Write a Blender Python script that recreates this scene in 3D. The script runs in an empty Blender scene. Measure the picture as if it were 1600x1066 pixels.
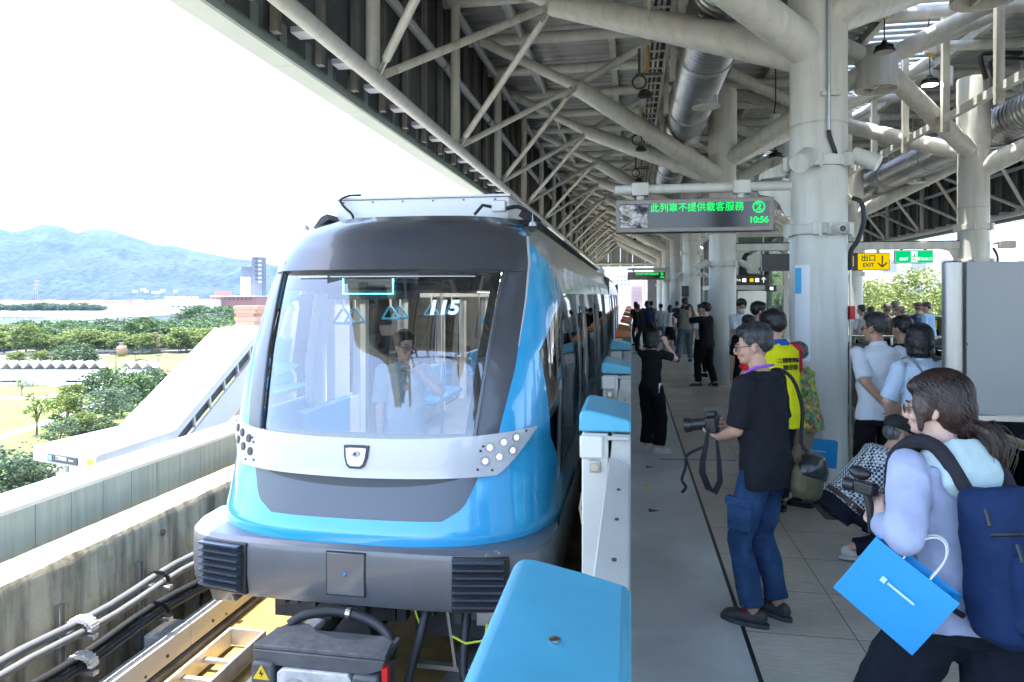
import bpy, bmesh, math, random
import numpy as np
from mathutils import Vector, Matrix, Quaternion, noise as mnoise
R = math.radians
random.seed(7)
scene = bpy.context.scene

# ---------------------------------------------------------------- camera, sky, sun, exposure
EYE = 1.93
YAW = 9.9
cam = bpy.data.objects.new('camera', bpy.data.cameras.new('camera'))
scene.collection.objects.link(cam)
cam.location = (0, 0, EYE)
cam.rotation_euler = (R(90), 0, R(YAW))
cam.data.sensor_width = 36
cam.data.lens = 24.0
cam.data.shift_y = -71 / 1600
cam.data.clip_start = 0.05
cam.data.clip_end = 20000
scene.camera = cam

SUN_EL, SUN_AZ = 78.0, 262.0      # azimuth clockwise from +Y (track direction): from the left, very steep
world = bpy.data.worlds.new('World')
scene.world = world
world.use_nodes = True
wn = world.node_tree
bg = wn.nodes['Background']
sky = wn.nodes.new('ShaderNodeTexSky')
sky.sky_type = 'NISHITA'
sky.sun_disc = False
sky.sun_elevation = R(SUN_EL)
sky.sun_rotation = R(SUN_AZ)
sky.air_density = 1.0
sky.dust_density = 2.0
sky.ozone_density = 1.0
wn.links.new(sky.outputs[0], bg.inputs['Color'])
bg.inputs['Strength'].default_value = 0.15

sl = bpy.data.lights.new('sun', 'SUN')
sl.energy = 2.6
sl.angle = R(0.53)
sl.color = (1.0, 0.95, 0.87)
sun = bpy.data.objects.new('sun', sl)
scene.collection.objects.link(sun)
az, el = R(SUN_AZ), R(SUN_EL)
sun_dir = Vector((math.sin(az) * math.cos(el), math.cos(az) * math.cos(el), math.sin(el)))
sun.rotation_euler = (-sun_dir).to_track_quat('-Z', 'Y').to_euler()

scene.view_settings.view_transform = 'Standard'
scene.view_settings.look = 'None'
scene.view_settings.gamma = 1.0
scene.view_settings.exposure = 3.0
scene.render.engine = 'CYCLES'
cy = scene.cycles
cy.use_denoising = True
try:
    cy.denoiser = 'OPENIMAGEDENOISE'
except Exception:
    pass
cy.max_bounces = 10
cy.diffuse_bounces = 5
cy.glossy_bounces = 4
cy.transmission_bounces = 6
cy.transparent_max_bounces = 24
cy.volume_bounces = 0
cy.sample_clamp_indirect = 8.0
cy.caustics_reflective = False
cy.caustics_refractive = False
cy.use_adaptive_sampling = True
cy.adaptive_threshold = 0.02

# ---------------------------------------------------------------- helpers
def V(*a):
    return Vector(a)

CA, SA = math.cos(R(YAW)), math.sin(R(YAW))
def at(px, py=None, d=None, z=None, Y=None, X=None):
    """world point seen at photo pixel px (,py), on a plane of known depth, height or lane"""
    r = (px - 800) / 1067.0
    if d is None:
        if Y is not None: d = Y / (SA * r + CA)
        elif X is not None: d = X / (CA * r - SA)
        else: d = (EYE - z) * 1067.0 / (py - 462)
    rr = r * d
    zz = z if (z is not None) else EYE - ((py - 462) / 1067.0 * d if py is not None else EYE)
    return Vector((CA * rr - SA * d, SA * rr + CA * d, zz))

def frame(d):
    d = d.normalized()
    u = Vector((0, 0, 1)).cross(d)
    if u.length < 1e-4: u = Vector((1, 0, 0))
    u.normalize()
    return u, d.cross(u).normalized(), d

class MB:
    """collects shapes and links them as ONE mesh object"""
    def __init__(s):
        s.v = []; s.f = []; s.m = []
        s.mi = 0
    def add(s, vs, fs):
        n = len(s.v)
        s.v += [tuple(v) for v in vs]
        s.f += [tuple(i + n for i in f) for f in fs]
        s.m += [s.mi] * len(fs)
        return s
    def box(s, a, b, M=None):
        x0, y0, z0 = a; x1, y1, z1 = b
        if x0 > x1: x0, x1 = x1, x0
        if y0 > y1: y0, y1 = y1, y0
        if z0 > z1: z0, z1 = z1, z0
        vs = [V(x0, y0, z0), V(x1, y0, z0), V(x1, y1, z0), V(x0, y1, z0), V(x0, y0, z1), V(x1, y0, z1), V(x1, y1, z1), V(x0, y1, z1)]
        if M is not None: vs = [M @ v for v in vs]
        return s.add(vs, [(0, 3, 2, 1), (4, 5, 6, 7), (0, 1, 5, 4), (1, 2, 6, 5), (2, 3, 7, 6), (3, 0, 4, 7)])
    def cbox(s, c, h, M=None):
        return s.box((c[0] - h[0], c[1] - h[1], c[2] - h[2]), (c[0] + h[0], c[1] + h[1], c[2] + h[2]), M)
    def tube(s, p, q, r0, r1=None, n=12, cap=True):
        if r1 is None: r1 = r0
        p, q = Vector(p), Vector(q)
        u, w, d = frame(q - p)
        vs = []
        for c, r in ((p, r0), (q, r1)):
            for i in range(n):
                a = 2 * math.pi * i / n
                vs.append(c + u * (r * math.cos(a)) + w * (r * math.sin(a)))
        fs = [(i, (i + 1) % n, n + (i + 1) % n, n + i) for i in range(n)]
        if cap: fs += [tuple(range(n - 1, -1, -1)), tuple(range(n, 2 * n))]
        return s.add(vs, fs)
    def bar(s, p, q, w, h):
        p, q = Vector(p), Vector(q)
        u, k, d = frame(q - p)
        vs = []
        for c in (p, q):
            for a, b in ((-1, -1), (1, -1), (1, 1), (-1, 1)):
                vs.append(c + u * (a * w / 2) + k * (b * h / 2))
        return s.add(vs, [(3, 2, 1, 0), (4, 5, 6, 7), (0, 1, 5, 4), (1, 2, 6, 5), (2, 3, 7, 6), (3, 0, 4, 7)])
    def path(s, pts, r, n=8, cap=True):
        pts = [Vector(p) for p in pts]
        rs = list(r) if isinstance(r, (list, tuple)) else [r] * len(pts)
        if 4 <= len(pts) <= 12 and n >= 6:      # round off the corners of a hand-set polyline
            P2 = []; R2 = []; m = len(pts)
            for i in range(m - 1):
                a, b_, c, d = pts[max(0, i - 1)], pts[i], pts[i + 1], pts[min(m - 1, i + 2)]
                for k in range(4):
                    t = k / 4
                    P2.append(0.5 * ((2 * b_) + (c - a) * t + (2 * a - 5 * b_ + 4 * c - d) * t * t + (3 * b_ - a - 3 * c + d) * t ** 3)); R2.append(rs[i] + (rs[i + 1] - rs[i]) * t)
            pts = P2 + [pts[-1]]; rs = R2 + [rs[-1]]
        vs = []; u = None
        for i, p in enumerate(pts):
            d = (pts[min(i + 1, len(pts) - 1)] - pts[max(i - 1, 0)]).normalized()
            if u is None: u = frame(d)[0]
            u = (u - d * u.dot(d)).normalized()
            w = d.cross(u)
            for k in range(n):
                a = 2 * math.pi * k / n
                vs.append(p + u * (rs[i] * math.cos(a)) + w * (rs[i] * math.sin(a)))
        fs = []
        for i in range(len(pts) - 1):
            for k in range(n):
                fs.append((i * n + k, i * n + (k + 1) % n, (i + 1) * n + (k + 1) % n, (i + 1) * n + k))
        if cap: fs += [tuple(range(n - 1, -1, -1)), tuple(range((len(pts) - 1) * n, len(pts) * n))]
        return s.add(vs, fs)
    def lathe(s, prof, c, n=24, M=None):
        c = Vector(c); vs = []; fs = []
        m = len(prof)
        for r, z in prof:
            for i in range(n):
                a = 2 * math.pi * i / n
                v = V(r * math.cos(a), r * math.sin(a), z)
                vs.append((M @ v if M is not None else v) + c)
        for j in range(m - 1):
            for i in range(n):
                fs.append((j * n + i, j * n + (i + 1) % n, (j + 1) * n + (i + 1) % n, (j + 1) * n + i))
        fs += [tuple(range(n - 1, -1, -1)), tuple(range((m - 1) * n, m * n))]
        return s.add(vs, fs)
    def prism(s, poly, d):
        d = Vector(d); n = len(poly)
        vs = [Vector(p) for p in poly] + [Vector(p) + d for p in poly]
        fs = [tuple(range(n - 1, -1, -1)), tuple(range(n, 2 * n))]
        fs += [(i, (i + 1) % n, n + (i + 1) % n, n + i) for i in range(n)]
        return s.add(vs, fs)
    def ell(s, c, r, nu=14, nv=9, M=None):
        c = Vector(c); vs = [V(0, 0, -r[2])]; fs = []
        for j in range(1, nv):
            t = -math.pi / 2 + math.pi * j / nv
            for i in range(nu):
                a = 2 * math.pi * i / nu
                vs.append(V(r[0] * math.cos(t) * math.cos(a), r[1] * math.cos(t) * math.sin(a), r[2] * math.sin(t)))
        vs.append(V(0, 0, r[2]))
        for i in range(nu):
            fs.append((0, 1 + (i + 1) % nu, 1 + i))
            fs.append((len(vs) - 1, 1 + (nv - 2) * nu + i, 1 + (nv - 2) * nu + (i + 1) % nu))
        for j in range(nv - 2):
            for i in range(nu):
                fs.append((1 + j * nu + i, 1 + j * nu + (i + 1) % nu, 1 + (j + 1) * nu + (i + 1) % nu, 1 + (j + 1) * nu + i))
        if M is not None: vs = [M @ v for v in vs]
        return s.add([v + c for v in vs], fs)
    def rings(s, rings, cap=True, close=True):
        n = len(rings[0]); vs = [p for r in rings for p in r]; fs = []
        for j in range(len(rings) - 1):
            for i in range(n if close else n - 1):
                fs.append((j * n + i, j * n + (i + 1) % n, (j + 1) * n + (i + 1) % n, (j + 1) * n + i))
        if cap: fs += [tuple(range(n - 1, -1, -1)), tuple(range((len(rings) - 1) * n, len(rings) * n))]
        return s.add(vs, fs)
    def build(s, name, mat, parent=None, bevel=0, smooth=35, local=False, fix=False):
        off = V(0, 0, 0)
        if parent is not None and not local:
            p = parent
            while p is not None:
                off = off + p.location; p = p.parent
        me = bpy.data.meshes.new(name)
        me.from_pydata([(v[0] - off.x, v[1] - off.y, v[2] - off.z) for v in s.v], [], s.f)
        for m in (mat if isinstance(mat, (list, tuple)) else [mat]): me.materials.append(m)
        if isinstance(mat, (list, tuple)): me.polygons.foreach_set('material_index', s.m)
        if fix:
            bm = bmesh.new(); bm.from_mesh(me)
            bmesh.ops.recalc_face_normals(bm, faces=bm.faces); bm.to_mesh(me); bm.free()
        me.update()
        if smooth:
            me.polygons.foreach_set('use_smooth', [True] * len(me.polygons))
            me.set_sharp_from_angle(angle=R(smooth))
        o = bpy.data.objects.new(name, me)
        scene.collection.objects.link(o)
        if parent is not None: o.parent = parent
        if bevel:
            b = o.modifiers.new('bevel', 'BEVEL'); b.width = bevel; b.segments = 2; b.limit_method = 'ANGLE'; b.angle_limit = R(40)
        return o

def tag(o, label, cat, group=None):
    o['label'] = label; o['category'] = cat
    if group: o['group'] = group
    return o
def thing(name, label, cat, loc=(0, 0, 0), group=None, rz=0):
    o = bpy.data.objects.new(name, None)
    o.empty_display_size = 0.2
    o.location = loc; o.rotation_euler = (0, 0, rz)
    scene.collection.objects.link(o)
    return tag(o, label, cat, group)
def struct(o):
    o['kind'] = 'structure'; return o
def stuff(o):
    o['kind'] = 'stuff'; return o
def dup(root, loc, label=None, rz=None, scale=None):
    c = root.copy(); scene.collection.objects.link(c); c.location = loc
    if rz is not None: c.rotation_euler = (0, 0, rz)
    if scale is not None: c.scale = (scale,) * 3 if not hasattr(scale, '__len__') else scale
    if label: c['label'] = label
    def rec(a, b):
        for ch in a.children:
            k = ch.copy(); scene.collection.objects.link(k); k.parent = b
            rec(ch, k)
    rec(root, c)
    return c
ORD = ['nearest', 'second', 'third', 'fourth', 'fifth', 'sixth', 'seventh', 'eighth', 'ninth', 'tenth']

def text_mesh(name, body, size, mat, M, parent=None, depth=0.0, local=False, align='CENTER', wt=None, shear=0):
    cu = bpy.data.curves.new(name, 'FONT')
    cu.body = body; cu.size = size; cu.align_x = align; cu.align_y = 'CENTER'; cu.extrude = depth; cu.shear = shear
    if wt: cu.offset = wt
    tmp = bpy.data.objects.new('tmp', cu)
    me = bpy.data.meshes.new_from_object(tmp)
    bpy.data.objects.remove(tmp); bpy.data.curves.remove(cu)
    off = V(0, 0, 0)
    if parent is not None and not local:
        p = parent
        while p is not None:
            off = off + p.location; p = p.parent
    me.transform(Matrix.Translation(-off) @ M)
    me.materials.clear(); me.materials.append(mat)
    o = bpy.data.objects.new(name, me); scene.collection.objects.link(o)
    if parent is not None: o.parent = parent
    return o
def face_cam(p, rz=0):       # text plane standing upright, facing -Y, turned by rz
    return Matrix.Translation(p) @ Matrix.Rotation(rz, 4, 'Z') @ Matrix.Rotation(R(90), 4, 'X')

# ---------------------------------------------------------------- materials
def mat(name, col, rough=0.5, metal=0.0, var=0.0, vscale=4.0, bump=0.0, bscale=60.0, coat=0.0, spec=0.5, col2=None, stretch=None, rvar=0.0, emit=None, estr=0.0, sheen=0.0):
    m = bpy.data.materials.new(name); m.use_nodes = True
    nt = m.node_tree; b = nt.nodes['Principled BSDF']
    b.inputs['Base Color'].default_value = (*col, 1)
    b.inputs['Roughness'].default_value = rough
    b.inputs['Metallic'].default_value = metal
    b.inputs['Coat Weight'].default_value = coat
    b.inputs['Coat Roughness'].default_value = 0.04
    b.inputs['Specular IOR Level'].default_value = spec
    if sheen:
        b.inputs['Sheen Weight'].default_value = sheen
    if emit:
        b.inputs['Emission Color'].default_value = (*emit, 1); b.inputs['Emission Strength'].default_value = estr
    if var or bump or col2 or rvar:
        tc = nt.nodes.new('ShaderNodeTexCoord'); mp = nt.nodes.new('ShaderNodeMapping')
        nt.links.new(tc.outputs['Object'], mp.inputs['Vector'])
        if stretch: mp.inputs['Scale'].default_value = stretch
        if var or col2 or rvar:
            nz = nt.nodes.new('ShaderNodeTexNoise'); nz.inputs['Scale'].default_value = vscale; nz.inputs['Detail'].default_value = 6; nz.inputs['Roughness'].default_value = 0.65
            nt.links.new(mp.outputs[0], nz.inputs['Vector'])
            if var or col2:
                rp = nt.nodes.new('ShaderNodeValToRGB')
                a = tuple(max(0, c * (1 - var)) for c in col); c2 = col2 or tuple(min(1, c * (1 + var)) for c in col)
                rp.color_ramp.elements[0].position = 0.3; rp.color_ramp.elements[0].color = (*a, 1)
                rp.color_ramp.elements[1].position = 0.7; rp.color_ramp.elements[1].color = (*c2, 1)
                nt.links.new(nz.outputs['Fac'], rp.inputs['Fac']); nt.links.new(rp.outputs[0], b.inputs['Base Color'])
            if rvar:
                mr = nt.nodes.new('ShaderNodeMapRange'); mr.inputs['To Min'].default_value = max(0.02, rough - rvar); mr.inputs['To Max'].default_value = min(1, rough + rvar)
                nt.links.new(nz.outputs['Fac'], mr.inputs['Value']); nt.links.new(mr.outputs[0], b.inputs['Roughness'])
        if bump:
            n2 = nt.nodes.new('ShaderNodeTexNoise'); n2.inputs['Scale'].default_value = bscale; n2.inputs['Detail'].default_value = 4
            nt.links.new(mp.outputs[0], n2.inputs['Vector'])
            bp = nt.nodes.new('ShaderNodeBump'); bp.inputs['Strength'].default_value = bump; bp.inputs['Distance'].default_value = 0.01
            nt.links.new(n2.outputs['Fac'], bp.inputs['Height']); nt.links.new(bp.outputs[0], b.inputs['Normal'])
    return m
def glass(name, tint=(0.9, 0.95, 0.95), refl=1.0, ior=1.5):
    m = bpy.data.materials.new(name); m.use_nodes = True
    nt = m.node_tree; nt.nodes.clear()
    o = nt.nodes.new('ShaderNodeOutputMaterial'); t = nt.nodes.new('ShaderNodeBsdfTransparent'); g = nt.nodes.new('ShaderNodeBsdfGlossy')
    mx = nt.nodes.new('ShaderNodeMixShader'); fr = nt.nodes.new('ShaderNodeFresnel'); mu = nt.nodes.new('ShaderNodeMath'); mu.operation = 'MULTIPLY'
    mu.use_clamp = True
    t.inputs[0].default_value = (*tint, 1); g.inputs['Roughness'].default_value = 0.02; g.inputs['Color'].default_value = (1, 1, 1, 1)
    fr.inputs[0].default_value = ior; mu.inputs[1].default_value = refl
    # the fresnel node inverts its index on back faces: feed it the inverse there
    gm = nt.nodes.new('ShaderNodeNewGeometry'); ix = nt.nodes.new('ShaderNodeMix'); ix.data_type = 'FLOAT'
    ix.inputs[2].default_value = ior; ix.inputs[3].default_value = 1.0 / ior if False else ior
    nt.links.new(gm.outputs['Backfacing'], ix.inputs[0]); nt.links.new(ix.outputs[0], fr.inputs[0])
    nt.links.new(fr.outputs[0], mu.inputs[0]); nt.links.new(mu.outputs[0], mx.inputs[0])
    nt.links.new(t.outputs[0], mx.inputs[1]); nt.links.new(g.outputs[0], mx.inputs[2]); nt.links.new(mx.outputs[0], o.inputs[0])
    return m
def emis(name, col, s):
    m = bpy.data.materials.new(name); m.use_nodes = True
    nt = m.node_tree; nt.nodes.clear()
    o = nt.nodes.new('ShaderNodeOutputMaterial'); e = nt.nodes.new('ShaderNodeEmission')
    e.inputs[0].default_value = (*col, 1); e.inputs[1].default_value = s
    nt.links.new(e.outputs[0], o.inputs[0]); return m
class NT:
    """small helper for hand-made node materials"""
    def __init__(s, name):
        s.m = bpy.data.materials.new(name); s.m.use_nodes = True
        s.t = s.m.node_tree; s.b = s.t.nodes['Principled BSDF']; s.l = s.t.links
        tc = s.t.nodes.new('ShaderNodeTexCoord'); s.obj = tc.outputs['Object']
    def n(s, kind, **kw):
        x = s.t.nodes.new('ShaderNode' + kind)
        for k, v in kw.items():
            if k.startswith('i_'): x.inputs[int(k[2:]) if k[2:].isdigit() else k[2:].replace('_', ' ')].default_value = v
            else: setattr(x, k, v)
        return x
    def noise(s, scale, detail=5, stretch=None, vec=None):
        src = vec or s.obj
        if stretch:
            mp = s.n('Mapping'); mp.inputs['Scale'].default_value = stretch; s.l.new(src, mp.inputs[0]); src = mp.outputs[0]
        x = s.n('TexNoise'); x.inputs['Scale'].default_value = scale; x.inputs['Detail'].default_value = detail; x.inputs['Roughness'].default_value = 0.6
        s.l.new(src, x.inputs['Vector']); return x.outputs['Fac']
    def ramp(s, fac, stops):
        r = s.n('ValToRGB'); e = r.color_ramp.elements
        while len(e) < len(stops): e.new(0.5)
        for k, (p, c) in enumerate(stops):
            e[k].position = p; e[k].color = (*c, 1) if len(c) == 3 else c
        s.l.new(fac, r.inputs[0]); return r.outputs[0]
    def mix(s, fac, a, b, mode='MIX'):
        x = s.n('Mix', data_type='RGBA', blend_type=mode)
        for i, v in ((0, fac), (6, a), (7, b)):
            if hasattr(v, 'is_output') or isinstance(v, bpy.types.NodeSocket): s.l.new(v, x.inputs[i])
            elif i == 0: x.inputs[0].default_value = v
            else: x.inputs[i].default_value = (*v, 1)
        return x.outputs[2]
    def bump(s, h, strength=0.3, dist=0.01):
        x = s.n('Bump'); x.inputs['Strength'].default_value = strength; x.inputs['Distance'].default_value = dist
        s.l.new(h, x.inputs['Height']); s.l.new(x.outputs[0], s.b.inputs['Normal'])
    def col(s, c): s.l.new(c, s.b.inputs['Base Color'])
    def rough(s, v):
        if isinstance(v, (int, float)): s.b.inputs['Roughness'].default_value = v
        else: s.l.new(v, s.b.inputs['Roughness'])

def steel_paint(name, c, dirt):
    s = NT(name)
    a = s.ramp(s.noise(1.4, 6), [(0.3, tuple(x * 0.88 for x in c)), (0.7, c)])
    st = s.ramp(s.noise(2.2, 7, (4.0, 4.0, 0.35)), [(0.34, (1 - dirt, 1 - dirt * 1.08, 1 - dirt * 1.25)), (0.55, (1, 1, 1))])
    sp = s.ramp(s.noise(38, 3), [(0.27, (0.5, 0.42, 0.33)), (0.31, (1, 1, 1))])
    s.col(s.mix(0.6, s.mix(1.0, a, st, 'MULTIPLY'), sp, 'MULTIPLY'))
    s.l.new(s.ramp(s.noise(3, 5), [(0.3, (0.34,) * 3), (0.7, (0.5,) * 3)]), s.b.inputs['Roughness']); s.bump(s.noise(26, 3), 0.05); return s.m
W_STEEL = steel_paint('painted_steel', (0.58, 0.59, 0.545), 0.16)
W_STEEL_OLD = steel_paint('painted_steel_worn', (0.5, 0.5, 0.44), 0.3)
GALV = mat('galvanised_steel', (0.42, 0.44, 0.45), 0.35, 0.85, var=0.15, vscale=6, rvar=0.08)
STAINLESS = mat('stainless_steel', (0.55, 0.54, 0.52), 0.28, 1.0, var=0.05, vscale=30, stretch=(1, 1, 0.02))
BLACK = mat('black_plastic', (0.012, 0.012, 0.013), 0.45)
BLACK_GLOSS = mat('black_gloss', (0.008, 0.009, 0.01), 0.08, coat=0.6)
DARK = mat('dark_grey_steel', (0.05, 0.052, 0.055), 0.55, var=0.25)
RUBBER = mat('rubber', (0.018, 0.02, 0.024), 0.55, var=0.2, vscale=9)
CYAN = mat('cyan_panel', (0.075, 0.37, 0.52), 0.36, var=0.09, vscale=5, bump=0.06, bscale=350, rvar=0.12)
OFFWHITE = mat('gate_offwhite', (0.62, 0.62, 0.57), 0.45, var=0.05, vscale=3)
RUST = mat('rusty_steel', (0.18, 0.1, 0.06), 0.8, var=0.4, vscale=20)
# ================================================================ STATION: platform, roof, columns
BAY = 7.75
COLX, COLRX, CENX = 1.97, 6.95, 4.46
YEND = 56.0
# ---- platform
def floor_material():
    s = NT('platform_floor'); sep = s.n('SeparateXYZ'); s.l.new(s.obj, sep.inputs[0])
    # granite strip beside the gates, tiles further in
    gran = s.ramp(s.noise(260, 3), [(0.35, (0.4, 0.395, 0.385)), (0.5, (0.57, 0.565, 0.55)), (0.66, (0.72, 0.715, 0.7))])
    big = s.ramp(s.noise(1.1, 6), [(0.3, (0.72, 0.72, 0.72)), (0.7, (1.05, 1.05, 1.05))])
    gran = s.mix(1.0, gran, big, 'MULTIPLY')
    br = s.n('TexBrick'); br.offset = 0.0; br.inputs['Scale'].default_value = 1.0
    br.inputs['Brick Width'].default_value = 0.6; br.inputs['Row Height'].default_value = 0.6
    br.inputs['Mortar Size'].default_value = 0.004; br.inputs['Mortar Smooth'].default_value = 0.2
    br.inputs['Color1'].default_value = (0.53, 0.475, 0.405, 1); br.inputs['Color2'].default_value = (0.61, 0.55, 0.475, 1); br.inputs['Mortar'].default_value = (0.16, 0.15, 0.14, 1)
    mp = s.n('Mapping'); mp.inputs['Location'].default_value = (-0.65, 0.1, 0); s.l.new(s.obj, mp.inputs[0]); s.l.new(mp.outputs[0], br.inputs['Vector'])
    streak = s.ramp(s.noise(9, 6, (1.0, 9.0, 1)), [(0.3, (0.78, 0.77, 0.76)), (0.72, (1.16, 1.15, 1.13))])
    tile = s.mix(1.0, br.outputs['Color'], streak, 'MULTIPLY'); tile = s.mix(1.0, tile, big, 'MULTIPLY')
    gt = s.n('Math', operation='GREATER_THAN'); gt.inputs[1].default_value = 0.65; s.l.new(sep.outputs[0], gt.inputs[0])
    c = s.mix(gt.outputs[0], gran, tile)
    # dark expansion joint along the strip
    sb = s.n('Math', operation='COMPARE'); sb.inputs[1].default_value = 0.64; sb.inputs[2].default_value = 0.012; s.l.new(sep.outputs[0], sb.inputs[0])
    c = s.mix(sb.outputs[0], c, (0.015, 0.015, 0.016)); s.col(c)
    s.rough(0.46); s.b.inputs['Specular IOR Level'].default_value = 0.35
    return s.m
CONC = (lambda s: (s.col(s.mix(1.0, s.ramp(s.noise(3, 8), [(0.25, (0.22, 0.21, 0.19)), (0.75, (0.36, 0.345, 0.31))]), s.ramp(s.noise(2.0, 6, (1.5, 1.5, 0.25)), [(0.35, (0.6,) * 3), (0.65, (1.05,) * 3)]), 'MULTIPLY')), s.rough(0.9), s.bump(s.noise(40), 0.25), s.m)[-1])(NT('concrete'))
pf = MB().box((-0.33, -6, -0.35), (9.25, YEND, 0.0)).build('platform', floor_material(), bevel=0.0)
struct(pf)
struct(MB().box((0.05, -6, -9.9), (8.9, YEND, -0.352)).build('platform_base', CONC))
YEL = mat('yellow_paint', (0.75, 0.52, 0.03), 0.6, var=0.1, vscale=20)
for nm, px, py, m_, lab in (('floor_marker', 1014, 759, YEL, 'small yellow floor triangle beside the nearest white gate'), ('floor_marker', 1015, 730, DARK, 'small dark floor triangle beyond the yellow one'), ('floor_marker', 1021, 798, DARK, 'small dark floor triangle nearer than the yellow one')):
    p = at(px, py, z=0)
    o = MB().prism([V(p.x - 0.04, p.y - 0.05, 0.0), V(p.x + 0.05, p.y, 0.0), V(p.x - 0.04, p.y + 0.05, 0.0)], (0, 0, 0.003)).build(nm, m_)
    tag(o, lab, 'floor marker')
p = at(1114, 641, z=0)
STICK = (lambda s: (s.col(s.ramp(s.noise(30, 2, (0.6, 3, 1)), [(0.5, (0.7, 0.7, 0.68)), (0.56, (0.25, 0.25, 0.25))])), s.rough(0.5), s.m)[-1])(NT('printed_sticker'))
tag(MB().box((p.x - 0.14, p.y - 0.28, 0.0), (p.x + 0.15, p.y + 0.28, 0.004)).build('floor_sticker', STICK), 'white printed notice stuck on the platform floor', 'floor sticker')
a, b = at(1030, 718, z=0), at(1150, 720, z=0)
tag(MB().bar((a.x, a.y, 0.003), (b.x, b.y, 0.003), 0.015, 0.006).build('floor_tape', mat('blue_tape', (0.06, 0.13, 0.4), 0.5)), 'thin blue tape line across the platform floor', 'tape line')

# ---- roof: deck, side cladding, fascia, trusses
roof = thing('station_roof', 'white steel station roof with corrugated deck and dark side cladding over the platform', 'roof', (CENX, 20, 0))
def corrug(p0, du, dv, nu, pitch, depth, nrm):
    """trapezoid sheet: ribs run along du, repeat along dv"""
    b = MB(); L = dv.length; dvn = dv.normalized(); n = int(L / pitch); prof = []
    for i in range(n):
        for f, h in ((0.0, 0), (0.3, 0), (0.42, 1), (0.58, 1), (0.7, 0)):
            prof.append(((i + f) * pitch, h * depth))
    prof.append((L, 0))
    A = [p0 + dvn * t + nrm * h for t, h in prof]
    b.rings([A, [q + du for q in A]], cap=False, close=False)
    return b
DECK = mat('roof_deck', (0.34, 0.35, 0.34), 0.55, 0.2, var=0.18, vscale=0.9, stretch=(1, 0.3, 1))
CLAD = mat('side_cladding', (0.085, 0.095, 0.1), 0.5, 0.35, var=0.3, vscale=1.4, stretch=(1, 1, 0.3))
DZ = 7.5
Y0R = -2.6
WXL, WXR = -3.48, 12.4
corrug(V(WXL - 0.2, Y0R, DZ), V(7.0 - WXL - 1.9, 0, 0), V(0, YEND - Y0R, 0), 1, 0.3, 0.07, V(0, 0, 1)).build('roof_deck', DECK, roof, smooth=0)
corrug(V(6.9, Y0R, DZ), V(WXR - 6.7, 0, 0), V(0, YEND - Y0R, 0), 1, 0.3, 0.07, V(0, 0, 1)).build('roof_deck', DECK, roof, smooth=0)
b = MB()      # slotted daylight strip along the ridge
for i in range(int((YEND - Y0R) / 0.32)):
    y = Y0R + 0.32 * i
    b.bar((5.12, y, DZ), (6.9, y, DZ), 0.2, 0.03)
b.build('skylight_louvre', DECK, roof, smooth=0)
corrug(V(WXL, Y0R, 4.5), V(0, 0, DZ - 4.5), V(0, YEND - Y0R, 0), 1, 0.55, 0.09, V(-1, 0, 0)).build('side_cladding', CLAD, roof, smooth=0)
corrug(V(WXR, Y0R, 4.5), V(0, 0, DZ - 4.5), V(0, YEND - Y0R, 0), 1, 0.55, 0.09, V(1, 0, 0)).build('side_cladding', CLAD, roof, smooth=0)
FASC = mat('fascia_panel', (0.5, 0.565, 0.53), 0.4, 0.1, var=0.05, vscale=1.0)
GAP = mat('panel_joint', (0.2, 0.22, 0.2), 0.7)
for sx, wx, xo in ((-1, WXL, -3.87), (1, WXR, 12.79)):
    b = MB(); j = MB()
    y = Y0R
    while y < YEND:
        y2 = min(y + 1.9, YEND)
        b.box((wx + sx * 0.08, y + 0.004, 4.43), (xo, y2 - 0.004, 4.66))
        y = y2
    b.build('fascia_panel', FASC, roof, bevel=0.01)
    MB().box((wx + sx * 0.09, Y0R, 4.45), (xo - sx * 0.02, YEND - 0.01, 4.64)).build('fascia_core', GAP, roof)
    MB().box((wx + sx * 0.03, Y0R, 4.40), (wx + sx * 0.075, YEND, 4.72)).build('fascia_lip', mat('fascia_lip', (0.22, 0.27, 0.25), 0.5, var=0.1), roof)
    MB().box((wx + sx * 0.2, Y0R, 4.665), (wx + sx * 0.28, YEND, DZ + 0.15)).build('outer_skin', FASC, roof)
HALF = BAY / 2
CHX, CHZ, NX, NZ = -2.99, 4.5, -1.08, 6.08
def mir(x): return 2 * CENX - x
def brace(p, q, r, fl=0.3):
    """round bar with bolted flat end plates"""
    p, q = Vector(p), Vector(q); d = (q - p).normalized()
    o = MB().tube(p + d * fl, q - d * fl, r, n=12)
    u, w, _ = frame(d)
    side = w if abs(w.y) > abs(u.y) else u
    for a, s in ((p, 1), (q, -1)):
        e0, e1 = a + d * s * 0.08, a + d * s * (fl + 0.04)
        o.bar(e0, e1, 0.02, r * 1.9)
        for k in (0.13, 0.2, 0.27):
            c = a + d * s * k
            o.tube(c - u * 0.025, c + u * 0.025, 0.022, n=6)
    return o
nodesY = [HALF * k for k in range(0, 15)]
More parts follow.
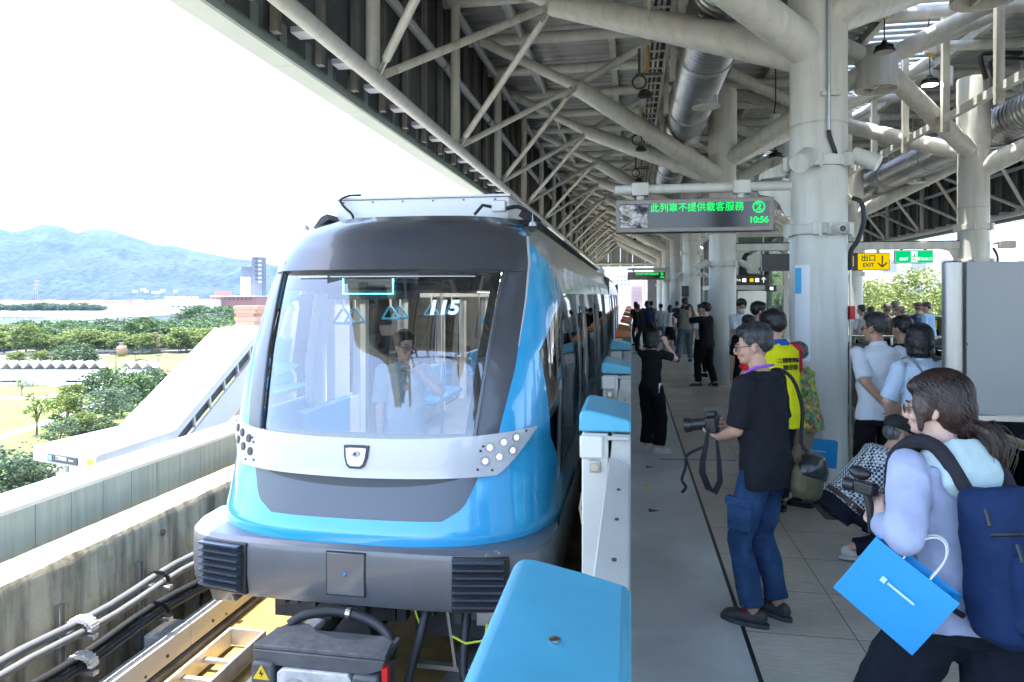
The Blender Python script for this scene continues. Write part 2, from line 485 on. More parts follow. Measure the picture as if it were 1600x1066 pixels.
for side in (0, 1):
    fx = (lambda x: x) if side == 0 else mir
    tr = thing('roof_truss', ('white tube truss with paired braces above the train' if side == 0 else 'white tube truss with braces under the far roof edge beyond the right columns'), 'roof truss', (fx(CHX), 20, 4.5))
    MB().tube((fx(CHX), Y0R, CHZ), (fx(CHX), YEND - 0.3, CHZ), 0.085, n=20).build('bottom_chord', W_STEEL, tr)
    for k, y in enumerate(nodesY):
        for s in (-1, 1):
            yy = y + s * HALF / 2
            brace((fx(CHX), y, CHZ + 0.03), (fx(NX), yy, NZ), 0.052).build('brace', W_STEEL_OLD if (k + s) % 3 == 0 else W_STEEL, tr)
        MB().tube((fx(CHX - 0.05), y, CHZ + 0.05), (fx(CHX - 0.05), y, 7.0), 0.085, n=14).build('strut', W_STEEL, tr)
    GP = mat('grey_purlin', (0.42, 0.45, 0.46), 0.45, 0.3, var=0.1)
    for xx, zz, rr in ((-3.25, 6.0, 0.07), (-3.1, 7.02, 0.075), (-2.2, 7.2, 0.06)):
        pb = MB()
        for y in nodesY: pb.tube((fx(xx), y - HALF + 0.06, zz), (fx(xx), y - 0.06, zz), rr, n=10)
        pb.build('purlin_rail', GP, tr)
    # cladding fixings: rails and lit-edge brackets
    rb = MB(); lb = MB()
    for i in range(int((YEND - Y0R) / 0.97)):
        y = Y0R + 0.97 * i
        rb.box((fx(WXL + 0.02), y, 4.5), (fx(WXL + 0.1), y + 0.09, DZ - 0.1))
        lb.box((fx(WXL + 0.05), y + 0.35, 4.62), (fx(WXL + 0.36), y + 0.56, 4.68))
    rb.build('cladding_rail', mat('rail_brown', (0.16, 0.155, 0.14), 0.6, var=0.2), roof)
    lb.build('cladding_bracket', mat('bracket_blue', (0.5, 0.52, 0.6), 0.4, 0.4), roof)
# deck beams and purlins
b = MB()
for xx in (-2.3, -0.4, 1.5, 3.3, 4.9, 7.1, 8.9, 10.8):
    b.box((xx - 0.07, Y0R, DZ - 0.2), (xx + 0.07, YEND, DZ - 0.01))
b.build('deck_beam', W_STEEL_OLD, roof)
for k in range(-1, 29):
    y = k * HALF / 2 + 0.2
    MB().tube((-3.3, y, DZ - 0.33), (12.2, y, DZ - 0.33), 0.11, n=12).build('cross_tube', W_STEEL, roof)
for side in (0, 1):
    fx = (lambda x: x) if side == 0 else mir
    for k, y in enumerate(nodesY):
        yy = y + HALF / 2
        MB().tube((fx(NX), yy, NZ), (fx(-3.0), yy, DZ - 0.4), 0.1, n=14).build('node_strut', W_STEEL, roof)
        MB().tube((fx(NX), yy, NZ), (fx(0.4), yy + 0.6, DZ - 0.4), 0.075, n=12).build('node_strut', W_STEEL, roof)
# gable at the far end
gab = MB()
for x0, x1 in ((-2.99, 1.9), (1.9, 7.0), (7.0, 11.9)):
    gab.tube((x0, YEND - 0.2, CHZ), (x1, YEND - 0.2, CHZ), 0.09, n=12)
for fx in ((lambda x: x), mir):
    gab.tube((fx(-0.98), YEND - 0.2, 6.1), (fx(1.9), YEND - 0.2, 4.6), 0.14, n=12)
    gab.tube((fx(CHX), YEND - 0.2, CHZ), (fx(-0.98), YEND - 0.2, 6.1), 0.09, n=12)
    for xx in (-1.6, -0.3, 0.9): gab.tube((fx(xx), YEND - 0.2, CHZ), (fx(xx), YEND - 0.2, 5.4), 0.06, n=8)
gab.build('gable_frame', W_STEEL, roof)
b = MB()
for xx in np.arange(-3.8, 12.7, 0.98):
    b.box((xx + 0.01, YEND, 4.25), (xx + 0.97, YEND + 0.06, DZ + 0.1))
b.build('gable_panel', mat('gable_grey', (0.36, 0.38, 0.38), 0.5, 0.3, var=0.08), roof)

# ---- tree columns with branches
def column(x, y, cx, label, far):
    t = thing('steel_column', label, 'column', (x, y, 0), 'steel tree columns along the platform')
    sx = 1 if x < cx else -1
    b = MB().lathe([(0.285, 0), (0.285, 5.05)], (x, y, 0), 40)
    b.lathe([(0.285, 5.0), (0.30, 5.05), (0.30, 6.35), (0.285, 6.4)], (x, y, 0.0), 40)
    b.build('shaft', W_STEEL, t)
    MB().lathe([(0.292, 3.72), (0.292, 3.74)], (x, y, 0), 40).build('weld_seam', W_STEEL_OLD, t)
    nx = x - sx * (COLX - NX); hx = CENX
    for s in (-1, 1):
        ye = y + s * HALF / 2
        MB().tube((x - sx * 0.05, y + s * 0.05, 4.5), (nx, ye, NZ), 0.2, 0.165, n=26).build('branch', W_STEEL, t)
        MB().tube((x + sx * 0.05, y + s * 0.05, 4.85), (hx - sx * 0.12, ye, NZ + 0.05), 0.17, 0.17, n=26).build('branch', W_STEEL, t)
    for z, hh in ((3.33, 0.055), (2.62, 0.05)):
        c = MB().lathe([(0.29, z - hh), (0.325, z - hh), (0.325, z + hh), (0.29, z + hh)], (x, y, 0), 40)
        for k in range(6):
            a = k * math.pi / 3 + 0.25
            M = Matrix.Translation((x, y, z)) @ Matrix.Rotation(a, 4, 'Z')
            c.cbox((0.335, 0, 0), (0.035, 0.045, hh * 1.25), M); c.tube(M @ V(0.36, 0.03, -0.09), M @ V(0.36, 0.03, -0.06), 0.02, n=8)
        c.build('clamp_ring', W_STEEL, t, bevel=0.004)
    return t
for k in range(0, 8):
    y = BAY * k
    pos = 'beside the camera' if k == 0 else ORD[k - 1] + ' column in the row along the train side'
    column(COLX, y, CENX, ('round off-white steel column, ' + pos) if k != 1 else 'large round off-white column carrying the near green departure display', k > 4)
    column(COLRX, y, CENX, ('round off-white steel column, ' + (pos.replace('train side', 'far track side') if k else 'right of the camera')), k > 4)
for k, y in enumerate(nodesY):
    yy = y - HALF / 2
    h = thing('roof_hub', 'hollow cross-braced steel node over the platform centre, ' + (ORD[k - 3] if 3 <= k < 13 else 'out of view') + ' from the camera', 'steel node', (CENX, yy, NZ), 'roof hubs along the platform centre')
    M = Matrix.Translation((CENX, yy, NZ))
    rim = [(0.37, -0.36), (0.37, -0.28), (0.35, -0.2), (0.35, 0.34), (0.3, 0.42), (0.14, 0.42), (0.3, 0.34), (0.31, -0.2), (0.33, -0.28), (0.33, -0.36), (0.37, -0.36)]
    b = MB(); n = 32
    rr = [[(CENX + r * math.cos(2 * math.pi * i / n), yy + r * math.sin(2 * math.pi * i / n), NZ + z) for i in range(n)] for r, z in rim]
    b.rings(rr, cap=False); b.build('hub_shell', W_STEEL, h, smooth=50)
    MB().box((CENX - 0.315, yy - 0.02, NZ - 0.32), (CENX + 0.315, yy + 0.02, NZ + 0.1)).box((CENX - 0.02, yy - 0.315, NZ - 0.316), (CENX + 0.02, yy + 0.315, NZ + 0.096)).box((CENX - 0.21, yy - 0.21, NZ - 0.17), (CENX + 0.21, yy + 0.21, NZ - 0.15)).build('cross_plate', W_STEEL, h)
    for sx in (-1, 1):
        for sy in (-1, 1):
            MB().tube((CENX + sx * 0.1, yy + sy * 0.05, NZ + 0.2), (CENX + sx * 2.2, yy + sy * 0.7, DZ - 0.3), 0.14, 0.13, n=18).build('upper_branch', W_STEEL, h)

p = at(1312, 797, z=0)
tag(MB().box((p.x - 0.2, p.y - 0.3, 0.0), (p.x + 0.3, p.y + 0.35, 0.004)).build('floor_hatch', mat('hatch_dark', (0.06, 0.06, 0.062), 0.6, var=0.2)), 'dark square plate in the platform floor beside the crouching man', 'floor hatch')
# ================================================================ GUIDEWAY
def stained_concrete():
    s = NT('stained_concrete')
    base = s.ramp(s.noise(2.2, 8), [(0.25, (0.3, 0.26, 0.19)), (0.5, (0.5, 0.44, 0.33)), (0.75, (0.64, 0.57, 0.44))])
    dirt = s.ramp(s.noise(3.2, 8, (1, 1.6, 0.16)), [(0.38, (0.2, 0.2, 0.19)), (0.56, (1.0, 0.97, 0.9))])
    c = s.mix(0.85, base, dirt, 'MULTIPLY')
    sep = s.n('SeparateXYZ'); s.l.new(s.obj, sep.inputs[0])
    lo = s.n('MapRange'); lo.inputs['From Min'].default_value = -1.1; lo.inputs['From Max'].default_value = 0.0; s.l.new(sep.outputs[2], lo.inputs[0])
    n2 = s.n('Math', operation='ADD'); s.l.new(lo.outputs[0], n2.inputs[0]); s.l.new(s.noise(2.5, 5, (1, 1, 0.3)), n2.inputs[1])
    low_tan = s.ramp(n2.outputs[0], [(0.45, (0.46, 0.33, 0.15)), (0.9, (1, 1, 1))])  # golden brown towards the foot of the wall
    c = s.mix(0.7, c, low_tan, 'MULTIPLY')
    green = s.ramp(s.noise(4.5, 5), [(0.55, (1, 1, 1)), (0.72, (0.55, 0.62, 0.32))])
    c = s.mix(0.6, c, green, 'MULTIPLY'); s.col(c); s.rough(0.93); s.bump(s.noise(30, 8), 0.5, 0.02)
    return s.m
WC = stained_concrete()
WX = -4.0
b = MB(); ys = np.arange(-14.0, 60.0, 0.06); top = []; rg = np.random.RandomState(3)
e = np.convolve(rg.randn(len(ys) + 20), np.ones(9) / 9, 'same')[10:-10] * 0.022
ring = []
for i, y in enumerate(ys):
    ring.append([V(WX, y, -1.15), V(WX + 0.0, y, -0.02 + e[i] * 0.3), V(WX - 0.02 - abs(e[i]), y, 0.045), V(WX - 0.36, y, 0.05), V(WX - 0.36, y, -0.6), V(WX - 0.3, y, -1.6)])
b.rings(ring, cap=True)
wall = thing('guideway_wall', 'weathered concrete guideway wall with dark stains to the left of the train', 'wall', (WX, 10, 0))
b.build('concrete_wall', WC, wall, smooth=30)
b = MB()
for y, z in ((1.9, -0.17), (3.55, -0.13), (5.3, -0.12), (7.1, -0.12)):
    b.tube((WX - 0.01, y, z), (WX + 0.015, y, z), 0.028, n=12); b.tube((WX, y, z), (WX + 0.02, y, z), 0.014, n=8)
b.build('anchor_hole', RUST, wall)
# aluminium parapet with joints
par = thing('parapet', 'pale green metal parapet with white coping along the viaduct edge', 'parapet', (-4.65, 10, 0))
PGREEN = (lambda s: (s.col(s.mix(0.8, s.ramp(s.noise(1.5, 5), [(0.3, (0.36, 0.42, 0.39)), (0.7, (0.46, 0.52, 0.48))]), s.ramp(s.noise(14, 5, (1, 1.5, 0.06)), [(0.35, (0.72, 0.75, 0.73)), (0.6, (1, 1, 1))]), 'MULTIPLY')), s.rough(0.5), s.m)[-1])(NT('parapet_panel'))
b = MB(); y = -16.0
while y < 58:
    b.box((-4.66, y + 0.004, -0.12), (-4.62, y + 0.346, 0.285)); y += 0.35
b.build('panel', PGREEN, par, bevel=0.004)
MB().box((-4.9, -16, -0.5), (-4.665, 58, 0.28)).build('backing', GAP, par)
MB().box((-5.02, -16, 0.288), (-4.6, 58, 0.33)).build('coping', mat('coping_white', (0.72, 0.72, 0.68), 0.5, var=0.05), par, bevel=0.008)
MB().box((-5.0, -16, -1.8), (-4.91, 58, 0.284)).build('outer_skin', PGREEN, par)
# bed
def bed_material():
    s = NT('track_bed'); s.col(s.ramp(s.noise(1.6, 8), [(0.3, (0.12, 0.075, 0.02)), (0.5, (0.24, 0.155, 0.042)), (0.72, (0.34, 0.235, 0.085))])); s.rough(0.85); s.bump(s.noise(25, 6), 0.3); return s.m
struct(MB().box((WX - 0.2, -30, -1.8), (0.04, 59.5, -1.1)).build('track_bed', bed_material()))
struct(MB().box((WX + 0.0, -30, -1.1), (WX + 0.36, 59.5, -1.06)).build('cable_trough', CONC))
rails = thing('running_rail', 'steel running rails on concrete plinths under the train', 'rail', (-1.89, 10, -1.1))
for xx in (-1.89 - 0.72, -1.89 + 0.72):
    MB().box((xx - 0.035, -30, -1.0), (xx + 0.035, 59, -0.88)).build('rail', GALV, rails)
    MB().box((xx - 0.24, -30, -1.1), (xx + 0.24, 59, -1.0)).build('plinth', CONC, rails)
LW = mat('rail_cover_white', (0.62, 0.6, 0.56), 0.5, var=0.12, vscale=4, stretch=(1, 0.3, 1))
pr = thing('power_rail', 'pale covered power rail on blocks along the concrete wall', 'power rail', (-3.55, 10, -1))
b = MB()
for i in range(26): b.box((-3.76, -2 + i * 2.4 + 0.003, -1.02), (-3.65, -2 + i * 2.4 + 2.397, -0.83))
b.build('cover', LW, pr, bevel=0.008)
b = MB()
for i in range(26):
    for dy in (0.3, 2.1): b.tube((-3.652, -2 + i * 2.4 + dy, -0.95), (-3.642, -2 + i * 2.4 + dy, -0.95), 0.014, n=8)
    for k in range(4): b.tube((-3.652, -2 + i * 2.4 + 0.5 + 0.45 * k, -0.98), (-3.644, -2 + i * 2.4 + 0.5 + 0.45 * k, -0.98), 0.011, n=8)
b.build('bolt', DARK, pr)
for i in range(44): MB().box((-3.95, -2 + i * 1.15 + 0.1, -1.06), (-3.765, -2 + i * 1.15 + 0.42, -0.86)).build('support_block', LW, pr, bevel=0.02)
lad = thing('cable_ladder', 'short aluminium ladder lying on the ochre track bed', 'ladder', (-3.05, 3.9, -1.08))
ALU = mat('aluminium', (0.62, 0.6, 0.55), 0.4, 0.6, var=0.12, vscale=10)
MB().box((-3.42, 3.0, -1.08), (-3.395, 5.4, -0.94)).build('rail', ALU, lad)
MB().box((-3.105, 3.0, -1.08), (-3.08, 5.4, -0.94)).build('rail', ALU, lad)
MB().box((-3.394, 5.38, -1.08), (-3.106, 5.4, -0.94)).build('end_plate', ALU, lad)
for k in range(8): MB().box((-3.394, 3.1 + k * 0.27, -1.03), (-3.106, 3.14 + k * 0.27, -1.0)).build('rung', ALU, lad)
struct(MB().box((-2.86, -30, -1.1), (-2.74, 59, -0.98)).build('concrete_kerb', mat('kerb_white', (0.55, 0.53, 0.48), 0.8, var=0.15, vscale=5)))
# cables on brackets
def sag(y, k): return 0.02 * math.sin(y * 3.9 + k) - 0.02 * max(0, y - 3.0)
CG = mat('cable_grey', (0.11, 0.115, 0.12), 0.5, var=0.12); CK = mat('cable_black', (0.02, 0.021, 0.024), 0.42)
for k, (x, z, r, m_, lab) in enumerate(((-3.84, -0.34, 0.029, CG, 'upper grey cable on the wall brackets, outer of its pair'), (-3.77, -0.385, 0.026, CG, 'upper grey cable on the wall brackets, inner of its pair'), (-3.85, -0.59, 0.031, CK, 'lower black cable on the wall brackets, outer of its pair'), (-3.785, -0.635, 0.029, CK, 'lower black cable on the wall brackets, inner of its pair'))):
    pts = [V(x, y, z + sag(y, k // 2)) for y in np.arange(-2, 40, 0.25)]
    tag(MB().path(pts, r, 12).build('power_cable', m_), lab, 'cable', 'cables along the guideway wall')
for i in range(14):
    y = 3.42 + 0.79 * i
    t = thing('cable_bracket', 'galvanised cable bracket bolted to the stained wall, ' + (ORD[i] if i < 10 else 'one of the last') + ' along the wall', 'bracket', (WX, y, -0.6), 'cable brackets on the guideway wall')
    b = MB().box((WX, y - 0.03, -0.98), (WX + 0.012, y + 0.03, -0.26)).box((WX + 0.012, y - 0.03, -0.98), (WX + 0.04, y - 0.022, -0.26)).box((WX + 0.012, y + 0.022, -0.98), (WX + 0.04, y + 0.03, -0.26))
    b.build('upright', GALV, t)
    for z in (-0.41, -0.665):
        MB().box((WX + 0.04, y - 0.025, z + sag(y, 0) - 0.025), (WX + 0.31, y + 0.025, z + sag(y, 0) + 0.006)).build('arm', GALV, t, bevel=0.004)
        M = Matrix.Translation((WX + 0.2, y, z + 0.05 + sag(y, 0)))
        c = MB()
        for a in range(9):
            q = math.pi * a / 8
            c.cbox((0.085 * math.cos(q), 0, 0.055 * math.sin(q) - 0.0), (0.016, 0.035 if i % 2 else 0.006, 0.016), M)
        c.build('clamp', LW if i % 2 else BLACK, t)

# ================================================================ TRAIN
TX = -1.89
def lerp_tab(tab):
    xs = [a for a, _ in tab]; ys_ = [b for _, b in tab]
    def f(z):
        if z <= xs[0]: return ys_[0]
        for i in range(len(xs) - 1):
            if z <= xs[i + 1]:
                t = (z - xs[i]) / (xs[i + 1] - xs[i]); t0 = t
                return ys_[i] + (ys_[i + 1] - ys_[i]) * t
        return ys_[-1]
    def g(z):      # softened
        h = 0.035
        return (f(z - h) + 2 * f(z) + f(z + h)) / 4
    return g
yf = lerp_tab([(0.2, 4.40), (0.3, 4.39), (0.40, 4.43), (0.66, 4.52), (0.95, 4.56), (1.5, 4.73), (2.1, 4.99), (2.32, 5.11), (2.46, 5.25), (2.55, 5.43), (2.62, 5.72)])
wz = lerp_tab([(0.2, 1.35), (0.45, 1.33), (1.2, 1.33), (1.9, 1.28), (2.2, 1.22), (2.42, 1.14), (2.54, 1.05), (2.62, 0.95)])
LN, NN = 1.2, 2.9
def fy(x, z):
    a = min(abs(x) / wz(z), 0.99995)
    return yf(z) + LN * (1 - (1 - a ** NN) ** (1 / NN))
def fx_at(Y, z):
    t = (Y - yf(z)) / LN
    if t >= 1: return wz(z)
    if t <= 0: return 0.0
    return wz(z) * (1 - (1 - t) ** NN) ** (1 / NN)
def fpt(x, z, off=0.0, Y=None):
    y = fy(x, z) if Y is None else Y
    p = V(TX + x, y, z)
    if off:
        h = 0.01
        if Y is None:
            n = V(-(fy(x + h, z) - fy(x - h, z)) / (2 * h), 1, -(fy(x, z + h) - fy(x, z - h)) / (2 * h))
            n = -n.normalized()
        else:
            n = V(1 if x > 0 else -1, 0, 0.0)
        p = p + n * off
    return p
def patch(rows, flip=False):
    b = MB(); n = len(rows[0]); vs = [p for r in rows for p in r]; fs = []
    for j in range(len(rows) - 1):
        for i in range(n - 1):
            q = (j * n + i, j * n + i + 1, (j + 1) * n + i + 1, (j + 1) * n + i)
            fs.append(q[::-1] if flip else q)
    return b.add(vs, fs)
def solid(rows, th):
    """sheet given outward offset rows -> closed slab; rows is f(off)"""
    A, B = rows(0.0), rows(-th)
    b = patch(A); n = len(A[0]); m = len(A)
    b2 = patch(B, True); b.add(b2.v, b2.f)
    N = n * m; e = []
    per = [(0, i) for i in range(n)] + [(j, n - 1) for j in range(1, m)] + [(m - 1, i) for i in range(n - 2, -1, -1)] + [(j, 0) for j in range(m - 2, 0, -1)]
    idx = [j * n + i for j, i in per]
    for k in range(len(idx)):
        a, c = idx[k], idx[(k + 1) % len(idx)]
        b.f.append((c, a, a + N, c + N)); b.m.append(0)
    return b
TB = mat('train_blue', (0.03, 0.36, 0.66), 0.22, coat=1.0, var=0.02)
TG = mat('train_grey', (0.078, 0.082, 0.092), 0.36, 0.35, coat=0.4, spec=0.5)
TBUMP = mat('bumper_grey', (0.125, 0.13, 0.14), 0.36, 0.15, coat=0.3, var=0.06, vscale=3)
TWHITE = mat('train_silver_white', (0.5, 0.51, 0.54), 0.25, coat=0.8)
TCOVE = mat('cove_silver', (0.66, 0.67, 0.66), 0.2, 0.75, bump=0.15, bscale=1.6)
TGLASS = glass('train_glass', (0.8, 0.84, 0.87), 2.8, 1.55)
TSIDE = glass('side_glass', (0.18, 0.2, 0.21), 1.0, 1.5)
TROOF = mat('train_roof_grey', (0.45, 0.46, 0.46), 0.5, var=0.1)
tr = thing('metro_train', 'blue and grey driverless metro train with raked windscreen stopped beside the platform', 'train', (TX, 6, 0))
def rowsx(x0, x1, z0, z1, nx, nz, off=0.0, ex=1.0):
    """patch between lateral limits x0(z), x1(z)"""
    def f(o):
        out = []
        for j in range(nz + 1):
            z = z0 + (z1 - z0) * j / nz; a = x0(z) if callable(x0) else x0; c = x1(z) if callable(x1) else x1
            out.append([fpt(a + (c - a) * i / nx, z, off + o) for i in range(nx + 1)])
        return out
    return f
xg = lerp_tab([(0.6, 0.93), (0.95, 0.965), (1.4, 1.05), (1.9, 1.085), (2.2, 1.08), (2.44, 1.03), (2.62, 0.9)])
xw = lerp_tab([(0.93, 0.80), (2.1, 0.905), (2.2, 0.91)])
ZB = 2.115      # top of the windscreen
# lower nose: blue lip, grey chin panel
chx = lerp_tab([(0.40, 0.60), (0.43, 0.70), (0.47, 0.755), (0.54, 0.79), (0.7, 0.855)])
patch(rowsx(lambda z: -xg(0.7), lambda z: xg(0.7), 0.2, 0.405, 40, 10)(0)).build('nose_lip', TB, tr, smooth=60)
patch(rowsx(lambda z: -chx(z), chx, 0.397, 0.70, 40, 14, 0.0025)(0)).build('chin_panel', TG, tr, smooth=60)
for s in (1, -1):
    patch([[fpt(s * (chx(z) + (xg(0.7) - chx(z)) * i / 8), z) for i in range(9)] for z in np.linspace(0.40, 0.70, 12)], s < 0).build('nose_cheek', TB, tr, smooth=60)
patch([[fpt(x, 0.672 - k / 5 * (0.012 + 0.062 * max(0, 1 - (x / 0.72) ** 2) ** 0.8), 0.004) for x in np.linspace(-0.72, 0.72, 40)] for k in range(5, -1, -1)]).build('chin_groove_shade', mat('groove_shade', (0.028, 0.029, 0.032), 0.4), tr, smooth=60)  # flat dark patch: shade of the undercut below the band, put into the colour
# grey windscreen surround
for s in (1, -1):
    patch([[fpt(s * (xw(z) + (xg(z) - xw(z)) * i / 8), z) for i in range(9)] for z in np.linspace(0.70, ZB, 30)], s < 0).build('pillar', TG, tr, smooth=60)
    # raised edge of the pillar next to the glass
    MB().path([fpt(s * (xw(z) + 0.012), z, 0.008) for z in np.linspace(0.93, 2.2, 26)], 0.014, 8).build('pillar_edge', TG, tr)
    MB().path([fpt(s * xg(z), z, 0.0) for z in np.linspace(1.55, 2.42, 22)], [0.004 + 0.011 * max(0, (z - 1.55) / 0.87) for z in np.linspace(1.55, 2.42, 22)], 6).build('silver_trim', TWHITE, tr)
# visor above the windscreen
def visor(z):
    t = min(1, max(0, (z - ZB) / 0.26)); return 0.034 * (1 - t) ** 1.5
vr = []
for z in np.linspace(ZB, 2.62, 24):
    vr.append([fpt(xg(z) * u, z, visor(z) * max(0.0, 1 - abs(u) ** 12)) for u in np.linspace(-1, 1, 41)])
under = [[fpt(xg(ZB) * u, ZB + 0.0, k * 0.034 * max(0.0, 1 - abs(u) ** 12)) for u in np.linspace(-1, 1, 41)] for k in (-0.5, 0, 0.5, 1.0)]
patch(under + vr[1:]).build('visor', TG, tr, smooth=50)
# windscreen with dark border
patch(rowsx(lambda z: -xw(z), xw, 0.9, ZB + 0.02, 36, 30, -0.012)(0)).build('windscreen', TGLASS, tr, smooth=80)
for s in (1, -1):
    patch([[fpt(s * (xw(z) - 0.055 + 0.055 * i / 3), z, -0.016) for i in range(4)] for z in np.linspace(0.9, ZB, 20)], s < 0).build('glass_border', BLACK, tr)
patch([[fpt(xw(z) * u, z, -0.018) for u in np.linspace(-1, 1, 30)] for z in (0.89, 0.93, 0.965)]).build('glass_border', BLACK, tr)
patch([[fpt(xw(z) * u, z, -0.028) for u in np.linspace(-1, 1, 40)] for z in np.linspace(1.98, ZB + 0.02, 8)]).build('glass_border', BLACK, tr)
MB().path([fpt(x, 2.075, 0.004) for x in np.linspace(-0.72, 0.72, 24)], 0.005, 6).build('top_trim', TWHITE, tr)
# white band carrying the lamps
def band(o):
    out = []
    for k in range(9):
        v = k / 8; row = []
        for u in np.linspace(-1, 1, 61):
            x = u * 1.185; a = abs(u)
            lo = 0.655 + (0.02 * a if a < 0.8 else 0.016 + 0.285 * ((a - 0.8) / 0.2) ** 1.3); hi = 0.925 + 0.045 * a * a
            row.append(fpt(x, lo + (hi - lo) * v, 0.03 + o))
        out.append(row)
    return out
solid(band, 0.05).build('nose_band', TWHITE, tr, smooth=50)
LAMP_ON = emis('lamp_white', (1.0, 0.97, 0.9), 3.0)
LENS_ON = mat('lens_lit', (0.6, 0.6, 0.58), 0.12, emit=(1, 0.97, 0.9), estr=0.1)
for s in (1, -1):
    for i, (x, z) in enumerate(((0.90, 0.865), (0.985, 0.893), (1.06, 0.915), (0.875, 0.775), (0.96, 0.797), (1.04, 0.83))):
        p, q = fpt(s * x, z, 0.031), fpt(s * x, z, 0.039); n = (q - p).normalized()
        h = MB().tube(p - n * 0.01, p + n * 0.006, 0.031, n=18)
        hl = h.build('headlight', STAINLESS if s > 0 else DARK, tr)
        MB().tube(p, p + n * 0.0075, 0.024, 0.022, n=18).build('lens', LENS_ON if s > 0 else mat('lens_dark', (0.06, 0.05, 0.04), 0.15), hl)
        if s > 0: MB().tube(p, p + n * 0.009, 0.013, 0.011, n=14).build('bulb', LAMP_ON, hl)
    sb = MB()
    for x, z in ((0.83, 0.72), (0.845, 0.845), (0.86, 0.875), (1.12, 0.95), (0.92, 0.71)):
        p, q = fpt(s * x, z, 0.03), fpt(s * x, z, 0.036); sb.tube(p, q, 0.009, n=10)
    sb.build('band_screw', DARK, tr)
# shield badge
def shield(w, h, off):
    return [fpt(x * w, 0.80 + z * h, off) for x, z in ((-1, 1), (-0.5, 1.04), (0.5, 1.04), (1, 1), (0.92, 0), (0.72, -0.75), (0.45, -1), (-0.45, -1), (-0.72, -0.75), (-0.92, 0))]
MB().prism(shield(0.092, 0.078, 0.032), (0, -0.012, 0)).build('badge_rim', DARK, tr)
bd = MB().prism(shield(0.074, 0.06, 0.04), (0, -0.01, 0)).build('badge', mat('badge_silver', (0.55, 0.62, 0.72), 0.2, 0.7), tr)
p = fpt(0, 0.82, 0.053); MB().ell(p, (0.036, 0.01, 0.022)).build('badge_emblem', TWHITE, bd)
MB().ell(fpt(0, 0.822, 0.064), (0.012, 0.006, 0.012)).build('badge_centre', DARK, bd)
# cheeks and sides: blue up to the dark side glazing
YB = lambda z: (7.7 if z <= 0.5 else np.interp(z, [0.5, 0.85, 1.5, 1.75, 1.95, 2.27, 2.5, 2.66], [5.5, 5.2, 5.2, 5.55, 6.2, 5.7, 5.6, 5.8]))
def side_row(s, z, Y0, Y1, n, off=0.0):
    row = []
    for i in range(n + 1):
        t = i / n; Y = Y0 + (Y1 - Y0) * (t * t * 0.6 + t * 0.4)
        row.append(V(TX + s * (fx_at(Y, z) + off), Y, z))
    return row
CY1 = 19.3
for s in (1, -1):
    zs = list(np.linspace(0.2, 0.5, 9)); rows = [side_row(s, z, fy(xg(max(z, 0.6)), z), 7.7, 34) for z in zs]
    patch(rows, s < 0).build('side_skirt', TB, tr, smooth=60)
    zs = list(np.linspace(0.5001, 2.55, 44)); rows = [side_row(s, z, fy(xg(max(z, 0.6)), z), YB(z), 22) for z in zs]
    patch(rows, s < 0).build('side_cheek', TB, tr, smooth=60)
    zs = list(np.linspace(0.5001, 1.95, 34)); rows = [side_row(s, z, YB(z), 7.0, 14) for z in zs]
    patch(rows, s < 0).build('cab_side_window', TSIDE, tr, smooth=60)
    zs = list(np.linspace(1.95, 2.55, 14)); rows = [side_row(s, z, max(YB(z), 0), CY1, 30) for z in zs]
    patch(rows, s < 0).build('roof_cove', TCOVE, tr, smooth=60)
ROOFZ = 2.62
patch([[V(TX + u * xg(ROOFZ), max(fy(xg(ROOFZ) * u, ROOFZ), 0), ROOFZ + 0.0) for u in np.linspace(-1, 1, 41)], [V(TX + u * 1.03, 6.3, 2.635 + 0.02 * (1 - u * u)) for u in np.linspace(-1, 1, 41)], [V(TX + u * 1.03, CY1, 2.635 + 0.02 * (1 - u * u)) for u in np.linspace(-1, 1, 41)]]).build('roof', TROOF, tr, smooth=60)
DPOST = mat('door_post_grey', (0.2, 0.2, 0.2), 0.4, 0.4)
def saloon(parent, Ya, Yb, doors, wins):
    """side walls of a car from Ya to Yb; doors/wins are lists of (y0, y1)"""
    for s in (1, -1):
        xo = TX + s * 1.318
        def panel(y0, y1, z0, z1, m_, name, dx=0.0, th=0.03):
            w0, w1 = wz(z0), wz(z1)
            b = MB(); P = []
            for z in np.linspace(z0, z1, 5):
                P.append((z, wz(z)))
            for k in range(4):
                (za, wa), (zb, wb) = P[k], P[k + 1]
                b.rings([[V(TX + s * (wa + dx), y0, za), V(TX + s * (wa + dx), y1, za), V(TX + s * (wa + dx - th), y1, za), V(TX + s * (wa + dx - th), y0, za)],
                         [V(TX + s * (wb + dx), y0, zb), V(TX + s * (wb + dx), y1, zb), V(TX + s * (wb + dx - th), y1, zb), V(TX + s * (wb + dx - th), y0, zb)]], cap=True)
            return b.build(name, m_, parent, fix=True)
        for (y0, y1) in wins: panel(y0 + 0.01, y1 - 0.01, 0.8, 1.95, TSIDE, 'side_window', th=0.012)
        for (y0, y1) in wins: panel(y0, y1, 0.0, 0.795, TB if s > 0 else TWHITE, 'side_panel')
        for (y0, y1) in doors:
            ym = (y0 + y1) / 2
            for a, c in ((y0 + 0.05, ym - 0.005), (ym + 0.005, y1 - 0.05)):
                d = panel(a, c, 0.02, 1.93, BLACK_GLOSS, 'door', dx=-0.025)
                pw = panel(a + 0.1, c - 0.1, 0.75, 1.8, TSIDE, 'door_window', dx=-0.017, th=0.012)
            for a in (y0 - 0.05, y1 - 0.05): panel(a + 0.02, a + 0.08, 0.0, 1.95, DPOST, 'door_post', dx=0.01)
saloon(tr, 7.0, CY1, [(7.6, 8.95), (11.0, 12.35), (14.4, 15.75)], [(7.02, 7.55), (9.0, 10.95), (12.4, 14.35), (15.8, 19.2)])
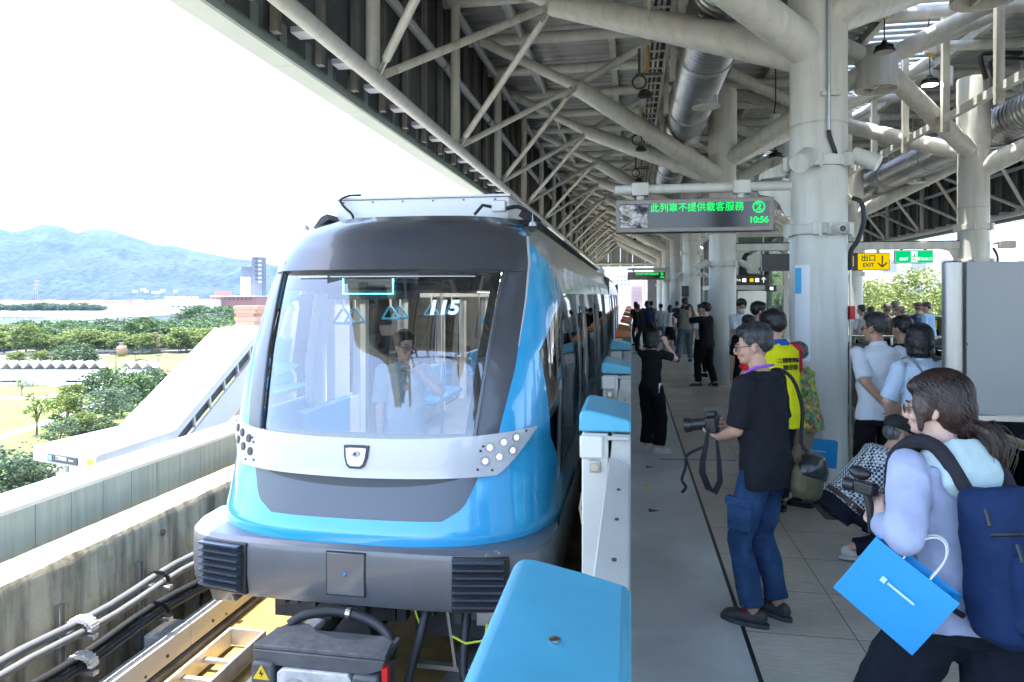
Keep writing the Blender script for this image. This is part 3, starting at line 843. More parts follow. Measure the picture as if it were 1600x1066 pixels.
MB().box((TX - 1.3, 5.0, -0.12), (TX + 1.3, CY1, -0.02)).build('underframe', DARK, tr)
# interior
IW = mat('interior_white', (0.62, 0.63, 0.62), 0.4, var=0.04); SEATB = mat('seat_blue', (0.03, 0.22, 0.5), 0.5)
MB().box((TX - 1.28, 5.1, -0.02), (TX + 1.28, CY1, 0.03)).build('floor', mat('train_floor', (0.2, 0.21, 0.22), 0.5, var=0.1), tr)
MB().box((TX - 1.0, 5.75, 2.2), (TX + 1.0, CY1, 2.24)).build('ceiling', IW, tr)
MB().box((TX - 0.8, 4.72, 0.05), (TX + 0.8, 4.95, 0.86)).build('console', IW, tr, bevel=0.03)
MB().box((TX - 0.66, 5.09, 1.95), (TX + 0.66, 5.4, 2.2)).build('header_panel', mat('header_dark', (0.06, 0.065, 0.07), 0.4), tr)
for s in (1, -1):
    b = MB()
    for y0, y1 in ((6.72, 7.1), (7.4, 7.62), (8.93, 9.1), (10.85, 11.02), (12.33, 12.5), (14.2, 14.42)):
        b.box((TX + s * 1.16, y0, 0.03), (TX + s * 1.26, y1, 2.2))
    b.box((TX + s * 1.17, 7.1, 0.03), (TX + s * 1.25, 7.4, 0.8)).box((TX + s * 1.17, 9.1, 0.03), (TX + s * 1.25, 10.85, 0.8)).box((TX + s * 1.0, 6.72, 1.9), (TX + s * 1.24, CY1, 2.2))
    b.build('inner_wall', IW, tr, bevel=0.01)
    for y0, y1 in ((5.85, 6.95), (9.2, 10.8), (12.6, 14.1)):
        MB().box((TX + s * 0.8, y0, 0.38), (TX + s * 1.16, y1, 0.46)).box((TX + s * 1.08, y0, 0.46), (TX + s * 1.165, y1, 0.86)).build('seat_bench', SEATB, tr, bevel=0.03)
    gl = MB()
    gl.path([V(TX + s * 0.62, 5.6, 1.98), V(TX + s * 0.62, 16.0, 1.98)], 0.017, 10)
    for y in (6.5, 9.2, 11.6): gl.tube((TX + s * 0.72, y, 0.03), (TX + s * 0.72, y, 2.2), 0.017, n=10)
    gl.build('grab_rail', STAINLESS, tr)
    for y in ([6.2, 6.4, 6.85, 7.6, 7.8, 8.6, 9.6, 10.4] if s > 0 else [5.7, 5.95, 6.9, 7.2, 8.4, 9.4]):
        st = MB().path([V(TX + s * 0.62, y, 1.975), V(TX + s * 0.62, y, 1.81)], 0.01, 6).build('hand_strap', IW, tr)
        MB().path([V(TX + s * 0.62 - 0.012, y, 1.81), V(TX + s * 0.62 - 0.085, y, 1.70), V(TX + s * 0.62 - 0.07, y, 1.685), V(TX + s * 0.62 + 0.07, y, 1.685), V(TX + s * 0.62 + 0.085, y, 1.70), V(TX + s * 0.62 + 0.012, y, 1.81)], 0.0125, 8).build('handle', mat('strap_blue', (0.05, 0.36, 0.62), 0.4), st)
MB().tube((TX, 6.7, 0.03), (TX, 6.7, 2.2), 0.017, n=10).build('grab_rail', STAINLESS, tr)
MB().box((TX - 1.2, 16.4, 0.03), (TX - 0.45, 16.5, 2.2)).box((TX + 0.45, 16.4, 0.03), (TX + 1.2, 16.5, 2.2)).box((TX - 0.449, 16.4, 1.95), (TX + 0.449, 16.5, 2.2)).build('end_wall', IW, tr)
for s in (1, -1):
    MB().box((TX + s * 0.38 - 0.06, 5.6, 2.185), (TX + s * 0.38 + 0.06, 16.0, 2.199)).build('ceiling_lamp', emis('cabin_lamp', (1, 0.93, 0.82), 2.6), tr)
# display box behind the glass, number on the glass
MB().box((TX - 0.44, 4.99, 1.9), (TX + 0.30, 5.015, 2.1)).build('display_box', BLACK, tr)
ds = MB().box((TX - 0.30, 4.975, 1.945), (TX + 0.10, 4.988, 2.055)).build('display_screen', mat('screen_dark', (0.03, 0.035, 0.035), 0.15), tr)
b = MB()
for a, c in (((-0.305, 1.94), (-0.298, 2.06)), ((0.098, 1.94), (0.105, 2.06)), ((-0.298, 1.94), (0.098, 1.947))):
    b.box((TX + a[0], 4.966, a[1]), (TX + c[0], 4.974, c[1]))
b.build('display_outline', emis('cyan_led', (0.1, 0.75, 0.9), 1.6), ds)
sl_ = math.atan2(0.26, 0.6)
p = fpt(0.51, 1.835, 0.004)
text_mesh('car_number', '115', 0.155, mat('number_white', (0.85, 0.85, 0.85), 0.5), Matrix.Translation(p) @ Matrix.Rotation(R(17), 4, 'Z') @ Matrix.Rotation(R(90) - sl_, 4, 'X'), tr, depth=0.002, wt=0.007, shear=0.2)
# roof equipment
for y0, y1 in ((6.25, 9.2), (11.5, 15.0)):
    ac = MB().box((TX - 0.94, y0, 2.6), (TX + 0.77, y1, 2.855)).build('roof_unit', mat('unit_white', (0.7, 0.71, 0.72), 0.4, var=0.03), tr, bevel=0.015)
    MB().box((TX - 0.955, y0 - 0.02, 2.856), (TX + 0.785, y1 + 0.02, 2.876)).build('unit_lid', TWHITE, ac)
    b = MB()
    for k in range(6): b.tube((TX - 0.86 + 0.3 * k, y0 - 0.012, 2.83), (TX - 0.86 + 0.3 * k, y0 - 0.001, 2.83), 0.008, n=8)
    b.build('unit_screw', DARK, ac)
MB().path([V(TX - 0.74, 6.2, 2.61), V(TX - 0.74, 6.18, 2.7), V(TX - 0.82, 6.17, 2.78), V(TX - 0.86, 6.18, 2.85), V(TX - 0.78, 6.2, 2.89), V(TX - 0.68, 6.25, 2.9)], 0.012, 8).build('roof_hose', BLACK, tr)
MB().box((TX + 0.66, 5.96, 2.68), (TX + 0.79, 6.06, 2.78)).build('roof_camera', TWHITE, tr, bevel=0.01)
MB().path([V(TX + 0.8, 5.95, 2.7), V(TX + 0.9, 6.0, 2.72), V(TX + 1.0, 6.05, 2.66), V(TX + 1.08, 6.1, 2.6)], 0.018, 8).path([V(TX + 0.66, 5.95, 2.72), V(TX + 0.58, 5.98, 2.74), V(TX + 0.5, 6.0, 2.66)], 0.015, 8).build('camera_lead', BLACK, tr)
for s in (1, -1):
    MB().prism([V(TX + s * 0.9, 6.0, 2.64), V(TX + s * 1.06, 6.0, 2.56), V(TX + s * 0.99, 6.02, 2.67), V(TX + s * 0.93, 6.03, 2.7)], (0, 0.25, 0)).build('roof_bracket', BLACK, tr, fix=True)
    MB().lathe([(0.035, 0), (0.028, 0.03), (0.005, 0.05), (0.002, 0.12)], (TX + s * 1.05, 5.85, 2.53), 12).build('antenna', TWHITE, tr)
# bumper
BW, BL, BN = 1.37, 0.75, 4.2
def by(x, dy=0.0): return 4.33 + dy + BL * (1 - (1 - min(abs(x) / BW, 0.9999) ** BN) ** (1 / BN))
def bx(u): return BW * math.copysign(abs(math.sin(u * math.pi / 2)) ** (2 / BN), u) if False else BW * u
us = np.concatenate([np.linspace(-1, -0.86, 12), np.linspace(-0.84, 0.84, 41), np.linspace(0.86, 1, 12)])
prof = [(0.06, 0.235), (0.012, 0.215), (0.0, 0.18), (0.0, 0.0), (0.012, -0.12), (0.035, -0.165), (0.12, -0.18)]
rows = []
for dy, z in prof[::-1]:
    rows.append([V(TX + BW * u * (1 - dy * 0.08), 6.9, z) for u in (-1,)] + [V(TX + BW * u * (1 - dy * 0.08), by(BW * u, dy), z) for u in us] + [V(TX + BW * u * (1 - dy * 0.08), 6.9, z) for u in (1,)])
bump = patch(rows)
top = [V(TX + BW * u * 0.8, by(BW * u, 0.0) + 0.35, 0.24) for u in us]
bump.add([*[V(TX + BW * u * (1 - 0.06 * 0.08), by(BW * u, 0.06), 0.235) for u in us], *top], [(i, i + 1, len(us) + i + 1, len(us) + i) for i in range(len(us) - 1)])
bo = bump.build('bumper', TBUMP, tr, smooth=40)
MB().box((TX - 1.3, 4.72, -0.16), (TX + 1.3, 5.3, 0.2)).build('bumper_core', BLACK, tr)
for s in (1, -1):
    cx = s * 0.92; y0 = by(cx) ; yaw = math.atan2(by(cx + 0.12) - by(cx - 0.12), 0.24)
    M = Matrix.Translation((TX + cx, y0 - 0.003, 0.035)) @ Matrix.Rotation(yaw * 0.9, 4, 'Z')
    g = MB().cbox((0, 0.02, 0), (0.19, 0.022, 0.178), M).build('grille', BLACK, tr, bevel=0.01)
    b = MB()
    for k in range(7):
        z = -0.145 + 0.048 * k
        b.prism([M @ V(-0.182, -0.002, z - 0.018), M @ V(-0.182, -0.05, z + 0.012), M @ V(-0.182, -0.052, z + 0.024), M @ V(-0.182, -0.002, z + 0.022)], M.to_3x3() @ V(0.335, 0, 0))
    b.build('fin', mat('fin_blue_grey', (0.09, 0.11, 0.14), 0.35, 0.4), g, smooth=0, fix=True)
    MB().prism([V(TX + s * 1.345, 4.72, -0.15), V(TX + s * 1.345, 5.15, -0.15), V(TX + s * 1.345, 5.1, -0.46), V(TX + s * 1.345, 4.86, -0.46)], (-s * 0.22, 0, 0)).build('bumper_horn', TBUMP, tr, bevel=0.03, fix=True)
hx = 0.0; yy = by(0) - 0.004
hat = MB().box((TX - 0.14, yy, -0.09), (TX + 0.14, yy + 0.02, 0.205)).build('bumper_hatch', BLACK, tr)
MB().box((TX - 0.133, yy - 0.006, -0.083), (TX + 0.133, yy + 0.01, 0.198)).build('hatch_cover', TBUMP, hat, bevel=0.004)
MB().ell((TX, yy - 0.008, 0.058), (0.014, 0.008, 0.014)).build('hatch_lock', mat('lock_blue', (0.05, 0.2, 0.6), 0.4), hat)
# coupler and hoses
CGY = mat('coupler_grey', (0.085, 0.09, 0.095), 0.5, var=0.25, vscale=8)
cp = thing('coupler', 'grey train coupler box with white face plate, warning triangle and red marks', 'coupler', (TX, 4.1, -0.4))
cw = 0.43
topv = [(-cw, 3.92), (cw, 3.92), (cw - 0.02, 4.1), (cw - 0.1, 4.16), (0.16, 4.08), (0.05, 4.075), (-0.12, 4.14), (-0.2, 4.22), (-cw + 0.1, 4.26), (-cw + 0.03, 4.12)]
MB().prism([V(TX + x, y, -0.27) for x, y in topv], (0, 0, 0.025)).build('cover', mat('cover_worn', (0.11, 0.11, 0.11), 0.6, var=0.35, vscale=14), cp, bevel=0.004, fix=True)
MB().prism([V(TX + x, 3.91, z) for x, z in ((-cw, -0.272), (cw, -0.272), (cw - 0.02, -0.33), (cw - 0.12, -0.365), (-cw + 0.12, -0.36), (-cw, -0.33))], (0, 0.3, 0)).build('front_lip', CGY, cp, bevel=0.006, fix=True)
for a_ in (MB().box((TX - cw, 3.88, -0.85), (TX - cw + 0.15, 4.2, -0.335)), MB().box((TX + cw - 0.2, 3.88, -0.85), (TX + cw - 0.03, 4.2, -0.36))): a_.build('side_housing', CGY, cp, bevel=0.02)
WPL = mat('plate_white', (0.6, 0.58, 0.54), 0.5, col2=(0.68, 0.67, 0.64), var=0.35, vscale=12)
MB().prism([V(TX + x, 3.89, z) for x, z in ((-0.26, -0.39), (-0.22, -0.365), (0.2, -0.365), (0.225, -0.40), (0.235, -0.85), (-0.265, -0.85))], (0, 0.06, 0)).build('face_plate', WPL, cp, bevel=0.008, fix=True)
M = Matrix.Rotation(R(90), 4, 'X')
MB().lathe([(0.115, 0), (0.105, 0.05), (0.04, 0.16), (0.01, 0.175)], (TX - 0.13, 3.89, -0.53), 24, M).build('cone', STAINLESS, cp)
MB().tube((TX + 0.09, 3.884, -0.53), (TX + 0.09, 3.95, -0.53), 0.11, n=24).build('cup', BLACK, cp)
wt = MB().prism([V(TX - cw + 0.02, 3.876, -0.435), V(TX - cw + 0.13, 3.876, -0.435), V(TX - cw + 0.075, 3.876, -0.345)], (0, 0.003, 0)).build('warning_sign', YEL, cp, fix=True)
MB().prism([V(TX - cw + 0.078, 3.874, -0.37), V(TX - cw + 0.06, 3.874, -0.402), V(TX - cw + 0.076, 3.874, -0.402), V(TX - cw + 0.07, 3.874, -0.425), V(TX - cw + 0.092, 3.874, -0.394), V(TX - cw + 0.077, 3.874, -0.394)], (0, 0.001, 0)).build('lightning_mark', BLACK, wt, fix=True)
REDM = mat('red_mark', (0.5, 0.03, 0.04), 0.5)
for xx in (TX - cw + 0.075, TX + cw - 0.12):
    text_mesh('red_lettering', 'ATRM', 0.075, REDM, face_cam(V(xx, 3.877, -0.55)) @ Matrix.Rotation(R(90), 4, 'Z'), cp, depth=0.001)
MB().box((TX + cw - 0.015, 3.9, -0.8), (TX + cw + 0.02, 3.95, -0.31)).build('red_strip', mat('red_paint', (0.6, 0.02, 0.02), 0.4), cp)
hs = thing('undercar_gear', 'dark hoses, brackets and equipment hanging under the train nose', 'equipment', (TX, 4.6, -0.5))
MB().path([V(TX - 0.34, 4.2, -0.25), V(TX - 0.25, 4.25, -0.2), V(TX - 0.05, 4.3, -0.185), V(TX + 0.2, 4.28, -0.22), V(TX + 0.36, 4.2, -0.28), V(TX + 0.4, 4.1, -0.35)], 0.033, 12).build('air_hose', RUBBER, hs)
MB().tube((TX + 0.02, 4.295, -0.187), (TX + 0.05, 4.297, -0.188), 0.038, n=14).build('hose_clip', STAINLESS, hs)
for x0, pts in ((0.5, [(0.52, 4.5, -0.18), (0.5, 4.4, -0.35), (0.46, 4.3, -0.55), (0.44, 4.2, -0.75)]), (0.8, [(0.78, 4.6, -0.18), (0.78, 4.5, -0.4), (0.8, 4.4, -0.6), (0.9, 4.35, -0.68), (0.98, 4.4, -0.55), (0.98, 4.6, -0.2)])):
    MB().path([V(TX + a, y, z) for a, y, z in pts], 0.03, 12).build('air_hose', RUBBER, hs)
b = MB().box((TX - 0.4, 4.75, -0.45), (TX + 0.2, 5.4, -0.2)).box((TX + 0.3, 4.9, -0.6), (TX + 1.1, 5.6, -0.2)).box((TX - 1.0, 5.2, -0.7), (TX - 0.5, 6.0, -0.18))
for k in range(14): b.cbox((TX - 0.6 + 0.11 * k + 0.03 * math.sin(k * 5), 4.62 + 0.06 * math.sin(k * 7.1), -0.25 - 0.04 * math.sin(k * 3.3)), (0.035, 0.05, 0.05 + 0.02 * math.sin(k)))
b.tube((TX - 0.1, 4.7, -0.55), (TX - 0.1, 5.6, -0.55), 0.14, n=16).build('equipment_box', DARK, hs, bevel=0.006)
MB().bar((TX + 0.4, 4.55, -0.62), (TX + 1.25, 4.5, -0.6), 0.05, 0.03).bar((TX + 0.66, 4.5, -0.2), (TX + 0.72, 4.5, -0.6), 0.03, 0.02).build('bracket', GALV, hs)
MB().box((TX + 0.86, 4.5, -0.3), (TX + 1.16, 4.6, -0.2)).build('junction_box', GALV, hs, bevel=0.006)
YGC = mat('cable_yellow_green', (0.5, 0.55, 0.03), 0.5)
MB().path([V(TX + 0.42, 4.5, -0.19), V(TX + 0.45, 4.48, -0.26), V(TX + 0.5, 4.46, -0.36)], 0.008, 6).build('earth_cable', YGC, hs)
MB().path([V(TX + 0.94, 4.48, -0.27), V(TX + 0.94, 4.44, -0.36), V(TX + 0.98, 4.44, -0.39), V(TX + 1.02, 4.47, -0.28)], 0.01, 6).build('earth_cable', YGC, hs)
MB().path([V(TX + 0.7, 4.47, -0.37), V(TX + 0.8, 4.45, -0.4), V(TX + 0.92, 4.45, -0.37)], 0.008, 6).build('earth_cable', YGC, hs)
for y in (5.9, 7.9):
    for s in (1, -1):
        MB().tube((TX + s * 0.66, y, -0.5), (TX + s * 0.8, y, -0.5), 0.38, n=28).build('wheel', DARK, hs)
# second car
tr2 = thing('train_car', 'second silver and blue car coupled behind the train nose car', 'train car', (TX, 26, 0))
C2a, C2b = 19.75, 33.0
for s in (1, -1):
    patch([[V(TX + s * wz(z), C2a, z), V(TX + s * wz(z), C2b, z)] for z in np.linspace(1.95, 2.5, 10)], s < 0).build('roof_cove', TCOVE, tr2, smooth=60)
saloon(tr2, C2a, C2b, [(21.0, 22.35), (24.4, 25.75), (27.8, 29.15)], [(C2a + 0.1, 20.95), (22.4, 24.35), (25.8, 27.75), (29.2, C2b - 0.1)])
MB().box((TX - 1.04, C2a, 2.5), (TX + 1.04, C2b, 2.6)).build('roof', TROOF, tr2)
MB().box((TX - 1.28, C2a, -0.1), (TX + 1.28, C2b, 0.03)).build('underframe', DARK, tr2)
MB().box((TX - 0.95, 21.5, 2.6), (TX + 0.95, 25.0, 2.87)).build('roof_unit', mat('unit_white_far', (0.7, 0.71, 0.72), 0.4), tr2, bevel=0.015)
MB().box((TX - 1.2, 19.32, -0.1), (TX + 1.2, 19.73, 2.45)).build('gangway', BLACK, tr2)
for yy in (C2a + 0.06, C2b - 0.06):
    MB().box((TX - 1.27, yy - 0.05, 0.0), (TX + 1.27, yy + 0.05, 2.45)).build('end_frame', TG, tr2)
# ================================================================ PLATFORM GATES
GATEG = mat('gate_grey', (0.42, 0.42, 0.39), 0.5, var=0.05)
ORANGE = mat('gate_orange', (0.75, 0.19, 0.02), 0.45); TEAL = mat('gate_teal', (0.02, 0.2, 0.27), 0.45)
GLS = glass('gate_glass', (0.7, 0.85, 0.82), 1.0, 1.5)
def cap_profile(y):       # sloping lid: tall on the train side, low on the platform side
    return [V(-0.30, y, 1.14), V(0.0, y, 1.14), V(0.0, y, 1.195), V(-0.012, y, 1.212), V(-0.12, y, 1.238), V(-0.24, y, 1.262), V(-0.275, y, 1.262), V(-0.297, y, 1.24)]
def gate(y0, y1, idx, label, kind):
    t = thing('platform_gate', label, 'gate', (-0.15, y0, 0), 'platform edge gates along the train')
    lid = MB().prism(cap_profile(y0), (0, y1 - y0, 0))
    lid.build('lid', CYAN if kind == 0 else ORANGE, t, bevel=0.012, fix=True)
    if kind:
        MB().prism([V(-0.29, y0 + 0.03, 1.258), V(-0.24, y0 + 0.03, 1.264), V(-0.12, y0 + 0.03, 1.24), V(-0.015, y0 + 0.03, 1.214), V(-0.015, y0 + 0.03, 1.22), V(-0.12, y0 + 0.03, 1.247), V(-0.24, y0 + 0.03, 1.271), V(-0.29, y0 + 0.03, 1.265)], (0, y1 - y0 - 0.06, 0)).build('lid_reflection', TWHITE if idx % 2 else TEAL, t, fix=True)
    if kind:
        MB().prism([V(-0.302, y0 - 0.004, 1.0), V(0.003, y0 - 0.004, 1.0), V(0.003, y0 - 0.004, 1.138), V(-0.302, y0 - 0.004, 1.138)], (0, y1 - y0, 0)).build('teal_stripe', TEAL, t, fix=True)
    MB().box((-0.285, y0 + 0.03, 0.0), (-0.13, y1 - 0.03, 1.125)).build('post', OFFWHITE, t, bevel=0.01)
    MB().prism([V(-0.128, y0 + 0.02, 0.0), V(-0.002, y0 + 0.02, 0.0), V(-0.002, y0 + 0.02, 1.125), V(-0.105, y0 + 0.02, 1.125), V(-0.128, y0 + 0.02, 0.9)], (0, y1 - y0 - 0.04, 0)).build('motor_casing', GATEG if kind == 0 else TEAL, t, bevel=0.008, fix=True)
    MB().box((-0.295, y0 - 0.012, 0.985), (-0.16, y0 + 0.028, 1.118)).build('sensor_box', OFFWHITE, t, bevel=0.012)
    MB().box((-0.14, y0 - 0.004, 1.095), (-0.01, y0 + 0.018, 1.118)).build('top_strip', GATEG, t, bevel=0.004)
    h = MB().box((-0.245, y0 + 0.005, 0.90), (-0.175, y0 + 0.028, 0.972)).build('latch_plate', GATEG, t, bevel=0.01)
    MB().tube((-0.21, y0 - 0.006, 0.935), (-0.21, y0 + 0.02, 0.935), 0.022, n=14).build('latch_knob', STAINLESS, h)
    b = MB()
    for z in (0.95, 0.7, 0.45): b.tube((-0.055, y0 + 0.012, z), (-0.055, y0 + 0.019, z), 0.009, n=10)
    b.build('screw', DARK, t)
    for z in (0.5,): MB().path([V(-0.30, y0 + 0.3, z), V(-0.315, y0 + 0.3, z + 0.1), V(-0.30, y0 + 0.3, z + 0.2)], 0.008, 6).build('hook', STAINLESS, t)
    return t
def gate_door(y0, y1, label):
    t = thing('gate_door', label, 'gate door', (-0.07, y0, 0), 'sliding doors between the platform gates')
    b = MB()
    b.prism([V(-0.125, y0, 1.0), V(-0.008, y0, 0.955), V(-0.008, y0, 0.885), V(-0.125, y0, 0.885)], (0, y1 - y0, 0)).build('top_rail', OFFWHITE, t, bevel=0.006, fix=True)
    MB().box((-0.12, y0, 0.03), (-0.012, y1, 0.22)).build('bottom_rail', OFFWHITE, t, bevel=0.005)
    MB().box((-0.075, y0 + 0.01, 0.221), (-0.06, y1 - 0.01, 0.884)).build('pane', GLS, t)
    b = MB()
    for k in range(4): b.tube((-0.06, y0 + 0.3 + 0.45 * k, 0.978), (-0.06, y0 + 0.3 + 0.45 * k, 0.985), 0.009, n=10)
    b.build('screw', DARK, t)
gy = [(0.35, 1.72), (3.98, 4.62), (6.95, 7.6), (10.0, 10.65)] + [(13.1 + 3.04 * k_, 13.75 + 3.04 * k_) for k_ in range(12)]
prev = -3.0
for i, (a, c) in enumerate(gy):
    lab = ['cyan topped gate unit closest to the camera, cut off by the frame', 'white gate post with cyan sloping lid beside the train nose', 'third gate unit with cyan lid beyond the train nose', 'fourth gate unit with cyan lid, last before the orange ones'][i] if i < 4 else 'teal gate unit with orange stripe, ' + ORD[i - 4 if i < 14 else 9] + ' of the orange striped ones' if i < 13 else 'far teal gate unit with orange stripe near the platform end'
    gate(a, c, i, lab, 0 if i < 4 else 1)
    gate_door(prev, a - 0.01, 'low sliding gate door ' + ('before the nearest cyan gate' if i == 0 else 'just beyond the ' + ('cyan' if i <= 4 else 'orange striped') + ' gate, ' + (ORD[i - 1] if i < 11 else 'towards the platform end')))
    prev = c + 0.01
# yellow caution strips on the far side and its gates
t = thing('far_track_fence', 'low black rail fence with yellow boards along the far platform edge', 'fence', (9.0, 20, 0))
b = MB()
for i in range(24): b.box((8.97, 8 + 2.0 * i - 0.03, 0), (9.03, 8 + 2.0 * i + 0.03, 1.25))
b.build('fence_post', BLACK, t)
MB().box((8.975, 6, 1.25), (9.025, 54, 1.31)).build('top_rail', BLACK, t)
MB().box((8.995, 6, 0.1), (9.005, 54, 1.24)).build('pane', GLS, t)
for i in range(20):
    if i % 2: continue
    MB().box((8.955, 10 + 2.0 * i + 0.2, 0.92), (8.968, 10 + 2.0 * i + 1.3, 1.2)).build('yellow_board', mat('board_yellow', (0.7, 0.48, 0.03), 0.5), t)

# ================================================================ DUCTS, TRAYS, LAMPS
def duct_material():
    s = NT('spiral_duct'); sep = s.n('SeparateXYZ'); s.l.new(s.obj, sep.inputs[0])
    s.b.inputs['Metallic'].default_value = 0.9; s.col(s.ramp(s.noise(2, 5), [(0.3, (0.36, 0.37, 0.37)), (0.7, (0.52, 0.52, 0.51))])); s.rough(0.32); return s.m
DUCT = duct_material()
for side in (0, 1):
    x = 1.12 if side == 0 else mir(1.12)
    t = thing('air_duct', 'ribbed silver spiral air duct hanging ' + ('left of the near columns' if side == 0 else 'beyond the right columns'), 'duct', (x, 20, 5.6))
    prof = []; y = -2.4
    while y < 52:
        prof += [(0.4, y), (0.4, y + 0.085), (0.412, y + 0.1), (0.412, y + 0.125)]; y += 0.14
    M = Matrix.Rotation(R(-90), 4, 'X')
    MB().lathe(prof, (x, 0, 5.6), 36, M).build('duct_body', DUCT, t, smooth=40)
    for i in range(18):
        yy = -1.5 + 3.0 * i
        MB().lathe([(0.41, -0.03), (0.435, -0.03), (0.435, 0.03), (0.41, 0.03)], (x, yy, 5.6), 36, M).build('duct_band', GALV, t)
        if i % 1 == 0:
            v = MB().lathe([(0.2, 0.0), (0.2, 0.16)], (x + 0.12, yy + 1.4, 5.12), 24).build('vent_neck', DUCT, t)
            MB().lathe([(0.235, -0.015), (0.235, 0.0), (0.2, 0.005), (0.02, 0.02)], (x + 0.12, yy + 1.4, 5.115), 24).build('vent_grille', W_STEEL, v)
    tx = x - (0.72 if side == 0 else -0.72)
    t2 = thing('cable_tray', 'steel cable tray with hangers beside the ' + ('left' if side == 0 else 'right') + ' spiral duct', 'cable tray', (tx, 20, 5.7))
    b = MB()
    b.box((tx - 0.16, -2.4, 5.7), (tx - 0.13, 52, 5.8)).box((tx + 0.13, -2.4, 5.7), (tx + 0.16, 52, 5.8))
    for i in range(131): b.box((tx - 0.129, -2.3 + i * 0.41, 5.72), (tx + 0.129, -2.3 + i * 0.41 + 0.04, 5.74))
    b.build('tray', W_STEEL_OLD, t2)
    for i in range(28):
        yy = -1 + i * 1.9375
        MB().box((tx - 0.2, yy - 0.05, 5.35), (tx - 0.161, yy + 0.05, DZ - 0.2)).build('hanger', W_STEEL_OLD, t2)
        MB().box((tx + 0.18, yy - 0.04, 5.2), (tx + 0.26, yy + 0.04, 6.9)).build('side_post', W_STEEL_OLD, t2)
    b = MB()
    for k, (dx, dz) in enumerate(((-0.08, 0.03), (0.0, 0.04), (0.07, 0.03), (0.1, 0.05))):
        b.path([V(tx + dx, y, 5.75 + dz + 0.015 * math.sin(y * 2 + k)) for y in np.arange(-2.2, 52, 0.8)], 0.018, 6)
    b.build('tray_cable', RUBBER, t2)
def spotlight(x, y, z, i):
    t = thing('track_spotlight', 'small black round spotlight under the left cable tray, ' + ORD[min(i, 9)] + ' in view', 'spotlight', (x, y, z), 'black spotlights under the cable tray')
    b = MB().path([V(x + 0.1 * math.cos(a), y, z + 0.1 * math.sin(a)) for a in np.linspace(0, 2 * math.pi, 18)], 0.016, 6); b.build('ring', BLACK, t)
    MB().lathe([(0.05, 0.0), (0.1, -0.05), (0.11, -0.11), (0.05, -0.12)], (x + 0.08, y, z - 0.12), 18).build('lamp_head', BLACK, t)
    MB().box((x - 0.02, y - 0.03, z + 0.1), (x + 0.02, y + 0.03, z + 0.5)).box((x - 0.05, y - 0.02, z + 0.1), (x + 0.35, y + 0.02, z + 0.13)).build('hanger', DARK, t)
    MB().path([V(x + 0.12, y, z + 0.75), V(x + 0.14, y, z + 0.35), V(x + 0.1, y, z + 0.16), V(x, y, z + 0.12)], 0.018, 8).build('lead', mat('lead_yellow', (0.4, 0.22, 0.02), 0.5), t)
for i in range(9): spotlight(0.12, 6.6 + i * HALF, 5.15, i)
LAMPW = emis('lamp_glow', (1, 0.98, 0.93), 7.0)
PWH = mat('driver_white', (0.7, 0.71, 0.7), 0.45)
def pendant(px, py, d, lab, lit):
    p = at(px, py, d=d)
    t = thing('pendant_lamp', lab, 'lamp', p, 'pendant lamps over the platform')
    x, y, z = p
    MB().lathe([(0.15, -0.06), (0.165, -0.05), (0.165, -0.025), (0.12, 0.0), (0.11, 0.05), (0.06, 0.075), (0.04, 0.13), (0.01, 0.14)], p, 28).build('lamp_head', BLACK, t)
    MB().lathe([(0.14, -0.066), (0.14, -0.061)], p, 28).build('lens', LAMPW if lit else mat('lens_off', (0.35, 0.36, 0.35), 0.3), t)
    b = MB()
    for k in range(20):
        M = Matrix.Translation(p) @ Matrix.Rotation(k * math.pi / 10, 4, 'Z'); b.cbox((0.11, 0, 0.02), (0.03, 0.006, 0.025), M)
    b.build('cooling_fin', BLACK, t)
    MB().path([V(x, y, z + 0.14), V(x, y, z + 0.5)], 0.011, 6).build('chain', BLACK, t)
    dr = MB()
    prof = [[V(x + (0.115 if k % 2 else 0.10) * math.cos(math.pi * k / 14), y + (0.115 if k % 2 else 0.10) * math.sin(math.pi * k / 14), zz) for k in range(28)] for zz in (z + 0.55, z + 0.95)]
    dr.rings(prof).build('driver_box', PWH, t, smooth=20)
    MB().lathe([(0.05, 0.5), (0.06, 0.55)], p, 12).build('yellow_joint', YEL, t)
    MB().path([V(x, y, z + 0.95), V(x - 0.03, y, z + 1.05), V(x, y, min(z + 1.3, DZ)), V(x, y, DZ - 0.05)], 0.014, 8).build('cord', BLACK, t)
for a in ((1382, 76, 11.4, 'unlit black pendant lamp with white driver box in front of the hollow roof node', 0), (1453, 128, 13.3, 'lit pendant lamp right of the hollow roof node', 1), (1480, 175, 14.5, 'small lit pendant lamp left of the right column top', 1), (1367, 240, 17.7, 'lit pendant lamp seen between the near column and the right duct', 1), (1212, 243, 16.0, 'small pendant lamp left of the near display column', 0)):
    pendant(*a)
# rail with vertical posts right of the platform centre
t = thing('service_rail', 'pale service rail with square hangers above the right half of the platform', 'service rail', (5.9, 20, 5.5))
b = MB().bar((5.9, 4, 5.3), (5.9, 50, 5.3), 0.1, 0.14)
b.build('rail', W_STEEL, t)
for i in range(24): MB().box((5.84, 4.5 + i * HALF / 2, 5.05), (5.96, 4.5 + i * HALF / 2 + 0.12, DZ - 0.2)).build('hanger', W_STEEL_OLD, t)
tag(MB().path([V(7.05, 15.2, 6.3), V(6.9, 15.1, 6.72), V(7.1, 15.1, 6.78), V(7.7, 15.2, 6.78)], 0.045, 8).path([V(7.2, 15.2, 6.3), V(7.08, 15.1, 6.6), V(7.3, 15.1, 6.66), V(7.8, 15.2, 6.66)], 0.035, 8).build('conduit', RUBBER), 'black bent conduit on top of the right column', 'conduit')

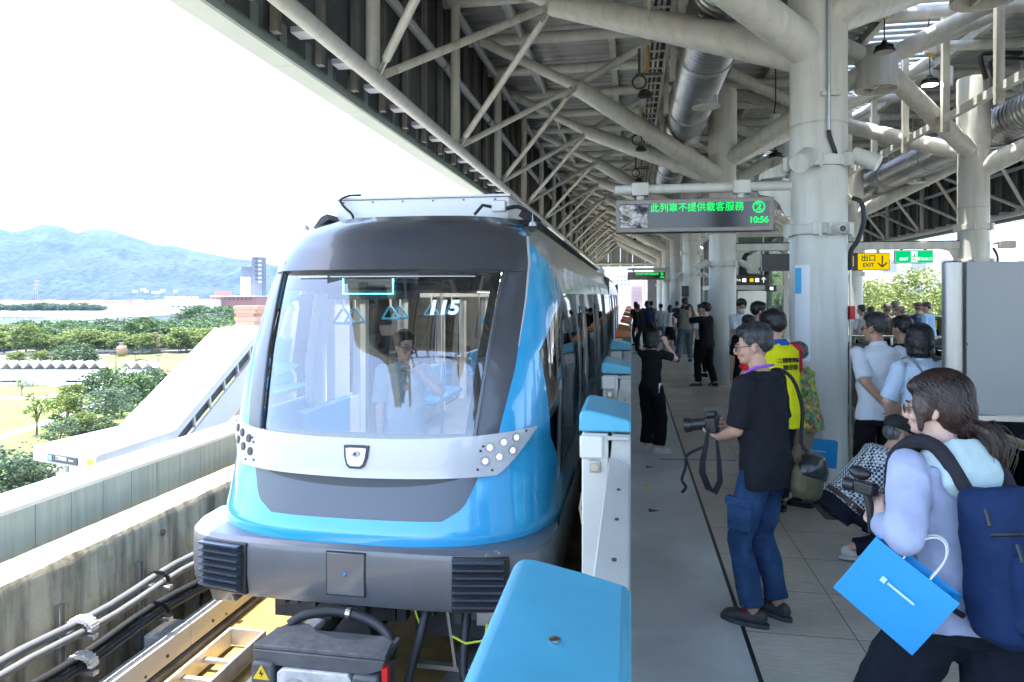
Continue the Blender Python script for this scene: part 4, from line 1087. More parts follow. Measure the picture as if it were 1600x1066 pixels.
# ================================================================ COLUMN EQUIPMENT AND SIGNS
C1 = V(COLX, BAY, 0)
def can_light(base, d, lab, r=0.085, L=0.27):
    t = thing('column_floodlight', lab, 'floodlight', base)
    d = Vector(d).normalized(); base = Vector(base); e = base + d * 0.14
    MB().bar(base, e, 0.05, 0.02).build('bracket', W_STEEL, t)
    ax = Vector((d.x * 0.75, d.y * 0.75 - 0.2, -0.42)).normalized()
    MB().tube(e - ax * L / 2, e + ax * L / 2, r, n=24).build('lamp_body', W_STEEL, t, bevel=0.006)
can_light(V(COLX - 0.14, BAY - 0.28, 3.31), (-0.7, -0.75, 0.02), 'white can floodlight on the left front of the near column', r=0.1)
can_light(V(COLX + 0.27, BAY - 0.17, 3.33), (1, -0.25, 0.05), 'white can floodlight on the right of the near column')
t = thing('column_floodlight', 'white box floodlight left of the near column clamp', 'floodlight', (COLX - 0.4, BAY + 0.1, 3.25))
MB().prism([V(COLX - 0.58, BAY, 3.19), V(COLX - 0.34, BAY, 3.21), V(COLX - 0.30, BAY, 3.32), V(COLX - 0.34, BAY, 3.37), V(COLX - 0.58, BAY, 3.26)], (0, 0.16, 0)).build('lamp_body', W_STEEL, t, bevel=0.01, fix=True)
def cctv(base, d, lab):
    base = Vector(base); d = Vector(d).normalized()
    t = thing('security_camera', lab, 'security camera', base)
    MB().bar(base, base + d * 0.06, 0.12, 0.12).build('mount', W_STEEL, t, bevel=0.008)
    q = base + d * 0.05
    MB().tube(q, q + d * 0.16, 0.045, n=18).build('camera_body', W_STEEL, t, bevel=0.005)
    MB().tube(q + d * 0.155, q + d * 0.163, 0.032, n=18).build('lens', BLACK_GLOSS, t)
cctv(V(COLX + 0.06, BAY - 0.30, 2.62), (0.2, -1, -0.12), 'white dome security camera on the front of the near column')
t = thing('column_conduit', 'thin grey cable pipe running down the front of the near column', 'conduit', (COLX, BAY - 0.3, 4))
MB().tube((COLX + 0.02, BAY - 0.315, 3.62), (COLX + 0.02, BAY - 0.315, 6.2), 0.02, n=10).build('pipe', GALV, t)
MB().path([V(COLX + 0.02, BAY - 0.315, 3.62), V(COLX + 0.03, BAY - 0.32, 3.55), V(COLX + 0.08, BAY - 0.3, 3.42), V(COLX + 0.085, BAY - 0.31, 3.38)], 0.022, 8).build('flexible_end', BLACK, t)
MB().box((COLX - 0.05, BAY - 0.32, 3.98), (COLX + 0.14, BAY - 0.275, 4.03)).build('saddle', W_STEEL_OLD, t)
tag(MB().path([V(COLX + 0.31, BAY - 0.1, 2.95), V(COLX + 0.4, BAY - 0.1, 2.9), V(COLX + 0.42, BAY - 0.1, 2.7), V(COLX + 0.36, BAY - 0.1, 2.5), V(COLX + 0.31, BAY - 0.06, 2.4), V(COLX + 0.305, BAY - 0.06, 2.2)], 0.024, 10).build('black_conduit', RUBBER), 'black looped conduit running down the right side of the near column', 'conduit')
tag(MB().tube((COLX + 0.303, BAY - 0.06, 0.02), (COLX + 0.303, BAY - 0.06, 2.2), 0.012, n=8).build('grey_conduit', GALV), 'thin grey conduit below the black loop on the right of the near column', 'conduit')
tag(MB().box((COLX + 0.285, BAY - 0.11, 1.68), (COLX + 0.335, BAY - 0.03, 1.82)).build('alarm_box', mat('alarm_red', (0.55, 0.03, 0.03), 0.4)), 'small red box on the right side of the near column', 'alarm box')
# posters / plates on the near column
tag(MB().rings([[V(COLX + 0.289 * math.cos(a), BAY + 0.289 * math.sin(a), z) for a in np.linspace(R(205), R(240), 8)] + [V(COLX + 0.287 * math.cos(a), BAY + 0.287 * math.sin(a), z) for a in np.linspace(R(240), R(205), 8)] for z in (1.25, 2.25)]).build('column_notice', mat('notice_white', (0.7, 0.73, 0.76), 0.5)), 'pale vertical notice on the left of the near column', 'notice')
tag(MB().rings([[V(COLX + 0.293 * math.cos(a), BAY + 0.293 * math.sin(a), z) for a in np.linspace(R(206), R(222), 6)] + [V(COLX + 0.291 * math.cos(a), BAY + 0.291 * math.sin(a), z) for a in np.linspace(R(222), R(206), 6)] for z in (1.95, 2.22)]).build('notice_badge', mat('notice_blue', (0.06, 0.4, 0.7), 0.5)), 'small blue tab at the top of the column notice', 'badge')
# departure displays
LEDG = emis('led_green', (0.0, 0.8, 0.12), 0.3)
BEZ = mat('display_bezel', (0.17, 0.155, 0.135), 0.4, 0.4, var=0.1, vscale=8)
SCR = mat('display_screen', (0.012, 0.013, 0.02), 0.12)
def crumple():
    s = NT('clear_film'); s.b.inputs['Metallic'].default_value = 0.9
    s.col(s.ramp(s.noise(9, 4), [(0.42, (0.06, 0.06, 0.07)), (0.5, (0.4, 0.36, 0.32)), (0.6, (0.6, 0.58, 0.56))])); s.rough(0.15); s.bump(s.noise(7, 6), 1.0, 0.08); return s.m
FILM = crumple()
def display(y, lab, near):
    t = thing('departure_display', lab, 'display', (COLX, y, 2.83))
    MB().tube((-0.18, y, 3.11), (COLX - 0.25, y, 3.11), 0.055, n=20).build('arm', W_STEEL, t)
    MB().prism([V(COLX - 0.29, y - 0.02, 3.18), V(COLX - 0.27, y - 0.02, 2.78), V(COLX - 0.34, y - 0.02, 2.78), V(COLX - 0.40, y - 0.02, 2.92), V(COLX - 0.5, y - 0.02, 3.0), V(COLX - 0.6, y - 0.02, 3.02), V(COLX - 0.62, y - 0.02, 3.06)], (0, 0.04, 0)).build('bracket_plate', W_STEEL, t, fix=True)
    for x in (0.1, 1.18):
        MB().box((x - 0.09, y - 0.07, 3.04), (x + 0.09, y + 0.07, 3.18)).tube((x, y, 2.98), (x, y, 3.05), 0.04, n=12).build('hanger', W_STEEL, t, bevel=0.005)
    x0, x1, z0, z1 = -0.165, 1.5, 2.625, 2.985
    MB().box((x0, y - 0.1, z0), (x1, y + 0.1, z1)).build('casing', BEZ, t, bevel=0.006)
    MB().box((x0 + 0.04, y - 0.104, z0 + 0.045), (x1 - 0.05, y - 0.095, z1 - 0.045)).build('screen', SCR, t)
    fy_ = y - 0.107
    if near:
        b = MB(); n = 14; rgn = np.random.RandomState(5)
        vs = []
        for j in range(n):
            for i in range(n): vs.append(V(x0 + 0.045 + 0.30 * i / (n - 1) + 0.01 * rgn.randn(), fy_ - 0.002 - abs(0.006 * rgn.randn()), z0 + 0.05 + 0.25 * j / (n - 1)))
        b.add(vs, [(j * n + i, j * n + i + 1, (j + 1) * n + i + 1, (j + 1) * n + i) for j in range(n - 1) for i in range(n - 1)])
        b.build('clear_film', FILM, t)
    text_mesh('message', '此列車不提供載客服務', 0.104, LEDG, face_cam(V(0.70, fy_, 2.885)) @ Matrix.Scale(0.95, 4, (1, 0, 0)), t)
    ring = MB(); n = 36
    ring.rings([[V(1.345 + r * math.cos(a), yy, 2.88 + r * math.sin(a)) for a in np.linspace(0, 2 * math.pi, n, endpoint=False)] for r, yy in ((0.064, fy_), (0.052, fy_))], cap=False)
    ring.build('platform_ring', LEDG, t)
    text_mesh('platform_number', '2', 0.11, LEDG, face_cam(V(1.345, fy_, 2.88)), t, wt=0.003)
    text_mesh('clock', '10:56', 0.09, LEDG, face_cam(V(1.345, fy_, 2.74)), t, wt=0.002)
display(BAY, 'near green LED departure display hung from the big column', True)
display(BAY * 4, 'distant small green LED departure display over the platform', False)
# sign beam at the second bay
t = thing('sign_beam', 'pale horizontal beam between columns carrying the exit signs', 'beam', (4.4, 15.5, 2.95))
MB().box((COLX + 0.28, 15.43, 2.9), (COLRX - 0.28, 15.57, 3.05)).build('beam', W_STEEL, t, bevel=0.01)
MB().box((COLX + 0.28, 15.45, 3.051), (COLRX - 0.28, 15.55, 3.075)).build('beam_cover', BLACK, t)
for sx, x in ((1, COLX), (-1, COLRX)):
    MB().prism([V(x + sx * 0.28, 15.48, 3.06), V(x + sx * 0.28, 15.48, 2.65), V(x + sx * 0.36, 15.48, 2.68), V(x + sx * 0.45, 15.48, 2.85), V(x + sx * 0.62, 15.48, 2.9)], (0, 0.04, 0)).build('bracket_plate', W_STEEL, t, fix=True)
SIGNB = mat('sign_black', (0.012, 0.013, 0.015), 0.35); SIGNW = emis('sign_white', (0.9, 0.92, 0.95), 0.2); SIGNY = emis('sign_yellow', (0.85, 0.6, 0.0), 0.14)
ex = thing('exit_sign', 'hanging black and yellow exit 1 sign with down arrow', 'sign', (4.9, 15.5, 2.5))
MB().box((4.33, 15.45, 2.46), (5.34, 15.55, 2.83)).build('panel', SIGNB, ex, bevel=0.006)
MB().box((4.715, 15.444, 2.475), (5.325, 15.449, 2.815)).build('yellow_face', SIGNY, ex)
text_mesh('lettering', '·1', 0.3, SIGNY, face_cam(V(4.57, 15.445, 2.645)), ex, depth=0.001, wt=0.006)
text_mesh('lettering', '出口', 0.15, SIGNB, face_cam(V(4.92, 15.442, 2.71)), ex, depth=0.001, wt=0.003)
text_mesh('lettering', 'EXIT', 0.11, SIGNB, face_cam(V(4.92, 15.442, 2.57)), ex, depth=0.001, wt=0.003)
b = MB()
for p, q in (((5.19, 2.77), (5.19, 2.53)), ((5.19, 2.53), (5.10, 2.62)), ((5.19, 2.53), (5.28, 2.62))):
    b.bar((p[0], 15.441, p[1]), (q[0], 15.441, q[1]), 0.03, 0.004) if False else b.tube((p[0], 15.442, p[1]), (q[0], 15.442, q[1]), 0.014, n=8)
b.build('arrow', SIGNB, ex)
MB().box((4.55, 15.48, 2.83), (4.6, 15.52, 2.9)).box((5.1, 15.48, 2.83), (5.15, 15.52, 2.9)).build('hanger', W_STEEL, ex)
eg = thing('emergency_exit_sign', 'lit green running man emergency exit sign hanging from the beam', 'sign', (5.83, 15.5, 2.7))
SG = emis('sign_green', (0.0, 0.55, 0.17), 0.17)
MB().box((5.44, 15.46, 2.60), (6.18, 15.54, 2.88)).build('casing', GALV, eg, bevel=0.005)
MB().box((5.46, 15.452, 2.62), (6.16, 15.459, 2.86)).build('face', SG, eg)
MB().box((5.75, 15.449, 2.63), (5.87, 15.4515, 2.85)).build('figure_panel', SIGNW, eg)
b = MB()
for pts in ([(5.82, 2.80), (5.81, 2.74), (5.80, 2.70)], [(5.81, 2.76), (5.78, 2.75), (5.765, 2.72)], [(5.81, 2.76), (5.84, 2.74), (5.855, 2.755)], [(5.80, 2.70), (5.83, 2.68), (5.825, 2.645)], [(5.80, 2.70), (5.785, 2.67), (5.76, 2.655)]):
    b.path([V(x, 15.449, z) for x, z in pts], 0.009, 6)
b.ell((5.825, 15.448, 2.822), (0.014, 0.004, 0.014)).build('running_man', mat('man_green', (0.0, 0.3, 0.12), 0.5), eg)
text_mesh('lettering', 'EXIT', 0.085, SIGNW, face_cam(V(5.61, 15.449, 2.69)), eg, wt=0.002)
text_mesh('lettering', '緊急出口', 0.07, SIGNW, face_cam(V(6.01, 15.449, 2.69)), eg, wt=0.001)
b = MB()
for x in (5.58, 6.04):
    b.lathe([(0.025, 0.0), (0.025, 0.02), (0.015, 0.02), (0.015, 0.04), (0.025, 0.04), (0.025, 0.06), (0.015, 0.06)], (x, 15.5, 2.84), 10)
b.build('hanger', DARK, eg)
sb = thing('blank_sign', 'dark blank back of a hanging sign left of the near column', 'sign', (2.9, 15.5, 2.6))
MB().box((2.78, 15.45, 2.46), (3.75, 15.55, 2.83)).build('panel', SIGNB, sb, bevel=0.006)
MB().box((2.95, 15.48, 2.83), (3.0, 15.52, 2.9)).box((3.5, 15.48, 2.83), (3.55, 15.52, 2.9)).build('hanger', W_STEEL, sb)
ds_ = thing('direction_sign', 'black hanging sign with small white and yellow pictograms and an up arrow', 'sign', (3.9, 23.2, 2.4))
MB().box((3.3, 23.15, 2.27), (4.37, 23.25, 2.6)).build('panel', SIGNB, ds_, bevel=0.006)
for k, (x, m_) in enumerate(((3.62, SIGNW), (3.85, SIGNY), (4.02, SIGNW))):
    MB().box((x - 0.06, 23.144, 2.37), (x + 0.06, 23.149, 2.49)).build('pictogram', m_, ds_)
text_mesh('lettering', '月台', 0.09, SIGNW, face_cam(V(3.43, 23.144, 2.43)), ds_)
b = MB()
for p, q in (((4.22, 2.35), (4.22, 2.52)), ((4.22, 2.52), (4.16, 2.45)), ((4.22, 2.52), (4.28, 2.45))): b.tube((p[0], 23.145, p[1]), (q[0], 23.145, q[1]), 0.012, n=6)
b.build('arrow', SIGNW, ds_)
MB().box((3.4, 23.18, 2.6), (3.44, 23.22, 4.2)).box((4.2, 23.18, 2.6), (4.24, 23.22, 4.2)).build('hanger', W_STEEL, ds_)
s2 = thing('small_sign', 'small square black sign with white pictogram below the direction sign', 'sign', (4.4, 23.2, 2.1))
MB().box((4.28, 23.15, 2.06), (4.62, 23.25, 2.26)).build('panel', SIGNB, s2)
MB().box((4.41, 23.144, 2.11), (4.52, 23.149, 2.21)).build('pictogram', SIGNW, s2)
# CCTV and lights on the farther columns
for k in (2, 3, 4):
    y = BAY * k
    for s in (-1, 1):
        p = V(COLX + s * 0.34, y - 0.1, 2.66)
        t = thing('column_floodlight', 'small white floodlight on the ' + ('left' if s < 0 else 'right') + ' of the ' + ORD[k - 1] + ' near side column', 'floodlight', p)
        ax = Vector((s * 0.8, -0.3, -0.45)).normalized()
        MB().bar((COLX + s * 0.3, y - 0.05, 2.62), p + ax * 0.05, 0.04, 0.02).build('bracket', W_STEEL, t)
        MB().tube(p, p + ax * 0.27, 0.07, n=16).build('lamp_body', W_STEEL, t, bevel=0.005)
p = V(COLRX + 0.36, 15.3, 3.0)
t = thing('column_floodlight', 'grey floodlight on the right of the far column beside the panel', 'floodlight', p)
MB().cbox(p + V(0.16, -0.02, -0.04), (0.15, 0.06, 0.075), None).build('lamp_body', W_STEEL_OLD, t, bevel=0.02)
MB().bar((COLRX + 0.3, 15.35, 2.98), p + V(0.05, 0, 0), 0.05, 0.04).build('bracket', W_STEEL, t)
tag(MB().path([V(COLRX + 0.3, 15.35, 2.9), V(COLRX + 0.36, 15.3, 2.7), V(COLRX + 0.33, 15.3, 2.45), V(COLRX + 0.42, 15.3, 2.3), V(COLRX + 0.42, 15.3, 2.1)], 0.022, 8).build('floodlight_lead', RUBBER), 'black lead hanging down from the floodlight on the far right column', 'cable')

# ================================================================ PANEL, BALUSTRADES, ESCALATOR, LIFT
BPAN = mat('board_grey', (0.2, 0.205, 0.205), 0.45, 0.3, var=0.04, vscale=1.5)
t = thing('steel_panel', 'large plain grey metal panel with a rounded stainless end post at right', 'panel', (2.2, 5.1, 1.1))
MB().box((2.24, 5.09, 1.125), (6.4, 5.15, 2.16)).build('panel_sheet', BPAN, t, bevel=0.004)
MB().lathe([(0.062, 0.0), (0.062, 2.155), (0.05, 2.165)], (2.165, 5.12, 0), 28).build('end_post', mat('brushed_post', (0.33, 0.325, 0.31), 0.38, 0.9, var=0.05, vscale=30, stretch=(1, 1, 0.02)), t)
MB().box((2.24, 5.08, 1.085), (6.4, 5.16, 1.12)).build('bottom_rail', STAINLESS, t)
MB().box((2.26, 5.12, 0.12), (6.3, 5.132, 1.08)).build('glass_infill', glass('infill_glass', (0.62, 0.78, 0.74), 1.2), t)
MB().tube((6.3, 5.12, 0), (6.3, 5.12, 1.1), 0.04, n=12).build('end_foot', STAINLESS, t)
MB().tube((2.24, 5.095, 1.6), (2.24, 5.085, 1.6), 0.01, n=8).build('rivet', DARK, t)
BR = mat('handrail_bronze', (0.3, 0.24, 0.15), 0.3, 0.8, var=0.06)
t = thing('glass_balustrade', 'glass balustrade with bronze handrail right of the walking woman', 'balustrade', (2.15, 3, 0))
MB().tube((2.15, 5.0, 1.1), (2.15, -1.0, 1.1), 0.024, n=12).build('handrail', BR, t)
MB().box((2.142, -1.0, 0.08), (2.158, 4.98, 1.07)).build('pane', glass('balustrade_glass', (0.6, 0.77, 0.73), 1.2), t)
MB().box((2.12, -1.0, 0.0), (2.2, 5.0, 0.08)).build('base_rail', STAINLESS, t)
for y in (4.9, 3.6, 2.3): MB().box((2.135, y, 0.08), (2.165, y + 0.03, 1.09)).build('upright', STAINLESS, t)
# stair opening is shown as its dark lower flight (far side glass and handrail)
t = thing('stair_flight', 'dark stair well with stainless skirting inside the glass balustrade', 'stairs', (3.5, 3, 0))
MB().box((2.22, -1.0, 0.004), (4.3, 4.9, 0.02)).build('landing', mat('stair_dark', (0.3, 0.31, 0.31), 0.5, var=0.2), t)
for k in range(9): MB().box((2.25, 0.2 + 0.45 * k, 0.021), (4.25, 0.24 + 0.45 * k, 0.03)).build('nosing', STAINLESS, t)
MB().tube((4.3, -1, 1.1), (4.3, 5.0, 1.1), 0.024, n=10).build('handrail', BR, t)
MB().box((4.29, -1, 0.05), (4.302, 5.0, 1.07)).build('pane', GLS, t)
# escalators behind the white shirts
ESG = glass('escalator_glass', (0.66, 0.8, 0.77), 1.3)
for n_, x0 in enumerate((3.3, 4.55)):
    t = thing('escalator', ('left' if n_ == 0 else 'right') + ' escalator with glass sides and black handrails behind the men in white shirts', 'escalator', (x0, 11, 0))
    for x in (x0, x0 + 0.95):
        pts = [V(x, 8.35, 0.35), V(x, 8.15, 0.55), V(x, 8.12, 0.75), V(x, 8.25, 0.93), V(x, 8.5, 0.98), V(x, 14.8, 0.98)]
        MB().path(pts, 0.035, 10).build('handrail', BLACK, t)
        MB().prism([V(x - 0.008, 8.4, 0.25), V(x - 0.008, 8.2, 0.6), V(x - 0.008, 8.3, 0.88), V(x - 0.008, 8.5, 0.94), V(x - 0.008, 14.8, 0.94), V(x - 0.008, 14.8, 0.25)], (0.016, 0, 0)).build('side_glass', ESG, t, fix=True)
        MB().box((x - 0.08, 8.3, 0.0), (x + 0.08, 14.8, 0.24)).build('skirt', STAINLESS, t)
    MB().box((x0 + 0.09, 8.2, 0.003), (x0 + 0.86, 14.8, 0.03)).build('comb_plate', mat('step_dark', (0.08, 0.08, 0.085), 0.45, 0.5), t)
t = thing('glass_balustrade', 'far glass balustrade in front of the group of people at the right track', 'balustrade', (6, 15, 0))
MB().tube((3.2, 14.95, 1.1), (8.2, 14.95, 1.1), 0.024, n=10).build('handrail', STAINLESS, t)
MB().box((3.2, 14.94, 0.08), (8.2, 14.955, 1.06)).build('pane', ESG, t)
for x in (3.2, 4.2, 5.2, 6.2, 7.2, 8.2): MB().box((x - 0.02, 14.93, 0), (x + 0.02, 14.965, 1.1)).build('upright', STAINLESS, t)
# lift shaft and plant room in the middle of the platform
t = thing('lift_shaft', 'glass lift shaft with pale steel frame behind the second column', 'lift', (4.3, 28, 0))
b = MB()
for x in (3.05, 5.6):
    for y in (26.5, 29.5): b.box((x - 0.08, y - 0.08, 0), (x + 0.08, y + 0.08, 4.2))
for z in (0.1, 2.15, 4.1): b.box((2.96, 26.4, z), (5.7, 26.415 + 0.1, z + 0.16)).box((2.96, 29.4, z), (5.7, 29.6, z + 0.16)).box((2.96, 26.6, z), (3.1, 29.4, z + 0.16)).box((5.55, 26.6, z), (5.7, 29.4, z + 0.16))
b.build('frame', W_STEEL, t)
LG = glass('lift_glass', (0.5, 0.62, 0.58), 1.2)
MB().box((3.14, 26.44, 0.26), (5.51, 26.46, 4.1)).box((3.04, 26.6, 0.26), (3.06, 29.4, 4.1)).build('glass_wall', LG, t)
MB().box((3.9, 26.38, 0.02), (4.9, 26.43, 2.1)).build('lift_door', STAINLESS, t)
MB().box((3.4, 28.0, 2.2), (5.3, 28.3, 3.6)).build('machinery', DARK, t)
t = thing('plant_room', 'grey green plant room with louvres in the platform centre', 'room', (4.5, 36, 0))
MB().box((2.7, 33.5, 0), (6.2, 40, 3.6)).build('wall', mat('plant_grey', (0.26, 0.27, 0.25), 0.6, var=0.08), t)
b = MB()
for k in range(12): b.box((2.9, 33.44, 2.4 + 0.085 * k), (5.9, 33.49, 2.45 + 0.085 * k))
b.build('louvre', DARK, t)
t = thing('end_wall', 'plain grey wall closing the far end of the platform', 'wall', (1.4, 50, 0))
MB().box((1.15, 50, 0), (2.6, 50.2, 3.4)).build('wall_panel', BPAN, t)
MB().box((1.14, 49.97, 0), (1.2, 50.0, 3.4)).build('corner_trim', W_STEEL, t)
tag(MB().box((COLX - 0.12, 23.25 - 0.33, 1.9), (COLX - 0.34, 23.25 - 0.2, 2.25)).build('speaker_box', DARK), 'small dark box on the left of the third column', 'box')

MB().lathe([(0.012, 0), (0.012, 0.004), (0.006, 0.006)], (-0.15, 1.35, 1.2455), 12).build('lid_screw', STAINLESS, bpy.data.objects['platform_gate'])
MB().box((-0.296, 0.36, 1.128), (-0.004, 1.71, 1.136)).build('lid_seam', BLACK, bpy.data.objects['platform_gate'])
# ================================================================ OUTSIDE: ground, park, town, hills
GZ = -12.0
def ground_material():
    s = NT('park_ground')
    g = s.ramp(s.noise(0.02, 8), [(0.35, (0.10, 0.105, 0.085)), (0.55, (0.16, 0.155, 0.13)), (0.7, (0.24, 0.225, 0.19))])
    f = s.ramp(s.noise(0.6, 6), [(0.3, (0.75, 0.75, 0.75)), (0.7, (1.15, 1.15, 1.1))])
    s.col(s.mix(1.0, g, f, 'MULTIPLY')); s.rough(0.95); return s.m
b = MB(); N = 40
def gx(i): return math.copysign(abs(i / (N / 2) - 1) ** 2.2, i / (N / 2) - 1) * 9000
xs = [gx(i) for i in range(N + 1)]
b.add([V(x, y, GZ) for y in xs for x in xs], [(j * (N + 1) + i, j * (N + 1) + i + 1, (j + 1) * (N + 1) + i + 1, (j + 1) * (N + 1) + i) for j in range(N) for i in range(N)])
struct(b.build('ground', ground_material(), smooth=0))
LAWN = (lambda s: (s.col(s.mix(1.0, s.ramp(s.noise(0.12, 6), [(0.3, (0.07, 0.115, 0.02)), (0.7, (0.14, 0.155, 0.035))]), s.ramp(s.noise(1.2, 4, (1, 0.15, 1)), [(0.4, (0.8,) * 3), (0.6, (1.05,) * 3)]), 'MULTIPLY')), s.rough(0.95), s.m)[-1])(NT('lawn'))
PATHM = mat('park_path', (0.5, 0.48, 0.44), 0.9, var=0.1)
def flat(name, pix, z, m_):
    P = [at(px, py, z=z) for px, py in pix]
    o = MB().add(P, [tuple(range(len(P)))]).build(name, m_, smooth=0, fix=False)
    if o.data.polygons[0].normal.z < 0: o.data.flip_normals()
    return struct(o)
flat('lawn', [(-260, 680), (-200, 590), (0, 600), (250, 606), (330, 560), (420, 552), (420, 640), (250, 660), (60, 735), (-100, 830)], GZ + 0.03, LAWN)
flat('lawn', [(130, 579), (165, 556), (340, 550), (330, 584), (240, 590)], GZ + 0.03, LAWN)
def ribbon(name, pix, w, z, m_):
    P = [at(px, py, z=z) for px, py in pix]
    L = []; Rr = []
    for i, p in enumerate(P):
        d = (P[min(i + 1, len(P) - 1)] - P[max(i - 1, 0)]); d.z = 0; d.normalize(); n = V(-d.y, d.x, 0)
        L.append(p + n * w / 2); Rr.append(p - n * w / 2)
    return struct(MB().rings([[a, c] for a, c in zip(L, Rr)], cap=False, close=False).build(name, m_, smooth=0))
ribbon('path', [(-150, 725), (-20, 690), (60, 664), (110, 645), (160, 628), (200, 622)], 1.4, GZ + 0.06, PATHM)
ribbon('path', [(-150, 640), (0, 622), (60, 622), (110, 616), (160, 604)], 3.0, GZ + 0.07, PATHM)
ribbon('path', [(-100, 606), (0, 600), (170, 599), (280, 596)], 2.0, GZ + 0.08, PATHM)
# ---- trees
def leaf_mat(name, a, c, e):
    s = NT(name); s.col(s.ramp(s.noise(0.9, 4), [(0.32, a), (0.5, c), (0.7, e)])); s.rough(0.65)
    s.b.inputs['Subsurface Weight'].default_value = 0.0
    s.b.inputs['Transmission Weight'].default_value = 0.0
    tr_ = s.n('BsdfTranslucent'); mx = s.n('MixShader'); mx.inputs[0].default_value = 0.3
    s.l.new(s.ramp(s.noise(0.9, 4), [(0.3, c), (0.7, e)]), tr_.inputs[0])
    out = s.t.nodes['Material Output']; s.l.new(s.b.outputs[0], mx.inputs[1]); s.l.new(tr_.outputs[0], mx.inputs[2]); s.l.new(mx.outputs[0], out.inputs[0])
    return s.m
LEAF = [leaf_mat('leaf_mid', (0.035, 0.075, 0.02), (0.06, 0.115, 0.03), (0.10, 0.165, 0.045)),
        leaf_mat('leaf_dark', (0.022, 0.05, 0.018), (0.04, 0.08, 0.026), (0.065, 0.11, 0.035)),
        leaf_mat('leaf_light', (0.07, 0.115, 0.02), (0.12, 0.17, 0.03), (0.18, 0.21, 0.05)),
        leaf_mat('leaf_blue', (0.04, 0.075, 0.04), (0.065, 0.11, 0.06), (0.09, 0.14, 0.07))]
BARK = mat('bark', (0.12, 0.085, 0.06), 0.9, var=0.3, vscale=5)
def crown_mesh(seed, nclump, leaves, H, W, z0, leaf):
    rg = np.random.RandomState(seed); b = MB(); cl = []
    for k in range(nclump):
        t = rg.rand(); a = rg.rand() * 6.283; rr = W * (0.25 + 0.75 * math.sqrt(rg.rand())) * (math.sin(math.pi * (0.18 + 0.72 * t)) ** 0.7)
        c = V(rr * math.cos(a), rr * math.sin(a), z0 + (H - z0) * (0.1 + 0.85 * t)); s = W * (0.22 + 0.2 * rg.rand())
        cl.append(c)
        for i in range(leaves):
            v = rg.randn(3); v /= np.linalg.norm(v) + 1e-6; v *= (0.35 + 0.65 * rg.rand() ** 0.4) * s; v[2] *= 0.62
            p = c + V(*v); n = V(*(rg.randn(3) + np.array([0, 0, 0.7]))).normalized(); u, w, _ = frame(n); L = leaf * (0.6 + 0.8 * rg.rand())
            b.add([p - u * L * 0.5, p + w * L * 0.32, p + u * L * 0.5, p - w * L * 0.32], [(0, 1, 2, 3)])
    return b, cl
def tree(name, label, group, seed, H, W, z0, nclump, leaves, leaf, lm, loc):
    t = thing(name, label, 'tree', loc, group)
    b, cl = crown_mesh(seed, nclump, leaves, H, W, z0, leaf)
    b.build('crown', lm, t, smooth=0, local=True)
    k = MB(); k.path([V(0, 0, -0.2), V(0.03 * H * 0.3, 0, H * 0.3), V(0, 0.05, H * 0.6), V(0, 0, H * 0.8)], [0.028 * H, 0.02 * H, 0.012 * H, 0.004 * H], 8)
    for c in cl[:9]: k.path([V(0, 0, max(0.18 * H, c.z * 0.5)), V(c.x * 0.5, c.y * 0.5, c.z * 0.82), c], [0.012 * H, 0.008 * H, 0.003 * H], 5)
    k.build('trunk', BARK, t, local=True)
    return t
# prototypes (unit height 10 m), placed first at their own spots
def gp(px, py): return at(px, py, z=GZ)
protos = [
    tree('park_tree', 'mid green leafy tree standing highest in the middle of the park edge', 'park trees', 1, 10, 4.6, 3.0, 46, 46, 0.75, LEAF[0], gp(222, 548)),
    tree('park_tree', 'dark rounded broad tree behind the row of white tents', 'park trees', 2, 9, 6.5, 1.6, 60, 44, 0.75, LEAF[1], gp(118, 580)),
    tree('park_tree', 'yellow green bushy tree at the edge of the lawn', 'park trees', 3, 10, 5.0, 2.0, 46, 44, 0.75, LEAF[2], gp(40, 556)),
    tree('young_tree', 'thin young tree with open crown standing alone on the near lawn', 'young lawn trees', 4, 10, 3.0, 4.0, 20, 26, 0.55, LEAF[2], gp(57, 681)),
    tree('park_tree', 'blue green layered tree at the lawn corner nearest the viaduct wall', 'park trees', 5, 9, 5.5, 1.4, 44, 40, 0.62, LEAF[3], gp(16, 786)),
]
protos[0].scale = (1.0,) * 3
def size(t, px_h, loc, H):   # scale so the tree is px_h photo pixels tall
    d = -SA * loc.x + CA * loc.y
    s = px_h * d / 1067.0 / H
    t.scale = (s, s, s); return s
for t, h, H in zip(protos, (52, 42, 48, 66, 84), (10, 9, 10, 10, 9)): size(t, h, t.location, H)
names = ['mid green', 'dark', 'yellow green', 'thin young', 'blue green']
